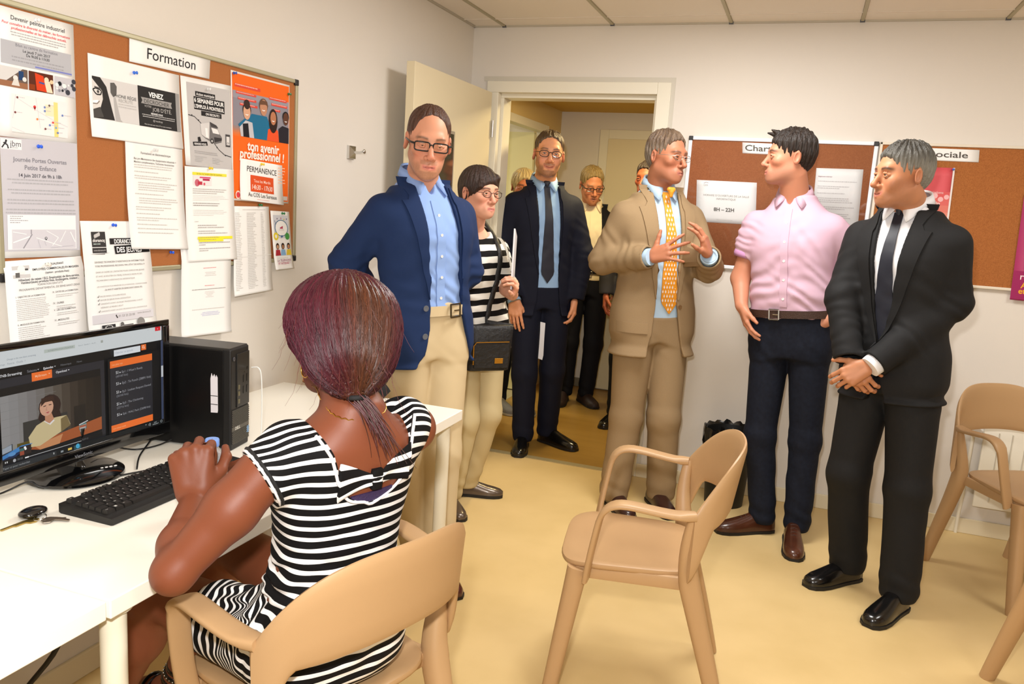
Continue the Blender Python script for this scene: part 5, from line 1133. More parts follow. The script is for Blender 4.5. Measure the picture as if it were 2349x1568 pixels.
TORSO = [(-.06, .150, .095, .105, 0), (.0, .168, .100, .118, 0), (.14, .172, .103, .122, 0), (.26, .162, .106, .102, 0), (.37, .156, .106, .090, 0), (.51, .164, .110, .092, 0), (.65, .178, .115, .103, 0), (.755, .182, .102, .106, -.004), (.83, .160, .086, .100, -.010), (.89, .120, .072, .088, -.016), (.94, .090, .064, .076, -.022), (1.0, .070, .058, .064, -.026), (1.05, .060, .055, .058, -.028)]
class Fig:
    """a figure. Camera-side coordinates (X to image right, T toward the lens, Z up) relative to base; a = turn of the torso to image right"""
    def __init__(s, label, base, a, pel, neck, wide=1.0, deep=1.0, name='person'):
        s.base = np.array((base[0], base[1], 0.0)); tx, ty = CAM_POS.x-base[0], CAM_POS.y-base[1]; s.b = math.atan2(tx, -ty); s.a = math.radians(a)
        s.root = empty(name, tuple(s.base), 0, label, 'person')
        s.r = np.array((math.cos(s.b), math.sin(s.b), 0)); s.t = np.array((math.sin(s.b), -math.cos(s.b), 0))
        s.yaw = s.b+s.a; R_ = frame3(s.yaw); s.left, s.front = R_[:, 0], -R_[:, 1]
        s.pel, s.neck = s.P(pel), s.P(neck); s.ax = nrm(s.neck-s.pel); s.Lt = float(np.linalg.norm(s.neck-s.pel)); s.wide, s.deep = wide, deep
    def P(s, c): return s.base+s.r*c[0]+s.t*c[1]+np.array((0, 0, c[2]))
    def loc(s, x, f, z): return s.base+s.left*x+s.front*f+np.array((0, 0, z))
    def torso(s, off=0.0, t0=-.06, t1=1.05, rows=None, wk=None):
        R_ = []
        for r in (rows or TORSO):
            R_.append((r[0]*s.Lt, r[1]*s.wide, r[2]*s.deep, r[3]*s.deep, r[4]))
        T = smooth_table([tuple(r)+(0,) for r in R_], 120).T; T = T[(T[:, 0] >= t0*s.Lt-1e-6) & (T[:, 0] <= t1*s.Lt+1e-6)][:, :5]
        T = T[::4] if len(T) > 30 else T
        if wk: T = np.array([wk(r) for r in T])
        return Loft(s.pel, s.ax, s.front, [tuple(r) for r in T], off=off)
    def tp(s, t, x=0, f=0): return s.pel+s.ax*(t*s.Lt)+s.left*x+s.front*f
    def shoulder(s, q): return s.tp(.778, q*.164*s.wide, -.012)
    def edge_x(s, tab, t): return np.interp(t, [r[0] for r in tab], [r[1] for r in tab])
    # ---- legs, shoes
    def trousers(s, mats, hipz, legs, r=(.092, .070, .062, .064), top=.27, seed=3, name='trousers', h=.007, break_=.010, off=.004):
        """legs: {'L':(knee, ankle)} in camera coordinates"""
        tl = s.torso(off, -.06, top); fs = [tl]; pts = [s.tp(top, .2), s.tp(top, -.2), s.tp(0, .2, .15), s.tp(0, -.2, -.15)]; fl = []
        legf = []
        for q, (kn, an) in legs.items():
            qs = 1 if q == 'L' else -1; hp = s.tp(.02, qs*.085*s.wide); kn, an = s.P(kn), s.P(an); pts += [kn, an]
            legf.append(union(.03, cap(hp, kn, r[0]*s.wide, r[1]), cap(kn, an, r[1], r[3])))
            u = nrm(an-kn); fl += [(an-u*.035, .055, break_, (.25, .1, 1), .085), (kn, .07, .0035, (.3, .5, 1), .08), (lerp(kn, an, .5), .10, .003, (.9, .3, .5), .11), (hp-np.array((0, 0, .05)), .09, .004, (.7, .2, 1), .07)]
        lf = lambda P: smin(legf[0](P), legf[1](P), .012) if len(legf) > 1 else legf[0](P)
        f = lambda P: smin(tl(P), lf(P), .035)
        zb = min(p[2] for p in pts)-.035
        g = folds(f, fl, seed); cut = lambda P: smax(g(P), zb-P[:, 2], .004)
        lo, hi = bbox(pts, .13); return sdfmesh(name, [(cut, lo, hi, h)], mats, s.root)
    def shoe(s, at, ang, mats, sole, L_=.285, w=.048, hi_=.085, name='shoe', lace=None):
        """at: heel-to-ankle point on the floor in camera coords; ang: turn of the toe, degrees to image right"""
        o = s.P((at[0], at[1], 0)); th = s.b+math.radians(ang); d = np.array((math.sin(th), -math.cos(th), 0)); l = np.array((d[1], -d[0], 0))
        r = empty(name, tuple(o-s.base)); r.parent = s.root; b = MB(); rings = []
        prof = [(-.062, .016, .05, .062), (-.055, .030, .065, .085), (-.03, .036, .082, .095), (.0, .036, .090, .092), (.04, .037, .084, .075), (.08, .041, .068, .06), (.13, .046, .052, .046), (.17, .044, .043, .036), (.20, .034, .034, .026), (.218, .016, .022, .014)]
        k = L_/.285
        for x, ww, hh, sh in prof:
            ring = []
            for i in range(18):
                t = math.pi*(i/17); c_, s_ = math.cos(t), math.sin(t)
                ring.append(tuple(d*x*k+l*(ww*w/.048*math.copysign(abs(c_)**.8, c_))+np.array((0, 0, .012+(hh*hi_/.085)*abs(s_)**.75))))
            rings.append(ring)
        b.loft(rings); b.build('upper', mats, r, 60)
        b = MB(); out = []
        for x, ww, *_ in prof: out.append((x*k, ww*w/.048+.004))
        poly = [tuple(d*x+l*y) for x, y in out]+[tuple(d*x-l*y) for x, y in out[::-1]]
        b.loft([[Vector((p[0], p[1], z)) for p in poly] for z in (.001, .014)]); b.build('sole', sole, r)
        if lace:
            for i in range(4):
                x = .035+.022*i; z = .012+np.interp(x, [p[0] for p in prof], [p[2] for p in prof])*hi_/.085+.0015
                b = MB(); b.tube([tuple(d*x*k+l*y+np.array((0, 0, z-abs(y)*.35))) for y in (-.016, 0, .016)], .0022, 6); b.build('lace', lace, r)
        return r
    # ---- upper garments
    def sleeve(s, q, el, wr, r=(.066, .056, .046), back=0): 
        sh = s.shoulder(q); return union(.03, cap(sh, el, r[0], r[1]), cap(el, wr, r[1]*1.0, r[2])), [sh, el, wr]
    def jacket(s, mats, arms, hem=-.10, off=.022, front=None, sleeve=(.068, .058, .048), seed=5, h=.005, name='jacket', shirt=None, flare=.012, fold_amp=.0028, round_hem=.06):
        """front: (left table, right table) of the opening edge x at t (person's left is +)"""
        def wk(r):
            t = r[0]/s.Lt; e = flare*max(0, .3-t)/.4; return (r[0], r[1]+e, r[2]+e, r[3]+e, r[4])
        rows = [(hem, .168, .112, .118, 0)]+[x for x in TORSO if x[0] > hem+.04]
        body = s.torso(off, hem, .965, rows, wk); fs = []; pts = []; fl = []; slf = []
        for q, (el, wr) in arms.items():
            qs = 1 if q == 'L' else -1; f, pp = s.sleeve(qs, el, wr, sleeve); slf.append((f, cap(lerp(el, wr, .86), lerp(el, wr, 1.25), sleeve[2]-.009), wr, nrm(wr-el))); pts += pp
            u = nrm(wr-el); fl += [(el, .075, fold_amp*1.3, nrm(u+nrm(el-s.shoulder(qs))+s.left*.4), .055), (lerp(el, wr, .6), .08, fold_amp*.8, u, .05), (lerp(s.shoulder(qs), el, .55), .09, fold_amp*.8, (u+np.array((0, 0, .6))), .06)]
        fl += [(s.tp(.42, .1, .1), .12, fold_amp*.7, (.4, .2, 1), .08), (s.tp(.42, -.1, .1), .12, fold_amp*.7, (-.4, .2, 1), .08), (s.tp(.45, 0, -.1), .15, fold_amp, (.2, .1, 1), .09)]
        inner = shirt
        lt, rt = (front or (None, None))
        def f(P):
            d = body(P)
            if lt is not None:
                t, x, y = body.co(P); t = t/s.Lt
                w_ = np.maximum(x-np.interp(t, [r[0] for r in lt], [r[1] for r in lt]), np.interp(t, [r[0] for r in rt], [r[1] for r in rt])-x)
                w_ = np.maximum(w_, -.015-y)
                d = smax(d, -w_.astype(F), .006)
            d = smax(d, -(body(P)+.016), .003)
            for g, ho, wr, u in slf:
                e = smax(g(P), ((P-V3(wr))@V3(u)).astype(F), .004)
                d = smin(d, e, .028)
            for g, ho, wr, u in slf: d = smax(d, -ho(P), .003)
            return d
        g = folds(f, fl, seed); pts += [s.tp(hem-.02, .24, .2), s.tp(hem-.02, -.24, -.2), s.tp(1.03)]
        lo, hi = bbox(pts, .08); o = sdfmesh(name, [(g, lo, hi, h)], mats, s.root); s.body = body; return o
    def shirt(s, mats, arms=None, t0=.05, t1=1.0, off=.004, sleeve=(.062, .054, .046), h=.006, seed=9, name='shirt', fold_amp=.003, col=None, vneck=None, rows=None, extra=None, cutz=None, tuck=0.0):
        def wk(r):
            t = r[0]/s.Lt; e = tuck*math.exp(-((t-.36)/.07)**2); return (r[0], r[1]+e, r[2]+e, r[3]+e, r[4])
        body = s.torso(off, t0, t1, rows, wk if tuck else None); pts = [s.tp(t0, .24, .2), s.tp(t0, -.24, -.2), s.tp(1.05)]; fl = [(s.tp(.38, .08, .1), .12, fold_amp, (.5, .2, 1), .05), (s.tp(.42, -.09, .1), .13, fold_amp, (-.5, .2, 1), .06), (s.tp(.6, .1, .12), .12, fold_amp*.8, (.9, .2, .6), .07), (s.tp(.75, 0, .12), .1, fold_amp*.5, (.7, .2, -.6), .06)]
        slf = []
        for q, (el, wr) in (arms or {}).items():
            qs = 1 if q == 'L' else -1; f, pp = s.sleeve(qs, el, wr, sleeve); slf.append((f, wr, nrm(wr-el))); pts += pp; u = nrm(wr-el)
            fl += [(el, .07, fold_amp*1.5, u, .035), (lerp(s.shoulder(qs), el, .5), .09, fold_amp, u+np.array((0, 0, .5)), .05)]
        def f(P):
            d = body(P)
            for g, wr, u in slf: d = smin(d, smax(g(P), ((P-V3(wr))@V3(u)).astype(F), .004), .03)
            if vneck: d = smax(d, -vneck(P), .004)
            if extra: d = extra(P, d)
            return d
        g = folds(f, fl, seed); lo, hi = bbox(pts, .09); o = sdfmesh(name, [(g, lo, hi, h)], mats, s.root, col); s.sbody = body; return o
    def collar(s, mats, rn=.060, open_=.16, drop=.036, point=.048, up=.018, name='collar', t=1.0, tilt=.048, ctr=-.026):
        """turn-down shirt collar round the neck"""
        rn = rn*1.08; up = up+.018; c = s.tp(t, 0, ctr); N = 34; objs = []
        for q in (1, -1):
            rows = [[], [], []]
            for i in range(N):
                ph = open_+(math.pi-open_)*i/(N-1); cs, sn = math.cos(ph), math.sin(ph)
                fr = .5+.5*cs; pk = max(0, 1-abs(ph-open_-.27)/(.27 if ph < open_+.27 else .60))
                zu = up-tilt*fr; zl = zu-drop*(1-.15*fr)-point*pk
                def pt(r, z, push=0): return c+s.left*(q*sn*r)+s.front*(cs*(r*.98+push))+s.ax*z
                rows[0].append(pt(rn-.003, zu-.004)); rows[1].append(pt(rn+.004, zu+.002)); rows[2].append(pt(rn+.016+.022*pk, zl, .020*pk))
            v = np.array(rows[0]+rows[1]+rows[2]); Q = []
            for k in range(2):
                for i in range(N-1):
                    a = k*N+i; Q.append((a, a+1, a+N+1, a+N))
            o = npmesh(name, v, np.array(Q), mats, s.root, None, True); m = o.modifiers.new('thickness', 'SOLIDIFY'); m.thickness = .0025; m.offset = 0; objs.append(o)
        return objs
    def lapel(s, B, mats, edge, q, t0, t1=.985, wmax=.075, notch=.80, name='lapel', off=.007, cw=.055):
        """edge: table x(t); from the button (t0) to the neck (t1)"""
        grid = []
        for i in range(29):
            u = i/28; t = t0+(t1-t0)*u; x = np.interp(t, [r[0] for r in edge], [r[1] for r in edge])
            if u < notch: w_ = wmax*(u/notch)**.8
            elif u < notch+.04: w_ = wmax*(1-(u-notch)/.04)+cw*.55*((u-notch)/.04)
            else: w_ = cw*.72+cw*.28*((u-notch-.04)/(1-notch-.04))
            dz = .0 if u > notch else -.03*max(0, (u-notch*.75)/(notch*.25))
            row = []
            for j in range(5):
                k = j/4; row.append(s.tp(t, x+q*(-.002+w_*k), 0)+s.ax*(-dz*k*.5))
            grid.append(row)
        return conform(B, grid, -s.front, off, off, name, mats, s.root)
    def tie(s, B, mats, t_top, t_tip, w=(.030, .046, .082), shift=(0, 0), name='tie', knot=True, off=.008):
        grid = []; L_ = (t_top-t_tip)*s.Lt
        for i in range(25):
            u = i/24; t = t_top+(t_tip-t_top)*u; x = shift[0]+(shift[1]-shift[0])*u; tip = .06
            ww = np.interp(u, [0, .12, 1-tip/L_*.9, 1], [w[0], w[1]*.7, w[2], .004]) if True else 0
            grid.append([s.tp(t, x+ww*(j/4-.5), 0) for j in range(5)])
        o = conform(B, grid, -s.front, off, .005, name, mats, s.root)
        if knot:
            h = B.ray_cast(Vector(s.tp(t_top+.015, shift[0], .3)), Vector(-s.front), .6); p = np.array(h[0]) if h[0] is not None else s.tp(t_top, shift[0], .1)
            p = p+s.front*.010; f = union(.006, cap(p+s.ax*.012+s.left*.010, p+s.ax*.012-s.left*.010, .011), cap(p, p-s.ax*.016, .013, .009))
            sdfmesh('tie_knot', [(f, *bbox([p], .045), .003)], mats, s.root)
        return o
    def buttons(s, B, mats, pts, r=.0055, name='button', push=.004):
        for x, t in pts:
            h = B.ray_cast(Vector(s.tp(t, x, .3)), Vector(-s.front), .6)
            if h[0] is None: continue
            n = Vector(s.front); R_ = n.to_track_quat('Z', 'Y').to_matrix().to_4x4(); b = MB(); b.lathe([(r*.6, 0), (r, .0005), (r, .002), (r*.8, .0026), (r*.55, .0018)], n=14)
            o = b.build(name, mats, s.root, 40); o.matrix_local = Matrix.Translation(Vector(h[0])+n*push*.3-Vector(s.base)) @ R_
    def belt(s, mats, t, buckle, off=.012, hgt=.034, q=0.0, bw=.05, name='belt'):
        L_ = s.torso(off, -.06, 1.0); v = []; N = 48; o = np.array(s.base)
        ring = []
        for i in range(N):
            an = 2*math.pi*i/N; ring.append([L_.pt(t*s.Lt-hgt/2, an), L_.pt(t*s.Lt-hgt/2, an, .004), L_.pt(t*s.Lt+hgt/2, an, .004), L_.pt(t*s.Lt+hgt/2, an)])
        v = np.array(ring).reshape(-1, 3); Q = []
        for i in range(N):
            for k in range(4):
                a = i*4+k; b_ = i*4+(k+1) % 4; c = ((i+1) % N)*4; Q.append((a, c+k, c+(k+1) % 4, b_))
        ob = npmesh(name, v, np.array(Q), mats, s.root, None, True); ob.data.set_sharp_from_angle(angle=.6)
        bm = bmesh.new(); bm.from_mesh(ob.data); bmesh.ops.recalc_face_normals(bm, faces=bm.faces[:]); bm.to_mesh(ob.data); bm.free()
        if buckle:
            c = L_.pt(t*s.Lt, q, .008); nn = nrm(L_.pt(t*s.Lt, q, .05)-L_.pt(t*s.Lt, q)); l = nrm(np.cross(s.ax, -nn)); b = MB(); hw, hh = bw/2, hgt/2+.005
            P4 = [c+l*hw+s.ax*hh, c-l*hw+s.ax*hh, c-l*hw-s.ax*hh, c+l*hw-s.ax*hh]
            for i in range(4): b.tube([Vector(P4[i])-Vector(o), Vector(P4[(i+1) % 4])-Vector(o)], .0032, 8, 4)
            b.tube([Vector(c+l*hw*.2+s.ax*0)-Vector(o), Vector(c-l*hw)-Vector(o)], .0024, 8); b.build('buckle', buckle, ob, 40)
        return ob
    def body(s, parts, col, core=True, name='body', mats=None):
        """skin: head and hands meshes plus a slim core under the clothes, one mesh"""
        P = list(parts)
        if core:
            c = s.torso(-.02, 0, 1.0); P.append((c, *bbox([s.tp(0, .2, .15), s.tp(0, -.2, -.15), s.tp(1.02)], .03), .016))
        return sdfmesh(name, P, mats or mSkin, s.root, col)
# ---------------------------------------------------------------- the cast
mSuitK = mat('black_suit', (25, 25, 26), .75, spec=.25, bump=(700, .12))
mShirtW = mat('white_shirt', (236, 236, 240), .75, spec=.2, bump=(600, .08))
mTieN = mat('navy_tie', (20, 24, 38), .5)
mShoeK = mat('black_leather', (12, 11, 11), .22, coat=.35)
mSole = mat('dark_sole', (18, 16, 15), .6)
mShoeB = mat('brown_leather', (84, 44, 26), .28, coat=.35, mottle=(14, (54, 26, 14), .25))
mButton = mat('dark_button', (40, 38, 38), .35)
mPearl = mat('pearl_button', (236, 232, 228), .25)
mSteel = mat('steel', (190, 188, 182), .25, metal=1)
def p_black():
    s = Fig('grey-haired man in a black suit and dark tie, hands clasped in front', (2.2, -.95), -25, (.02, 0, .87), (-.015, -.02, 1.548))
    hd = Head(s.P((-.043, .035, 1.637)), s.b+math.radians(-58), math.radians(4), math.radians(0), .965, 1.0, nose=1.3, smile=.7)
    elL, wrL = s.P((.185, .02, 1.19)), s.P((-.045, .185, .955)); elR, wrR = s.P((-.190, .03, 1.17)), s.P((-.135, .16, .955))
    hl = hand(lerp(wrL, s.P((-.1, .2, .92)), .35), s.r*-.75+s.t*.15-np.array((0, 0, .55)), -s.t*.8-s.r*.3-np.array((0, 0, .4)), -1, (.5, .55, .6, .7), .04, (.5, .1))
    hr = hand(s.P((-.13, .165, .945)), s.r*.55+s.t*.0-np.array((0, 0, .75)), -s.t*1+s.r*.2, 1, (.5, .5, .5, .5), .03, (.3, .3))
    hc = hd.col((190, 130, 94), beard=(120, 96, 84), beard_w=.28, brow=(30, 22, 20), brow_w=1.5, lip=(184, 108, 96))
    s.body([(hd.sdf(.056, s.tp(.97, 0, -.02)), *hd.box(s.tp(.97, 0, -.02)), .0028), (hl[0], hl[1], hl[2], .003), (hr[0], hr[1], hr[2], .003)], hc)
    hd.eyes(s.root, (50, 34, 24), (-.2, 0)); hd.teeth(s.root)
    hd.hair(s.root, (116, 112, 102), (50, 47, 42), t=.009, nape=-.06, amp=.0026, spike=.004, seed=4, grey=(150, 146, 136), part=lambda x, y, z: sm(z, .02, .11)*.75+.1)
    sh = s.shirt(mShirtW, None, .1, .985, .004)
    B = bvh(sh, s.base); s.tie(B, mTieN, .93, .12, (.034, .05, .085)); s.collar(mShirtW, .063, .14, .032, .05, up=.024)
    ed = [(-.12, .045), (.0, .014), (.14, -.004), (.19, .002), (.4, .028), (.985, .066)]; er = [(a, -x) for a, x in ed]
    jb = s.jacket(mSuitK, {'L': (elL, wrL), 'R': (elR, wrR)}, -.10, .020, (ed, er), (.070, .060, .052), shirt=None)
    B2 = bvh(jb, s.base)
    for q, e in ((1, ed), (-1, er)): s.lapel(B2, mSuitK, e, q, .2, .985, .082)
    for q, el, wr, nm in ((1, elL, wrL, 'cuff'),):
        d = nrm(wr-el); b = MB(); b.tube([tuple(wr-d*.01-s.base), tuple(wr+d*.022-s.base)], [.042, .040], 20); b.build('shirt_cuff', mShirtW, s.root, 50)
    s.buttons(B2, mButton, [(.0, .17)], .009)
    s.trousers(mSuitK, None, {'L': ((.125, .07, .48), (.148, .075, .085)), 'R': ((-.085, .0, .48), (-.045, -.085, .085))}, (.100, .078, .07, .072), seed=2, break_=.012)
    s.shoe((-.04, -.09), -40, mShoeK, mSole, .29); s.shoe((.146, .093), -24, mShoeK, mSole, .29)
p_black()
mPink = mat('pink_shirt', (206, 172, 190), .75, spec=.2, bump=(600, .08))
mPinkD = mat('pink_cuff', (196, 146, 190), .75, spec=.2)
mJean = mat('dark_denim', (24, 29, 42), .8, spec=.2, mottle=(60, (17, 20, 31), .25), bump=(800, .2))
mBeltB = mat('braided_brown_belt', (58, 34, 22), .5, bump=(300, .8, 2, .003))
mTan = mat('tan_suit', (154, 130, 98), .8, spec=.2, bump=(800, .12), mottle=(500, (143, 120, 89), .3))
mBlueS = mat('pale_blue_shirt', (178, 204, 228), .75, spec=.2, bump=(600, .08))
mBlueS2 = mat('blue_shirt', (142, 172, 226), .75, spec=.2, bump=(600, .08))
mBlueS3 = mat('soft_blue_shirt', (150, 182, 220), .75, spec=.2)
mNavy = mat('navy_blazer', (28, 47, 86), .8, spec=.2, bump=(800, .15))
mNavy2 = mat('midnight_suit', (19, 22, 38), .75, spec=.2, bump=(800, .12))
mDark = mat('charcoal_suit', (17, 17, 22), .75, spec=.2)
mChino = mat('beige_chino', (206, 186, 148), .8, spec=.2, bump=(800, .1))
mOrange = mat('orange_tie', (228, 150, 36), .5)
def p_pink():
    s = Fig('dark-haired man in a pink shirt and dark jeans, hands on hips, looking left', (1.87, -.45), -14, (-.03, 0, .88), (-.095, -.01, 1.568))
    hd = Head(s.P((-.128, .03, 1.722)), s.b+math.radians(-76), math.radians(1), 0, .975, 1.0, nose=1.15)
    elR, wrR = s.P((-.285, -.06, 1.17)), s.P((-.262, .03, 1.055)); cuR = lerp(s.shoulder(-1), elR, .56)
    elL, wrL = s.P((.27, -.05, 1.25)), s.P((.105, .08, 1.03))
    hr = hand(lerp(wrR, s.P((-.25, .05, 1.03)), .3), s.r*.35+s.t*.25-np.array((0, 0, .9)), s.r*1.0+s.t*-.2, 1, (.25, .25, .3, .4), .10, (.3, .2), .98)
    hl = hand(lerp(wrL, s.P((.1, .08, 1.02)), .4), s.r*-.95+s.t*.28-np.array((0, 0, .12)), -s.t*.9-np.array((0, 0, .3)), -1, (.15, .2, .25, .3), .12, (.5, -.1), .98)
    fr = union(.02, cap(lerp(s.shoulder(-1), elR, .5), elR, .046, .043), cap(elR, wrR, .043, .029, (s.t, .85)))
    fl_ = cap(elL, wrL, .04, .029)
    hc = hd.col((202, 138, 108), shave=.25, brow=(40, 26, 18), brow_w=1.4, lip=(190, 112, 102), ruddy=.3)
    arm = lambda h_, f_: (lambda P: smin(h_[0](P), f_(P), .018))
    s.body([(hd.sdf(.055, s.tp(.96, 0, -.02)), *hd.box(s.tp(.96, 0, -.02)), .0028), (arm(hr, fr), np.minimum(hr[1], bbox([elR, wrR], .07)[0]), np.maximum(hr[2], bbox([elR, wrR, lerp(s.shoulder(-1), elR, .5)], .06)[1]), .0035), (arm(hl, fl_), np.minimum(hl[1], bbox([elL, wrL], .06)[0]), np.maximum(hl[2], bbox([elL, wrL], .06)[1]), .0035)], hc)
    hd.eyes(s.root, (60, 44, 34))
    hd.hair(s.root, (40, 26, 17), (22, 13, 8), t=.010, cut=(0, -.142, -.020), nape=-.075, side=-.018, taper=.7, amp=.0022, spike=.006, seed=7, fringe=[((-.02, -.075, .098), (-.03, -.098, .104), .010, .004), ((.01, -.07, .104), (.012, -.09, .114), .012, .004)])
    sh = s.shirt(mPink, {'R': (lerp(s.shoulder(-1), elR, .3), cuR), 'L': (elL, lerp(elL, wrL, .62))}, .20, .985, .014, (.070, .066, .062), seed=21, fold_amp=.004, tuck=.012, vneck=ell(s.tp(.99, 0, .06), (.018, .06, .045), np.array([s.left, s.front, s.ax]).T))
    B = bvh(sh, s.base)
    for q, c, d in ((-1, cuR, nrm(cuR-s.shoulder(-1))), (1, lerp(elL, wrL, .60), nrm(wrL-elL))):
        b = MB(); b.tube([tuple(c-d*.022-s.base), tuple(c-d*.0-s.base), tuple(c+d*.014-s.base)], [.064, .066, .062], 24, cap=False); o = b.build('rolled_cuff', mPinkD, s.root, 60); m = o.modifiers.new('thickness', 'SOLIDIFY'); m.thickness = .004
    conform(B, [[s.tp(t, x) for x in (-.016, 0, .016)] for t in np.linspace(.28, .90, 24)], -s.front, .004, .003, 'placket', mPink, s.root)
    s.collar(mPink, .062, .30, .034, .040, up=.028)
    s.buttons(B, mPearl, [(.0, t) for t in (.33, .45, .57, .69, .81)], .0058, push=.012)
    s.trousers(mJean, None, {'L': ((.082, .03, .47), (.092, .06, .085)), 'R': ((-.115, .03, .46), (-.062, .04, .085))}, (.092, .068, .056, .060), .255, seed=31, break_=.010, off=.010)
    s.belt(mBeltB, .232, mSteel, .018, .034, -.15, .046)
    s.shoe((-.065, .035), -58, mShoeB, mSole, .30, lace=mat('brown_lace', (60, 34, 20), .6)); s.shoe((.078, .095), 4, mShoeB, mSole, .30, lace=_M['brown_lace'])
p_pink()
def p_tan():
    s = Fig('older man in a tan suit and orange patterned tie, gesturing with both hands', (1.2, -.42), 26, (.0, 0, .875), (-.02, -.02, 1.582), 1.03)
    hd = Head(s.P((-.005, .02, 1.705)), s.b+math.radians(50), math.radians(3), math.radians(2), .985, .97, nose=1.35)
    elR, wrR = s.P((-.262, .04, 1.205)), s.P((-.045, .20, 1.245)); elL, wrL = s.P((.235, .03, 1.205)), s.P((.222, .20, 1.265))
    hr = hand(wrR+nrm(wrR-elR)*.012, s.r*.75+s.t*.25+np.array((0, 0, .30)), s.r*.35-s.t*.85-np.array((0, 0, .2)), 1, (.12, .15, .2, .22), .32, (.75, .05), 1.02, .0)
    hl = hand(wrL+nrm(wrL-elL)*.02, s.r*-.35+s.t*.2+np.array((0, 0, .9)), -s.r*.85-s.t*.25, 1, (.30, .28, .3, .35), .10, (.55, .15), 1.0)
    hc = hd.col((178, 116, 86), brow=(92, 70, 60), brow_w=1.2, lip=(160, 96, 86), shave=.12, ruddy=.35)
    s.body([(hd.sdf(.054, s.tp(.97, 0, -.02)), *hd.box(s.tp(.97, 0, -.02)), .0028), (hr[0], hr[1], hr[2], .003), (hl[0], hl[1], hl[2], .003)], hc)
    hd.eyes(s.root, (84, 84, 80))
    hd.hair(s.root, (116, 94, 72), (78, 60, 47), t=.008, cut=(0, -.128, -.012), cutr=(.12, .108, .104), nape=-.085, side=-.030, amp=.0028, spike=.004, seed=12, grey=(130, 120, 106))
    hd.glasses(s.root, 'oval', mat('thin_metal_rim', (190, 188, 184), .25, metal=.8), .0011, h=.0145)
    sh = s.shirt(mBlueS, None, .06, .985, .004); B = bvh(sh, s.base)
    tt, tb = .945, .15; t_o = s.tie(B, mOrange, tt, tb, (.036, .05, .088), (.0, .028)); Bt = bvh(t_o, s.base)
    w = mat('tie_lozenge', (236, 228, 224), .5); v = []; q = []; n = 0
    for i in range(26):
        for j in range(-3, 4):
            t = tt-.03-(tt-tb-.06)*(i/25); x = .028*(tt-t)/(tt-tb)+(j+(i % 2)*.5)*.0145; g = []
            for dx, dz in ((0, .0085), (.0042, -.002), (0, -.0085), (-.0042, -.002)):
                h = Bt.ray_cast(Vector(s.tp(t, x+dx, .3))+Vector(s.ax*dz), Vector(-s.front), .285)
                if h[0] is None or np.dot(np.array(h[1]), s.front) < .3: break
                g.append(np.array(h[0])+s.front*.0009)
            if len(g) == 4:
                if max(abs(float((g[0]-k)@s.front)) for k in g) < .012: v += g; q.append((n, n+1, n+2, n+3)); n += 4
    if v: npmesh('lozenge_pattern', np.array(v), np.array(q), w, t_o, None, False).location = -Vector(s.base)+Vector(s.base)
    ch = [c for c in t_o.children]
    for c in ch:
        co = np.zeros(len(c.data.vertices)*3, F); c.data.vertices.foreach_get('co', co); co = co.reshape(-1, 3)-np.array(s.base, F); c.data.vertices.foreach_set('co', co.ravel()); c.data.update()
    s.collar(mBlueS, .061, .16, .034, .05, up=.026)
    ed = [(-.16, .115), (.0, .085), (.2, .062), (.4, .058), (.985, .064)]; er = [(-.16, -.09), (.0, -.062), (.2, -.05), (.4, -.046), (.985, -.064)]
    j = s.jacket(mTan, {'L': (elL, wrL), 'R': (elR, wrR)}, -.15, .024, (ed, er), (.068, .062, .054), seed=15, fold_amp=.0038, flare=.016); B2 = bvh(j, s.base)
    s.lapel(B2, mTan, ed, 1, .22, .985, .082); s.lapel(B2, mTan, er, -1, .22, .985, .082)
    conform(B2, [[s.tp(t, x) for x in np.linspace(-.205, -.085, 8)] for t in (.015, .03, .06, .085)], -s.front, .006, .006, 'pocket_flap', mTan, s.root)
    s.buttons(B2, mat('tan_button', (122, 92, 58), .4), [(.075, .2), (.08, .05)], .010)
    s.buttons(B2, mat('red_rosette', (150, 30, 30), .5), [(.125, .74)], .0045, 'lapel_pin', .014)
    for el, wr in ((elL, wrL), (elR, wrR)):
        d = nrm(wr-el); b = MB(); b.tube([tuple(wr-d*.02-s.base), tuple(wr+d*.014-s.base)], [.040, .039], 20); b.build('shirt_cuff', mBlueS, s.root, 50)
    d = nrm(wrL-elL); b = MB(); b.tube([tuple(wrL+d*.020-s.base), tuple(wrL+d*.03-s.base)], [.034, .034], 20, cap=False); b.build('wristwatch', mSteel, s.root, 50)
    s.trousers(mTan, None, {'L': ((.095, .03, .46), (.118, -.02, .075)), 'R': ((-.085, .05, .45), (-.112, .07, .075))}, (.100, .078, .068, .072), .12, seed=16, break_=.012, off=.008)
    s.shoe((-.118, .055), 28, mat('oxblood_leather', (52, 26, 20), .3, coat=.3), mSole, .29); s.shoe((.092, -.03), 22, _M['oxblood_leather'], mSole, .29)
p_tan()
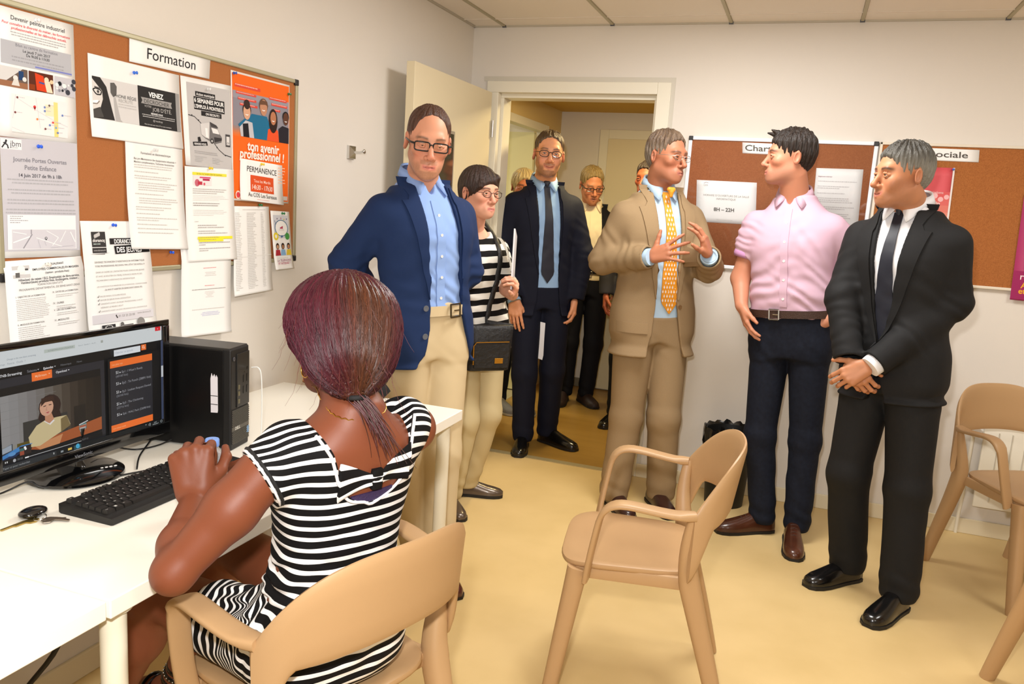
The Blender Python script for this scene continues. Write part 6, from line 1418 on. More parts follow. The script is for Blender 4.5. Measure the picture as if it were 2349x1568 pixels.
def p_navy():
    s = Fig('balding bearded man in a navy blazer, blue shirt and beige chinos, arms behind his back', (.50, -1.5), 32, (.01, 0, .88), (-.025, -.02, 1.528), 1.0)
    hd = Head(s.P((-.011, .06, 1.650)), s.b+math.radians(7), math.radians(13), math.radians(3), 1.05, .94, nose=1.2, chin=1.03, lid=.0035)
    elR, wrR = s.P((-.300, -.02, 1.185)), s.P((-.18, -.18, .98)); elL, wrL = s.P((.16, -.12, 1.17)), s.P((.0, -.2, .97))
    hr = hand(wrR, s.r*.8-s.t*.3-np.array((0, 0, .4)), s.t, 1, (.5, .5, .5, .5)); hl = hand(wrL, -s.r*.8-s.t*.2-np.array((0, 0, .4)), s.t, -1, (.5, .5, .5, .5))
    hc = hd.col((214, 152, 122), beard=(128, 96, 70), beard_w=.55, brow=(110, 78, 56), brow_w=1.1, lip=(206, 118, 110), ruddy=.45)
    s.body([(hd.sdf(.054, s.tp(.95, 0, -.02)), *hd.box(s.tp(.95, 0, -.02)), .0026), (hr[0], hr[1], hr[2], .004), (hl[0], hl[1], hl[2], .004)], hc)
    hd.eyes(s.root, (60, 46, 36), (.1, -.45))
    hd.hair(s.root, (88, 52, 32), (58, 32, 20), t=.0046, cut=(0, -.135, .028), cutr=(.115, .094, .125), nape=-.05, side=-.015, amp=.0010, seed=3, short=.5)
    hd.glasses(s.root, 'rect', None, .0024, h=.0148, w=.0255)
    sh = s.shirt(mBlueS2, None, .18, .985, .008, fold_amp=.004, seed=33, vneck=ell(s.tp(.99, 0, .06), (.020, .06, .062), np.array([s.left, s.front, s.ax]).T)); B = bvh(sh, s.base)
    conform(B, [[s.tp(t, x) for x in (-.018, 0, .018)] for t in np.linspace(.26, .86, 24)], -s.front, .004, .003, 'placket', mBlueS2, s.root)
    s.buttons(B, mPearl, [(.0, t) for t in (.31, .43, .55, .67, .78)], .0055, push=.012)
    s.collar(mBlueS2, .062, .34, .034, .046, up=.026)
    ed = [(-.14, .175), (.0, .135), (.2, .10), (.5, .085), (.985, .066)]; er = [(-.14, -.135), (-.02, -.075), (.12, -.055), (.3, -.05), (.6, -.055), (.985, -.066)]
    j = s.jacket(mNavy, {'L': (elL, wrL), 'R': (elR, wrR)}, -.10, .022, (ed, er), (.070, .064, .056), seed=35, fold_amp=.004, flare=.016); B2 = bvh(j, s.base)
    s.lapel(B2, mNavy, ed, 1, .3, .985, .07); s.lapel(B2, mNavy, er, -1, .28, .985, .072)
    s.buttons(B2, mat('grey_horn_button', (96, 100, 108), .3), [(-.072, .255), (-.078, .095)], .0115, 'jacket_button')
    s.trousers(mChino, None, {'L': ((.09, .06, .47), (.095, .06, .085)), 'R': ((-.05, .06, .46), (.01, .02, .085))}, (.102, .076, .066, .068), .30, seed=36, off=.008)
    s.belt(mat('canvas_belt', (206, 186, 148), .7), .225, mat('bronze_buckle', (96, 84, 60), .35, metal=.8), .016, .038, .25, .055)
    s.shoe((.02, .015), 30, mat('red_brown_leather', (78, 32, 22), .25, coat=.4), mSole, .29); s.shoe((.06, .16), 30, _M['red_brown_leather'], mSole, .29)
p_navy()
def p_folder():
    s = Fig('smiling bearded man in a midnight blue suit in the doorway, holding a white folder', (.40, .28), 14, (.0, 0, .89), (-.02, -.02, 1.60), 1.03)
    hd = Head(s.P((-.008, .03, 1.742)), s.b+math.radians(5), math.radians(2), math.radians(2), 1.08, .98, nose=1.15, smile=1.0)
    elR, wrR = s.P((-.262, .02, 1.16)), s.P((-.155, .14, .90)); elL, wrL = s.P((.235, -.02, 1.16)), s.P((.205, .02, .91))
    hr = hand(wrR, s.r*.15+s.t*.1-np.array((0, 0, .95)), s.r*.25-s.t*1.0, 1, (.12, .15, .2, .25), .06, (.1, .3), 1.05); hl = hand(wrL, -np.array((0, 0, 1))+s.t*.1, -s.r, -1, (.4, .45, .5, .5), .04, (.1, .2), 1.0)
    hc = hd.col((220, 154, 116), beard=(98, 72, 52), beard_w=.75, brow=(86, 62, 44), brow_w=1.2, lip=(176, 100, 86), ruddy=.35)
    s.body([(hd.sdf(.056, s.tp(.97, 0, -.02)), *hd.box(s.tp(.97, 0, -.02)), .003), (hr[0], hr[1], hr[2], .0035), (hl[0], hl[1], hl[2], .004)], hc)
    hd.eyes(s.root, (70, 70, 80)); hd.teeth(s.root)
    hd.hair(s.root, (104, 82, 56), (66, 48, 34), t=.006, cut=(0, -.128, .004), cutr=(.10, .10, .098), nape=-.06, amp=.0018, seed=5, spike=.002)
    hd.glasses(s.root, 'round', None, .0019, h=.016)
    sh = s.shirt(mBlueS3, None, .06, .985, .004); B = bvh(sh, s.base); s.tie(B, mat('dark_tie', (24, 26, 42), .6), .94, .16, (.034, .05, .08), (0, .01)); s.collar(mBlueS3, .063, .16, .032, .045, up=.024)
    ed = [(-.16, .11), (.0, .085), (.2, .075), (.5, .075), (.985, .066)]; er = [(-.16, -.08), (.0, -.05), (.2, -.045), (.5, -.052), (.985, -.066)]
    j = s.jacket(mNavy2, {'L': (elL, wrL), 'R': (elR, wrR)}, -.12, .022, (ed, er), (.074, .066, .056), seed=45, h=.007); B2 = bvh(j, s.base)
    s.lapel(B2, mNavy2, ed, 1, .2, .985, .075); s.lapel(B2, mNavy2, er, -1, .2, .985, .075)
    d = nrm(wrR-elR); b = MB(); b.tube([tuple(wrR-d*.02-s.base), tuple(wrR+d*.016-s.base)], [.041, .040], 20); b.build('shirt_cuff', mBlueS3, s.root, 50)
    s.trousers(mNavy2, None, {'L': ((.10, .02, .47), (.095, -.05, .08)), 'R': ((-.065, .10, .46), (-.05, .10, .08))}, (.098, .074, .062, .064), .12, seed=46, h=.008, off=.008)
    s.shoe((-.052, .09), -4, mShoeK, mSole, .30); s.shoe((.105, -.04), 50, mShoeK, mSole, .30)
p_folder()
b = MB(); A_ = [Vector(p) for p in ((.225, .135, .812), (.487, .245, .755), (.452, .232, .538), (.262, .15, .608))]; n_ = Vector((.38, -.92, 0)).normalized()*.006
b.loft([[p for p in A_], [p+n_*.45 for p in A_]]); b.loft([[p+n_*.5 for p in A_], [p+n_ for p in A_]])
tag(b.build('paper_folder', mat('folder_white', (232, 232, 238), .4)), 'white cardboard folder held low by the smiling man in the doorway', 'folder')
def p_back():
    s = Fig('grey-haired man in a dark jacket and open white shirt, standing in the corridor', (.38, 1.48), 8, (-.02, 0, .86), (-.02, 0, 1.495))
    hd = Head(s.P((-.03, .07, 1.615)), s.b+math.radians(16), math.radians(20), math.radians(-2), 1.03, .96, nose=1.2, smile=.6)
    elR, wrR = s.P((-.235, -.02, 1.13)), s.P((-.22, .0, .88)); elL, wrL = s.P((.215, -.02, 1.13)), s.P((.215, .02, .88))
    H_ = [hand(w_, -np.array((0, 0, 1))+s.t*.15, q*s.r, q*1, (.4, .45, .5, .5)) for w_, q in ((wrR, 1), (wrL, -1))]
    hc = hd.col((206, 136, 98), brow=(130, 104, 80), lip=(150, 84, 70), ruddy=.4)
    s.body([(hd.sdf(.054, s.tp(.97, 0, -.02)), *hd.box(s.tp(.97, 0, -.02)), .0034)]+[(h[0], h[1], h[2], .0045) for h in H_], hc)
    hd.eyes(s.root, (70, 60, 50), (.2, -.4))
    hd.hair(s.root, (168, 142, 92), (120, 98, 62), t=.009, cut=(0, -.130, .002), cutr=(.10, .10, .096), nape=-.06, amp=.0025, seed=6, spike=.004, h=.0036)
    hd.glasses(s.root, 'rect', None, .0022, h=.013)
    sh = s.shirt(mat('ivory_shirt', (240, 222, 186), .75, spec=.2), None, .1, .985, .006, h=.008); s.collar(_M['ivory_shirt'], .062, .34, .032, .05, up=.026)
    B = bvh(sh, s.base); conform(B, [[s.tp(t, x) for x in (-.016, 0, .016)] for t in np.linspace(.26, .88, 20)], -s.front, .004, .003, 'placket', _M['ivory_shirt'], s.root)
    s.belt(mBlack, .22, mSteel, .012, .034, 0, .05)
    ed = [(-.12, .13), (.1, .09), (.5, .075), (.985, .066)]; er = [(a, -x) for a, x in ed]
    j = s.jacket(mDark, {'L': (elL, wrL), 'R': (elR, wrR)}, -.10, .02, (ed, er), (.070, .062, .054), seed=55, h=.008); B2 = bvh(j, s.base)
    s.lapel(B2, mDark, ed, 1, .2, .985, .07); s.lapel(B2, mDark, er, -1, .2, .985, .07)
    s.trousers(mDark, None, {'L': ((.07, .03, .46), (.045, .0, .085)), 'R': ((-.11, .03, .46), (-.115, .0, .085))}, (.095, .07, .058, .06), .27, seed=56, h=.009)
    s.shoe((-.122, .0), -8, mat('dark_brown_suede', (44, 26, 20), .6), mSole, .29, name='loafer'); s.shoe((.03, -.02), 26, _M['dark_brown_suede'], mSole, .29, name='loafer')
p_back()
def stripe_mat(name, a, b, duty, rough=.8):
    """stripes from the vertex attribute col.r (in stripe periods)"""
    m = bpy.data.materials.new(name); m.use_nodes = True; nt = m.node_tree; p = nt.nodes['Principled BSDF']; p.inputs['Roughness'].default_value = rough; p.inputs['Specular IOR Level'].default_value = .2
    at = nt.nodes.new('ShaderNodeAttribute'); at.attribute_name = 'col'; sp = nt.nodes.new('ShaderNodeSeparateColor'); nt.links.new(at.outputs['Color'], sp.inputs[0])
    tc = nt.nodes.new('ShaderNodeTexCoord'); nz = nt.nodes.new('ShaderNodeTexNoise'); nz.inputs['Scale'].default_value = 9; nt.links.new(tc.outputs['Object'], nz.inputs['Vector'])
    ma = nt.nodes.new('ShaderNodeMath'); ma.operation = 'MULTIPLY_ADD'; ma.inputs[1].default_value = .3; nt.links.new(nz.outputs['Fac'], ma.inputs[0]); nt.links.new(sp.outputs[0], ma.inputs[2])
    fr = nt.nodes.new('ShaderNodeMath'); fr.operation = 'FRACT'; nt.links.new(ma.outputs[0], fr.inputs[0]); cm = nt.nodes.new('ShaderNodeMath'); cm.operation = 'LESS_THAN'; cm.inputs[1].default_value = duty; nt.links.new(fr.outputs[0], cm.inputs[0])
    mx = nt.nodes.new('ShaderNodeMix'); mx.data_type = 'RGBA'; mx.inputs[6].default_value = (*lin(b), 1); mx.inputs[7].default_value = (*lin(a), 1); nt.links.new(cm.outputs[0], mx.inputs[0]); nt.links.new(mx.outputs[2], p.inputs['Base Color'])
    wv = nt.nodes.new('ShaderNodeTexNoise'); wv.inputs['Scale'].default_value = 700; nt.links.new(tc.outputs['Object'], wv.inputs['Vector']); bp = nt.nodes.new('ShaderNodeBump'); bp.inputs['Strength'].default_value = .12; bp.inputs['Distance'].default_value = .003; nt.links.new(wv.outputs['Fac'], bp.inputs['Height']); nt.links.new(bp.outputs[0], p.inputs['Normal'])
    return m
def strands(name, curves, r, m_, parent, cols, seed=0):
    """many fine hairs in one mesh: thin three-sided tubes"""
    V, Q, C_ = [], [], []
    for pts, c in zip(curves, cols):
        P = np.array([tuple(p) for p in pts]); T = np.gradient(P, axis=0); T /= np.linalg.norm(T, axis=1)[:, None]+1e-9
        u = np.cross(T, (0.3, .2, .93)); u /= np.linalg.norm(u, axis=1)[:, None]+1e-9; w_ = np.cross(T, u); n = len(P); b0 = sum(len(x) for x in V)
        rr = r*np.linspace(1, .35, n)[:, None]
        for k in range(3): V.append(P+rr*(u*math.cos(2.094*k)+w_*math.sin(2.094*k))); C_.append(np.repeat(c[None], n, 0))
        for i in range(n-1):
            for k in range(3): a = b0+k*n+i; d = b0+((k+1) % 3)*n+i; Q.append((a, d, d+1, a+1))
    V = np.concatenate(V)+np.array(parent.location); C_ = np.concatenate(C_); o = npmesh(name, V, np.array(Q), m_, parent, lambda P: C_, True); o['kind'] = 'stuff'; return o
mStrA = stripe_mat('breton_stripe_jersey', (236, 232, 222), (17, 16, 17), .52)
mStrB = stripe_mat('narrow_stripe_jersey', (238, 236, 234), (13, 12, 13), .38)
mKhaki = mat('khaki_trousers', (198, 180, 138), .8, spec=.2, bump=(800, .12))
mBag = mat('black_nylon', (17, 16, 17), .55, bump=(60, .4, 3, .01))
mGold = mat('gold', (206, 158, 70), .25, metal=1)
def p_striped():
    s = Fig('short-haired woman with glasses in a striped top and khaki trousers, holding a booklet', (.45, -.85), 36, (.015, -.01, .80), (-.035, -.015, 1.345), .84, .95)
    hd = Head(s.P((-.012, .02, 1.487)), s.b+math.radians(40), math.radians(3), 0, .93, 1.03, nose=1.0, chin=.97)
    elL, wrL = s.P((.125, .03, 1.07)), s.P((.158, .13, 1.045)); elR, wrR = s.P((-.175, .0, 1.04)), s.P((-.12, .16, .98))
    hl = hand(wrL, s.r*.1+s.t*.5+np.array((0, 0, .55)), -s.r*.9+s.t*.25, 1, (.7, .75, .8, .85), .03, (.3, .35), .92); hr = hand(wrR, s.r*.5+s.t*.6, -s.r, -1, (.5, .5, .5, .5), .03, (.3, .3), .9)
    hc = hd.col((226, 166, 138), brow=(52, 34, 26), brow_w=1.2, lip=(198, 110, 104), ruddy=.35)
    sk = s.torso(-.004, .55, 1.05); fa = cap(elL, wrL, .040, .027); fb = cap(elR, wrR, .040, .027)
    s.body([(hd.sdf(.051, s.tp(.95, 0, -.02)), *hd.box(s.tp(.95, 0, -.02)), .0028), (sk, *bbox([s.tp(.5, .17, .12), s.tp(.5, -.17, -.12), s.tp(1.05)], .04), .006), (lambda P: smin(hl[0](P), fa(P), .015), np.minimum(hl[1], bbox([elL], .06)[0]), np.maximum(hl[2], bbox([elL], .06)[1]), .0035), (lambda P: smin(hr[0](P), fb(P), .015), np.minimum(hr[1], bbox([elR], .06)[0]), np.maximum(hr[2], bbox([elR], .06)[1]), .0045)], hc)
    hd.eyes(s.root, (78, 64, 46), (.15, 0))
    hd.hair(s.root, (58, 34, 24), (36, 20, 14), t=.011, cut=(-.004, -.128, -.040), cutr=(.092, .082, .098), nape=-.108, side=-.035, taper=.15, amp=.0012, seed=9, short=0, fringe=[((.045, -.062, .075), (-.056, -.070, .030), .018, .010), ((-.052, -.068, .050), (-.068, -.040, .0), .012, .007), ((.05, -.06, .07), (.066, -.045, .01), .014, .008)])
    hd.glasses(s.root, 'oval', mat('thin_dark_rim', (58, 40, 36), .3, metal=.5), .0015, h=.0155, w=.0235)
    ax = np.array(s.ax); sh0 = s.shoulder(1); sh1 = s.shoulder(-1); n0 = s.tp(1.0)
    def col(P):
        t = (P-V3(s.pel))@V3(ax); d = t/.054
        for sh, el in ((sh0, elL), (sh1, elR)):
            u = nrm(el-sh); q = (P-V3(sh))@V3(u); side = (P-V3(s.tp(.8)))@V3(s.left); side = side*(1 if sh is sh0 else -1)
            k = sm(side, .115, .15)*sm(t, .25*s.Lt, .34*s.Lt); d = d*(1-k)+k*(-q/.054+.2)
        C = np.zeros((len(P), 3), F); C[:, 0] = d+20; return C
    neckcut = ell(s.tp(1.0, 0, .035), (.088, .095, .075), np.array([s.left, s.front, s.ax]).T)
    rows = [(-.02, .178, .118, .122, 0)]+[(a, b*(1.0 if a > .5 else 1.03), c*(1.14 if .4 < a < .8 else 1.05), d, e) for a, b, c, d, e in TORSO if a > .02]
    top = s.shirt(mStrA, {'L': (elL, lerp(elL, wrL, .2)), 'R': (elR, lerp(elR, wrR, .2))}, -.0, .985, .010, (.060, .052, .048), seed=61, rows=rows, vneck=neckcut, col=col, fold_amp=.003)
    B = bvh(top, s.base)
    s.trousers(mKhaki, None, {'L': ((.075, -.03, .45), (.0, -.12, .085)), 'R': ((-.03, .10, .45), (-.078, .055, .085))}, (.092, .072, .060, .062), .14, seed=62, break_=.009, off=.004)
    mSh = mat('pewter_leather', (96, 82, 70), .28, metal=.4, coat=.3)
    s.shoe((-.085, .05), 22, mSh, mSole, .255, .043, .07, lace=mat('grey_lace', (90, 84, 76), .7)); s.shoe((-.01, -.13), 86, mSh, mSole, .255, .043, .07, lace=_M['grey_lace'])
    # shoulder bag and strap
    bg = empty('shoulder_bag', tuple(s.P((.062, .165, .70))), s.b+math.radians(20), 'black nylon shoulder bag with a gold zip worn by the woman in the striped top', 'bag')
    b = MB(); b.loft([[Vector((x*w_, y*d_, z)) for x, y in ((-1, -.6), (-.8, -1), (.8, -1), (1, -.6), (1, .6), (.8, 1), (-.8, 1), (-1, .6))] for w_, d_, z in ((.085, .012, .0), (.098, .028, .006), (.102, .034, .06), (.105, .034, .12), (.112, .026, .19), (.114, .018, .205), (.110, .012, .208))]); b.build('pouch', mBag, bg, 60)
    b = MB(); b.loft([[Vector((x, y, z)) for x, z in ((-.075, .02), (.085, .02), (.088, .13), (-.078, .13))] for y in (-.030, -.041)]); b.build('front_pocket', mBag, bg, 60)
    b = MB(); b.tube([(-.080, -.040, .035), (-.082, -.0425, .12), (-.07, -.043, .136), (.085, -.043, .138)], .0022, 8, 4); b.build('zip', mGold, bg, 60)
    MB().span((.02, -.0435, .04), (.06, -.041, .064), .001).build('name_plate', mGold, bg)
    o_ = Vector(bg.location); R_ = Matrix.Rotation(-bg.rotation_euler.z, 3, 'Z')
    pth = []
    for a in np.linspace(0, 1, 16):
        p = lerp(s.tp(.93, .085, .2), s.P((.155, .25, .91)), a); h = B.ray_cast(Vector(p), Vector(-s.front), .5); q = np.array(h[0]) if h[0] is not None else p
        pth.append(R_ @ (Vector(q+s.front*.006)-o_))
    pth = [R_ @ (Vector(s.tp(.985, .085, -.03)+s.ax*.02)-o_)]+pth+[Vector((.112, 0, .20))]
    MB().tube(pth, [(.003, .012)]*len(pth), 8, 4, up=tuple(R_ @ Vector(s.front))).build('strap', mBag, bg, 60)
    b = MB(); b.tube([(-.1, 0, .205), (-.12, .04, .26), (-.13, .08, .30)], (.003, .011), 8, 4); b.build('strap', mBag, bg, 60)
    # booklet
    u = nrm(s.t*.97-s.r*.10); n = np.cross(u, (0, 0, 1)); c0 = s.P((.152, .20, 1.075)); b = MB(); Pq = [c0, c0-u*.16, c0-u*.16+np.array((0, 0, .225)), c0+np.array((0, 0, .265))]
    b.loft([[Vector(p) for p in Pq], [Vector(p+n*.007) for p in Pq]]); bk = tag(b.build('booklet', mat('booklet_white', (232, 230, 234), .35), None), 'white booklet with a green and blue cover in the standing woman’s hand', 'booklet')
    PP = lambda a, c: Vector(c0-u*.16*a+np.array((0, 0, .255*(1-c)))); nn = n if n@s.r < 0 else -n
    off = .0075 if n@s.r < 0 else .0005
    p = Print(PP, tuple(nn), .16, .25, off=off); p.rect(.05, .08, .95, .32, 'd8dadf'); p.rect(.1, .36, .95, .82, '9aa8b4'); p.disc(.45, .5, .22, '6a9a4a'); p.disc(.6, .62, .16, 'a4c46a'); p.disc(.35, .66, .14, '3a6a9a'); p.disc(.55, .72, .1, '26405c'); p.build('cover_print', bk)
p_striped()
def p_sitting():
    base = (.95, -2.95); s = Fig('seated woman seen from behind, maroon hair and striped black and white dress, at the computer', base, -152.7, (0, 0, .55), (0, 0, 1.05), .86, .92)
    s.pel = np.array((1.010, -2.925, .545)); s.neck = np.array((1.060, -2.936, 1.045)); s.ax = nrm(s.neck-s.pel); s.Lt = float(np.linalg.norm(s.neck-s.pel))
    fd = np.array((-.878, .477, 0)); fd = nrm(fd-s.ax*float(fd@s.ax)); s.front = fd; s.left = np.cross(s.ax, -fd)*1.0; s.left = nrm(s.left)
    if s.left @ np.array((-.477, -.878, 0)) < 0: s.left = -s.left
    s.left = nrm(s.left-s.ax*.09); s.ax = nrm(s.ax+s.left*.03)
    hd = Head((1.000, -2.917, 1.160), math.atan2(-.905, -.425), math.radians(10), math.radians(-4), .90, .98)
    rows = [(-.16, .150, .10, .10, .0), (-.06, .176, .112, .128, -.0), (.08, .176, .112, .130, 0), (.22, .158, .106, .112, 0), (.38, .142, .100, .090, 0), (.50, .146, .104, .090, 0), (.64, .160, .118, .096, 0), (.76, .166, .108, .100, -.004), (.85, .156, .086, .094, -.010), (.93, .110, .064, .076, -.018), (1.0, .066, .054, .058, -.020), (1.06, .052, .050, .050, -.02)]
    body = s.torso(0, -.16, 1.06, rows)
    shL, shR = s.tp(.835, .150, -.01), s.tp(.835, -.150, -.01)
    elL, wrL = np.array((.872, -3.222, .765)), np.array((.748, -3.030, .812)); elR, wrR = np.array((.92, -2.60, .80)), np.array((.70, -2.71, .785))
    hipL, hipR = np.array((.975, -3.01, .535)), np.array((1.02, -2.85, .535)); knL, knR = np.array((.565, -2.935, .525)), np.array((.56, -2.69, .545)); anL, anR = np.array((.40, -2.92, .20)), np.array((.36, -2.66, .10))
    hl = hand(wrL+(wrL-elL)*.02, np.array((-.28, .20, .94)), np.array((-.5, .8, -.1)), -1, ((1.25, 1.25, .6), (1.2, 1.25, .6), (1.25, 1.25, .6), (1.3, 1.25, .6)), .04, (.45, .50), 1.14, .6)
    hr = hand(wrR, np.array((-.9, .1, -.05)), np.array((0, 0, -1)), 1, (.35, .4, .4, .45), .08, (.4, .2), .92)
    aL = union(.02, cap(shL, lerp(shL, elL, .45), .050, .048), cap(lerp(shL, elL, .45), elL, .048, .035), cap(elL, lerp(elL, wrL, .35), .035, .039), cap(lerp(elL, wrL, .35), wrL, .039, .0245)); aR = union(.02, cap(shR, elR, .050, .040), cap(elR, wrR, .040, .026))
    leg = union(.03, cap(hipL, knL, .082, .056), cap(knL, lerp(knL, anL, .4), .053, .054), cap(lerp(knL, anL, .4), anL, .054, .035), cap(hipR, knR, .082, .056), cap(knR, lerp(knR, anR, .4), .053, .054), cap(lerp(knR, anR, .4), anR, .054, .036))
    def foot(an, d, dn): return union(.02, cap(an, an+dn*.05-d*.03, .034, .028), cap(an+dn*.03, an+dn*.07+d*.13, .034, .020), *[cap(an+dn*.07+d*.12+np.cross(d, dn)*k, an+dn*.078+d*(.172-.02*abs(k)/.02)+np.cross(d, dn)*k*1.1, .010, .008) for k in (-.024, -.010, .004, .017, .028)])
    dL, nL = nrm((-.80, .25, -.42)), nrm((-.35, -.1, -.9)); nL = nrm(nL-dL*float(nL@dL)); ft = foot(anL, dL, nL); dR, nR = nrm((-.95, .2, 0)), np.array((0, 0, -1.)); fr_ = foot(anR, dR, nR)
    hf = hd.sdf(.047, s.tp(.96, 0, -.022)); sk = union(.022, body, aL, aR)
    fullarm = lambda P: smin(smin(sk(P), hl[0](P), .016), hr[0](P), .016)
    wh = lambda P: smin(fullarm(P), hf(P), .02)
    hc = hd.col((112, 60, 40), lip=(96, 46, 40), brow=(20, 12, 10), ruddy=.12)
    sk0 = linc((122, 66, 42)); 
    def col(P):
        C = hc(P); d = np.linalg.norm(P-V3(hd.c), axis=1); k = sm(d, .12, .17); return C*(1-k[:, None])+sk0*k[:, None]
    lo1, hi1 = bbox([shL, shR, elL, elR, wrL, wrR, s.pel, s.neck, hd.c, s.tp(.2, 0, .12)], .17)
    lo2, hi2 = bbox([hipL, hipR, knL, knR, anL, anR, anL+dL*.2+nL*.08, anR+dR*.2+nR*.08], .1)
    lg = lambda P: np.minimum(np.minimum(leg(P), smin(leg(P), ft(P), .02)), smin(leg(P), fr_(P), .02))
    whole = lambda P: smin(wh(P), lg(P), .03)
    s.body([(whole, np.minimum(lo1, lo2), np.maximum(hi1, hi2), .0042)], col, core=False)
    hd.eyes(s.root, (30, 20, 16))
    # dress
    thL, thR = nrm(knL-hipL), nrm(knR-hipR)
    skirt = union(.05, cap(hipL, lerp(hipL, knL, .52), .092, .080), cap(hipR, lerp(hipR, knR, .52), .092, .080))
    slv = [(cap(s.tp(.86, .125, -.01), lerp(shL, elL, .45), .058, .058), lerp(shL, elL, .17), nrm(nrm(elL-shL)+s.left*.5+s.ax*.15)), (cap(s.tp(.86, -.125, -.01), lerp(shR, elR, .55), .060, .060), lerp(shR, elR, .36), nrm(nrm(elR-shR)-s.left*.5+s.ax*.15))]
    dress0 = s.torso(.005, -.16, .96, rows); WT = [(.655, 0), (.668, .030), (.685, .046), (.715, .060), (.77, .072), (.87, .086), (.96, .108), (1.1, .13)]; XO = -.012
    def dress(P):
        d = smin(dress0(P), skirt(P), .05)
        for g, c, u in slv: d = smin(d, smax(g(P), ((P-V3(c))@V3(u)).astype(F), .004), .025)
        t, x, y = dress0.co(P); t = t/s.Lt; w_ = np.interp(t, [a for a, b in WT], [b for a, b in WT])-np.abs(x-XO)
        w_ = np.where(t < .655, -.02-(.655-t)*.3, w_); d = smax(d, np.minimum(w_, -y+.01).astype(F), .004)
        nf = np.interp(t, [.80, .9, 1.0], [-.02, .07, .12])-np.abs(x); d = smax(d, np.minimum(nf, y).astype(F), .004)
        for h_, u in ((hipL, thL), (hipR, thR)):
            pass
        q = np.minimum((P-V3(lerp(hipL, knL, .46)))@V3(thL), (P-V3(lerp(hipR, knR, .46)))@V3(thR)); return smax(d, q.astype(F), .004)
    dressf = folds(dress, [(s.tp(.30, .13, .05), .10, .005, s.ax+s.left*.4, .035), (s.tp(.12, .15, .08), .09, .006, s.ax*.6+s.front*.8, .04), (s.tp(.38, 0, -.09), .10, .0022, s.ax, .05), (s.tp(.05, 0, -.12), .1, .003, s.ax+s.left*.3, .05)], 8)
    def dcol(P):
        t = (P-V3(s.pel))@V3(s.ax); x = np.abs((P-V3(s.pel))@V3(s.left)); f = (P-V3(s.pel))@V3(s.front); d = (t+(f+.085)*.9*sm(t, .37, .45)*sm(f, -.09, -.03))/.0238+(x/.155)**2*.3
        uL = (P-V3(hipL))@V3(thL); k = sm(f, .0, .09)*sm(-t, -.16, -.04); d = d*(1-k)+k*(-uL/.024-.4+1.2*np.sin(x*22))
        shv = np.abs((P-V3(s.tp(.85)))@V3(s.left)); k2 = sm(shv, .15, .19)*sm(t, .35, .40); d = d+k2*(shv-.15)*-10
        C = np.zeros((len(P), 3), F); C[:, 0] = d+40; return C
    lo, hi = bbox([s.tp(-.2, .2, .2), s.tp(-.2, -.2, -.2), s.tp(1.0, .2), s.tp(1.0, -.2), lerp(hipL, knL, .5), lerp(hipR, knR, .5), lerp(shL, elL, .3), lerp(shR, elR, .3)], .1)
    ds = sdfmesh('dress', [(dressf, lo, hi, .0042)], mStrB, s.root, dcol); B = bvh(ds, s.base)
    mPip = mat('white_piping', (236, 234, 236), .6); mBk = mat('binding_black', (20, 19, 20), .8)
    def edge(sgn, ts, xo, m_, r, nm, push=.0):
        pts = []
        for t in ts:
            x = sgn*(np.interp(t, [a for a, b in WT], [b for a, b in WT])+xo)+XO; h = B.ray_cast(Vector(s.tp(t, x, -.4)), Vector(s.front), .6)
            if h[0] is not None and (np.array(h[0])-s.tp(t)) @ s.front < .0: pts.append(np.array(h[0])-s.front*push-s.base)
        return pts
    ts = list(np.linspace(.94, .72, 18))+[.70, .684, .670, .660]
    L_ = edge(1, ts, .006, 0, 0, ''); R__ = edge(-1, ts[::-1], .006, 0, 0, ''); h = B.ray_cast(Vector(s.tp(.645, XO, -.4)), Vector(s.front), .6)
    mid = [np.array(h[0])-s.base] if h[0] is not None else []
    loop = [tuple(p) for p in L_+mid+R__]; lp = spline(loop, 3)
    MB().tube(lp, .0032, 8).build('neck_piping', mPip, s.root, 60); MB().tube([p+Vector(s.front*.003-s.ax*.002) for p in lp], .0036, 8).build('neck_binding', mBk, s.root, 60)
    for g, c, u in slv:
        a = nrm(np.cross(u, s.ax)); b_ = np.cross(u, a); ring = []; ring2 = []
        for i in range(41):
            an = 2*math.pi*i/40; dr = a*math.cos(an)+b_*math.sin(an); lo_, hi_ = 0.0, .2; P0 = c-u*.004
            for _ in range(18):
                md = (lo_+hi_)/2
                if dress0(np.array([P0+dr*md], F))[0] < 0 or g(np.array([P0+dr*md], F))[0] < 0: lo_ = md
                else: hi_ = md
            rr = min(lo_, .066); ring.append(tuple(P0+dr*rr-s.base)); ring2.append(tuple(P0-u*.006+dr*(rr+.0015)-s.base))
        MB().tube(ring, .0026, 8, cap=False).build('sleeve_piping', mPip, s.root, 60); MB().tube(ring2, .0032, 8, cap=False).build('sleeve_binding', mBk, s.root, 60)
    # bow across the open back
    grid = []; Lp = np.array(L_[int(len(L_)*.60)]); Rp = np.array(R__[-1-int(len(R__)*.60)])
    v = []; N = 24; hh = []
    for i in range(N+1):
        u = i/N; p = lerp(Lp, Rp, u)-s.front*(.004+.010*math.exp(-((u-.5)/.12)**2)); h_ = .010+.030*abs(2*u-1)**1.2; hh.append((p, h_))
    b = MB(); rings = []
    for i, (p, h_) in enumerate(hh): rings.append([Vector(p+s.ax*h_*math.cos(a)-s.front*.005*math.sin(a)*(1+.5*math.sin(5*math.cos(a)))-s.ax*.012*math.exp(-((i/N-.5)/.3)**2)) for a in np.linspace(0, 2*math.pi, 17)[:-1]])
    b.loft(rings); bow = b.build('back_bow', mStrB, s.root, 70)
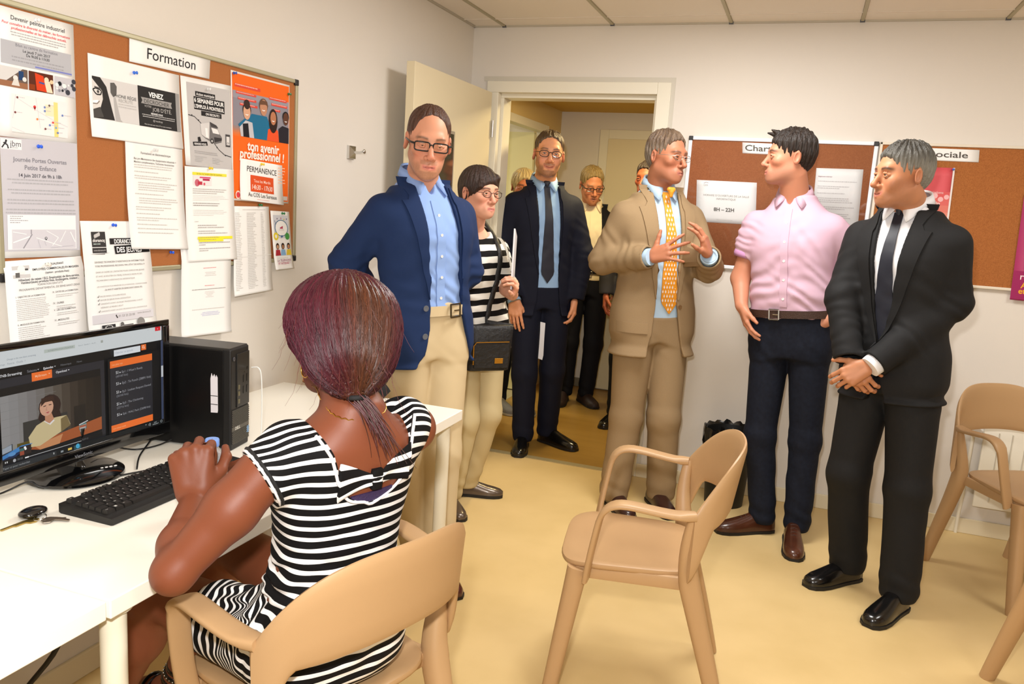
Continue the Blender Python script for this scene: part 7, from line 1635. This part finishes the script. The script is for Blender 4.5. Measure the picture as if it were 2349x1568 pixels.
    n = len(bow.data.vertices); co = np.zeros(n*3, F); bow.data.vertices.foreach_get('co', co); co = co.reshape(-1, 3); a_ = bow.data.color_attributes.new('col', 'FLOAT_COLOR', 'POINT'); c_ = np.ones((n, 4), F); mid_ = (Lp+Rp)/2; rel = (co-V3(mid_))@V3(s.ax); lat = np.abs((co-V3(mid_))@V3(s.left)); c_[:, 0] = 30.3+rel/.028/(.45+lat*9); a_.data.foreach_set('color', c_.ravel())
    pk = (Lp+Rp)/2-s.ax*.012-s.front*.010; b = MB(); b.tube([pk+s.ax*.020, pk+s.ax*.008, pk-s.ax*.010, pk-s.ax*.020], [(.007, .011), (.008, .012), (.008, .012), (.007, .011)], 12, 4, up=tuple(-s.front)); kn = b.build('bow_knot', mStrB, bow, 60)
    n = len(kn.data.vertices); a_ = kn.data.color_attributes.new('col', 'FLOAT_COLOR', 'POINT'); co = np.zeros(n*3, F); kn.data.vertices.foreach_get('co', co); co = co.reshape(-1, 3); c_ = np.ones((n, 4), F); c_[:, 0] = 30.0+((co-V3(pk))@V3(s.ax))/.03; a_.data.foreach_set('color', c_.ravel())
    # underwear edge low in the opening
    sb = bvh(s.root.children[0] if s.root.children[0].name.startswith('body') else [c for c in s.root.children if c.name.startswith('body')][0], s.base)
    conform(sb, [[s.tp(t, x+XO) for x in np.linspace(-.046, .046, 9)] for t in (.655, .675, .695)], s.front, .0035, .004, 'underwear_band', mat('purple_lace', (52, 36, 78), .6, bump=(400, .6)), s.root)
    # necklace
    ring = []; nc = s.tp(1.0, 0, -.026); 
    for i in range(60):
        an = 2*math.pi*i/60; dr = s.left*math.sin(an)-s.front*math.cos(an); lo_, hi_ = .0, .16; P0 = nc+s.ax*(-.012*math.cos(an)+.004)
        for _ in range(16):
            md = (lo_+hi_)/2; q = np.array([P0+dr*md], F)
            if min(body(q)[0], hf(q)[0]) < 0: lo_ = md
            else: hi_ = md
        ring.append(tuple(P0+dr*(lo_+.0022)+s.ax*.0012*(-1)**i-s.base))
    MB().tube(ring+ring[:1], .0016, 6, cap=False).build('necklace', mGold, s.root, 60)
    # earring
    c = hd.W((-.078, .004, -.052)); b = MB(); b.tube([tuple(c+np.array((0, 0, -.014))+hd.R[:, 1]*.015*math.cos(a)+hd.R[:, 2]*.015*math.sin(a)-s.base) for a in np.linspace(0, 6.283, 24)], .0014, 6, cap=False); b.build('hoop_earring', mGold, s.root, 60)
    c = hd.W((.078, .004, -.052)); b = MB(); b.tube([tuple(c+np.array((0, 0, -.014))+hd.R[:, 1]*.015*math.cos(a)+hd.R[:, 2]*.015*math.sin(a)-s.base) for a in np.linspace(0, 6.283, 24)], .0014, 6, cap=False); b.build('hoop_earring', mGold, s.root, 60)
    # hair: rounded mass gathered at the nape
    gat = hd.W((.032, .124, -.124)); cr = hd.W((.0, .045, .125))
    mass = union(.05, ell((0, .028, .034), (.123, .124, .116)), ell((.012, .080, -.040), (.096, .075, .085)), cap((.02, .090, -.07), (.030, .112, -.118), .055, .018)); fc = ell((0, -.125, -.05), (.135, .098, .150)); gL = hd.L(np.array([gat], F))[0]; cL = hd.L(np.array([cr], F))[0]
    axg = nrm(gL-cL); e1 = nrm(np.cross(axg, (1, 0, 0))); e2 = np.cross(axg, e1)
    def hco(q):
        r = q-V3(cL); return np.arctan2(r@V3(e2), r@V3(e1)), (r@V3(axg))/np.linalg.norm(gL-cL)
    def hair(P):
        q = hd.L(P); an, al = hco(q); d = mass(q)
        d = d-F(.0022)*(np.sin(an*34+3*al)+.7*np.sin(an*57+1+5*al)+.6*np.sin(an*19+2+2*np.sin(al*5)))*sm(al, -.25, .1).astype(F)
        d = d+F(.010)*np.exp(-(((an-.25)/.10)**2)).astype(F)*sm(al, -.1, .2)+F(.008)*np.exp(-(((an+.75)/.08)**2)).astype(F)*sm(al, -.1, .2)
        d = smax(d, -fc(q), .012); low = -.085+.9*(-q[:, 1]+.03).clip(-.05, .06); return smax(d, (low-q[:, 2]).astype(F), .012)*F(hd.k)
    A_, B_, D_ = linc((72, 16, 32)), linc((78, 42, 25)), linc((30, 9, 17))
    def hcol(P):
        q = hd.L(P); an, al = hco(q); n = .5+.5*np.sin(an*41+2*np.sin(al*7)+al*3)*np.sin(an*23+1.3+al*4); x = q[:, 0]
        back = sm(q[:, 1], .03, .075); k = np.exp(-((x-.012)/.055)**2)*back*sm(al, .12, .25); k = np.clip(k*1.3+.3*(n-.5)*k, 0, 1)
        C = A_*(1-k[:, None])+B_*k[:, None]; m = np.clip((1-n)*.75, 0, 1)*.75; C = C*(1-m[:, None])+(D_*(1-k[:, None])+linc((40, 20, 12))*k[:, None])*m[:, None]
        return C
    pts = np.array([hd.W((x, y, z)) for x in (-.15, .15) for y in (-.12, .19) for z in (-.15, .18)])
    hm = sdfmesh('hair', [(hair, pts.min(0), pts.max(0), .0034)], mat('hair_long', (255, 255, 255), .45, spec=.35, attr='col'), s.root, hcol)
    HB = bvh(hm, s.base); rs = np.random.RandomState(5); cv = []; cc = []
    for i in range(1500):   # strands lying on the mass from the crown to the gather
        a0 = rs.uniform(-3.14, 3.14); pts_ = []; w0 = rs.uniform(-.12, .12); l0, l1 = rs.uniform(-.0, .35), rs.uniform(.75, 1.0)
        for al in np.linspace(l0, l1, 12):
            an = a0+w0*(al-.4)+.03*math.sin(al*9+i); o = cL+(gL-cL)*al; dr = e1*math.cos(an)+e2*math.sin(an); p = hd.W(o); dw = hd.R@dr
            h = HB.ray_cast(Vector(p+dw*.30), Vector(-dw), .30)
            if h[0] is None: pts_ = pts_ if len(pts_) > 3 else []; break
            q = np.array(h[0]); 
            if pts_ and np.linalg.norm(q-s.base-pts_[-1]) > .05: break
            pts_.append(q+dw*rs.uniform(.0, .0032)*math.sin(3.1*(al-l0)/(l1-l0))-s.base)
        if len(pts_) > 4:
            m_ = np.array(pts_[len(pts_)//2])+s.base; cv.append(pts_); cc.append(hcol(np.array([m_], F))[0]*rs.uniform(.6, 2.0))
    strands('hair_strand', cv, .0008, mat('hair_fine', (255, 255, 255), .35, spec=.5, attr='col'), s.root, cc)
    cv, cc = [], []
    for i in range(110):   # the thin tail below the tie
        g0 = gat+rs.normal(0, .006, 3); L_ = rs.uniform(.04, .135); e = np.array((.055, .035, -.125))/.14; e = e+rs.normal(0, .11, 3)*np.array((1, 1, .3)); pts_ = []
        for u in np.linspace(0, 1, 9):
            p = g0+e*L_*u+np.array((.03, .01, -.0))*u*(1-u)*.8+np.array((.02, -.01, 0))*u
            for _ in range(3):
                dd = float(wh(np.array([p], F))[0])
                if dd < .004: p = p-s.front*(.004-dd)
            pts_.append(p-s.base)
        cv.append(pts_); cc.append(linc((86, 34, 38) if i % 2 else (70, 36, 24))*rs.uniform(.6, 1.5))
    strands('ponytail', cv, .0013, _M['hair_fine'], s.root, cc)
    cv, cc = [], []
    for i in range(46):    # loose flyaways
        a0 = rs.uniform(-3.14, 3.14); al = rs.uniform(.0, .95); o = cL+(gL-cL)*al; dr = e1*math.cos(a0)+e2*math.sin(a0); dw = hd.R@dr; h = HB.ray_cast(Vector(hd.W(o)+dw*.3), Vector(-dw), .3)
        if h[0] is None: continue
        p = np.array(h[0])-s.base; tg = hd.R@axg; L_ = rs.uniform(.03, .10); cv.append([p+dw*(.001+.018*u*u*L_/.05)+tg*L_*u+rs.normal(0, .001, 3) for u in np.linspace(0, 1, 8)]); cc.append(linc((104, 44, 42)))
    for (x0, z0), (x1, z1) in (((-.118, -.02), (-.150, -.21)), ((-.11, -.05), (-.125, -.24)), ((-.10, -.06), (-.085, -.20))):
        cv.append([hd.W((x0+(x1-x0)*u-.02*math.sin(3.1*u), .0, z0+(z1-z0)*u))-s.base for u in np.linspace(0, 1, 10)]); cc.append(linc((150, 84, 70)))
    strands('flyaway_hair', cv, .0005, _M['hair_fine'], s.root, cc)
    MB().tube([tuple(gat+hd.R[:, 0]*.014*math.cos(a)+hd.R[:, 1]*.014*math.sin(a)-s.base) for a in np.linspace(0, 6.283, 16)], .005, 8, cap=False).build('hair_tie', mBk, s.root, 60)
    # sandals
    for an, d, n_, leg_k in ((anL, dL, nL, knL), (anR, dR, nR, knR)):
        sd = empty('sandal', (0, 0, 0)); sd.parent = s.root; l = np.cross(d, n_); o = an-s.base; b = MB()
        poly = [(-.055, -.022), (-.06, .0), (-.055, .022), (.02, .028), (.11, .040), (.165, .03), (.185, .0), (.165, -.034), (.10, -.036), (.02, -.026)]
        b.loft([[Vector(o+d*x+l*y+n_*(.078+.012*(x < .0)-.0)+n_*h_) for x, y in poly] for h_ in (.008, .022)]); b.build('sole', mShoeK, sd, 50)
        for x, hh_ in ((.115, .045), (.09, .05)): MB().tube([Vector(o+d*x+l*.038*math.cos(a)+n_*(.085-hh_*math.sin(a))) for a in np.linspace(0, 3.1416, 12)], (.0025, .010), 8, 4).build('strap', mShoeK, sd, 60)
        u = nrm(leg_k-an); a1 = nrm(np.cross(u, (0, 0, 1))); a2 = np.cross(u, a1)
        for k, z in enumerate((.0, .022, .044)):
            MB().tube([Vector(o+u*z+(a1*math.cos(a)+a2*math.sin(a))*(.0395-.001*k)) for a in np.linspace(0, 6.283, 24)], (.008, .0028), 8, 4, cap=False).build('ankle_strap', mShoeK, sd, 60)
        b = MB()
        for k in range(26):
            a = 6.283*k/26; b.sphere(Vector(o+u*.022+(a1*math.cos(a)+a2*math.sin(a))*.0425), .0026, 6)
        tag(b.build('stud', mSteel, sd, 60), kind='stuff')
p_sitting()
def p_hidden():
    s = Fig('blonde person in dark jeans and grey trainers, mostly hidden behind the smiling man', (.10, 1.02), 10, (-.09, 0, .84), (-.10, 0, 1.43), .85)
    hd = Head(s.P((-.105, .03, 1.565)), s.b+math.radians(10), math.radians(8), 0, .95)
    elR, wrR = s.P((-.27, 0, 1.1)), s.P((-.25, .05, .86)); elL, wrL = s.P((.08, 0, 1.1)), s.P((.08, .05, .86))
    H_ = [hand(w_, -np.array((0, 0, 1))+s.t*.15, q*s.r, q*1, (.4, .45, .5, .5), .04, (.1, .2), .9) for w_, q in ((wrR, 1), (wrL, -1))]
    s.body([(hd.sdf(.05, s.tp(.97, 0, -.02)), *hd.box(s.tp(.97, 0, -.02)), .004)]+[(h[0], h[1], h[2], .005) for h in H_], hd.col((186, 112, 76)))
    hd.eyes(s.root); hd.hair(s.root, (208, 186, 136), (168, 140, 92), t=.012, cut=(0, -.128, -.02), cutr=(.095, .09, .098), nape=-.15, side=-.12, taper=.1, short=0, seed=14, h=.004)
    s.shirt(mat('grey_knit', (70, 72, 80), .8), {'L': (elL, wrL), 'R': (elR, wrR)}, -.02, .985, .012, h=.008, seed=71)
    s.trousers(mJean, None, {'L': ((.0, .02, .45), (-.03, .0, .085)), 'R': ((-.17, .02, .45), (-.19, .0, .085))}, (.09, .066, .054, .056), .2, seed=72, h=.009)
    mg = mat('grey_mesh_trainer', (112, 110, 112), .8, bump=(90, .8)); s.shoe((-.195, .02), 35, mg, mat('pale_sole', (170, 164, 150), .6), .27, name='trainer'); s.shoe((-.03, .0), 25, mg, _M['pale_sole'], .27, name='trainer')
    s = Fig('dark-haired man in the corridor, only a sliver of face showing behind the tan suit', (.94, 1.08), -20, (-.10, 0, .87), (-.10, 0, 1.53), .95)
    hd = Head(s.P((-.105, .03, 1.66)), s.b+math.radians(-25), math.radians(3), 0, .98)
    elR, wrR = s.P((-.33, 0, 1.14)), s.P((-.32, .03, .89)); elL, wrL = s.P((.12, 0, 1.14)), s.P((.12, .03, .89))
    H_ = [hand(w_, -np.array((0, 0, 1))+s.t*.15, q*s.r, q*1, (.4, .45, .5, .5)) for w_, q in ((wrR, 1), (wrL, -1))]
    s.body([(hd.sdf(.054, s.tp(.97, 0, -.02)), *hd.box(s.tp(.97, 0, -.02)), .004)]+[(h[0], h[1], h[2], .005) for h in H_], hd.col((160, 84, 54)))
    hd.eyes(s.root); hd.hair(s.root, (46, 30, 20), (30, 20, 14), t=.008, nape=-.07, seed=15, h=.004)
    s.shirt(mat('dark_knit', (44, 42, 46), .8), {'L': (elL, wrL), 'R': (elR, wrR)}, -.02, .985, .012, h=.008, seed=73)
    s.trousers(mDark, None, {'L': ((-.02, .02, .46), (-.02, .0, .085)), 'R': ((-.19, .02, .46), (-.19, .0, .085))}, (.095, .07, .058, .06), .2, seed=74, h=.009)
    s.shoe((-.19, .0), -20, mShoeK, mSole); s.shoe((-.02, .0), -5, mShoeK, mSole)
p_hidden()
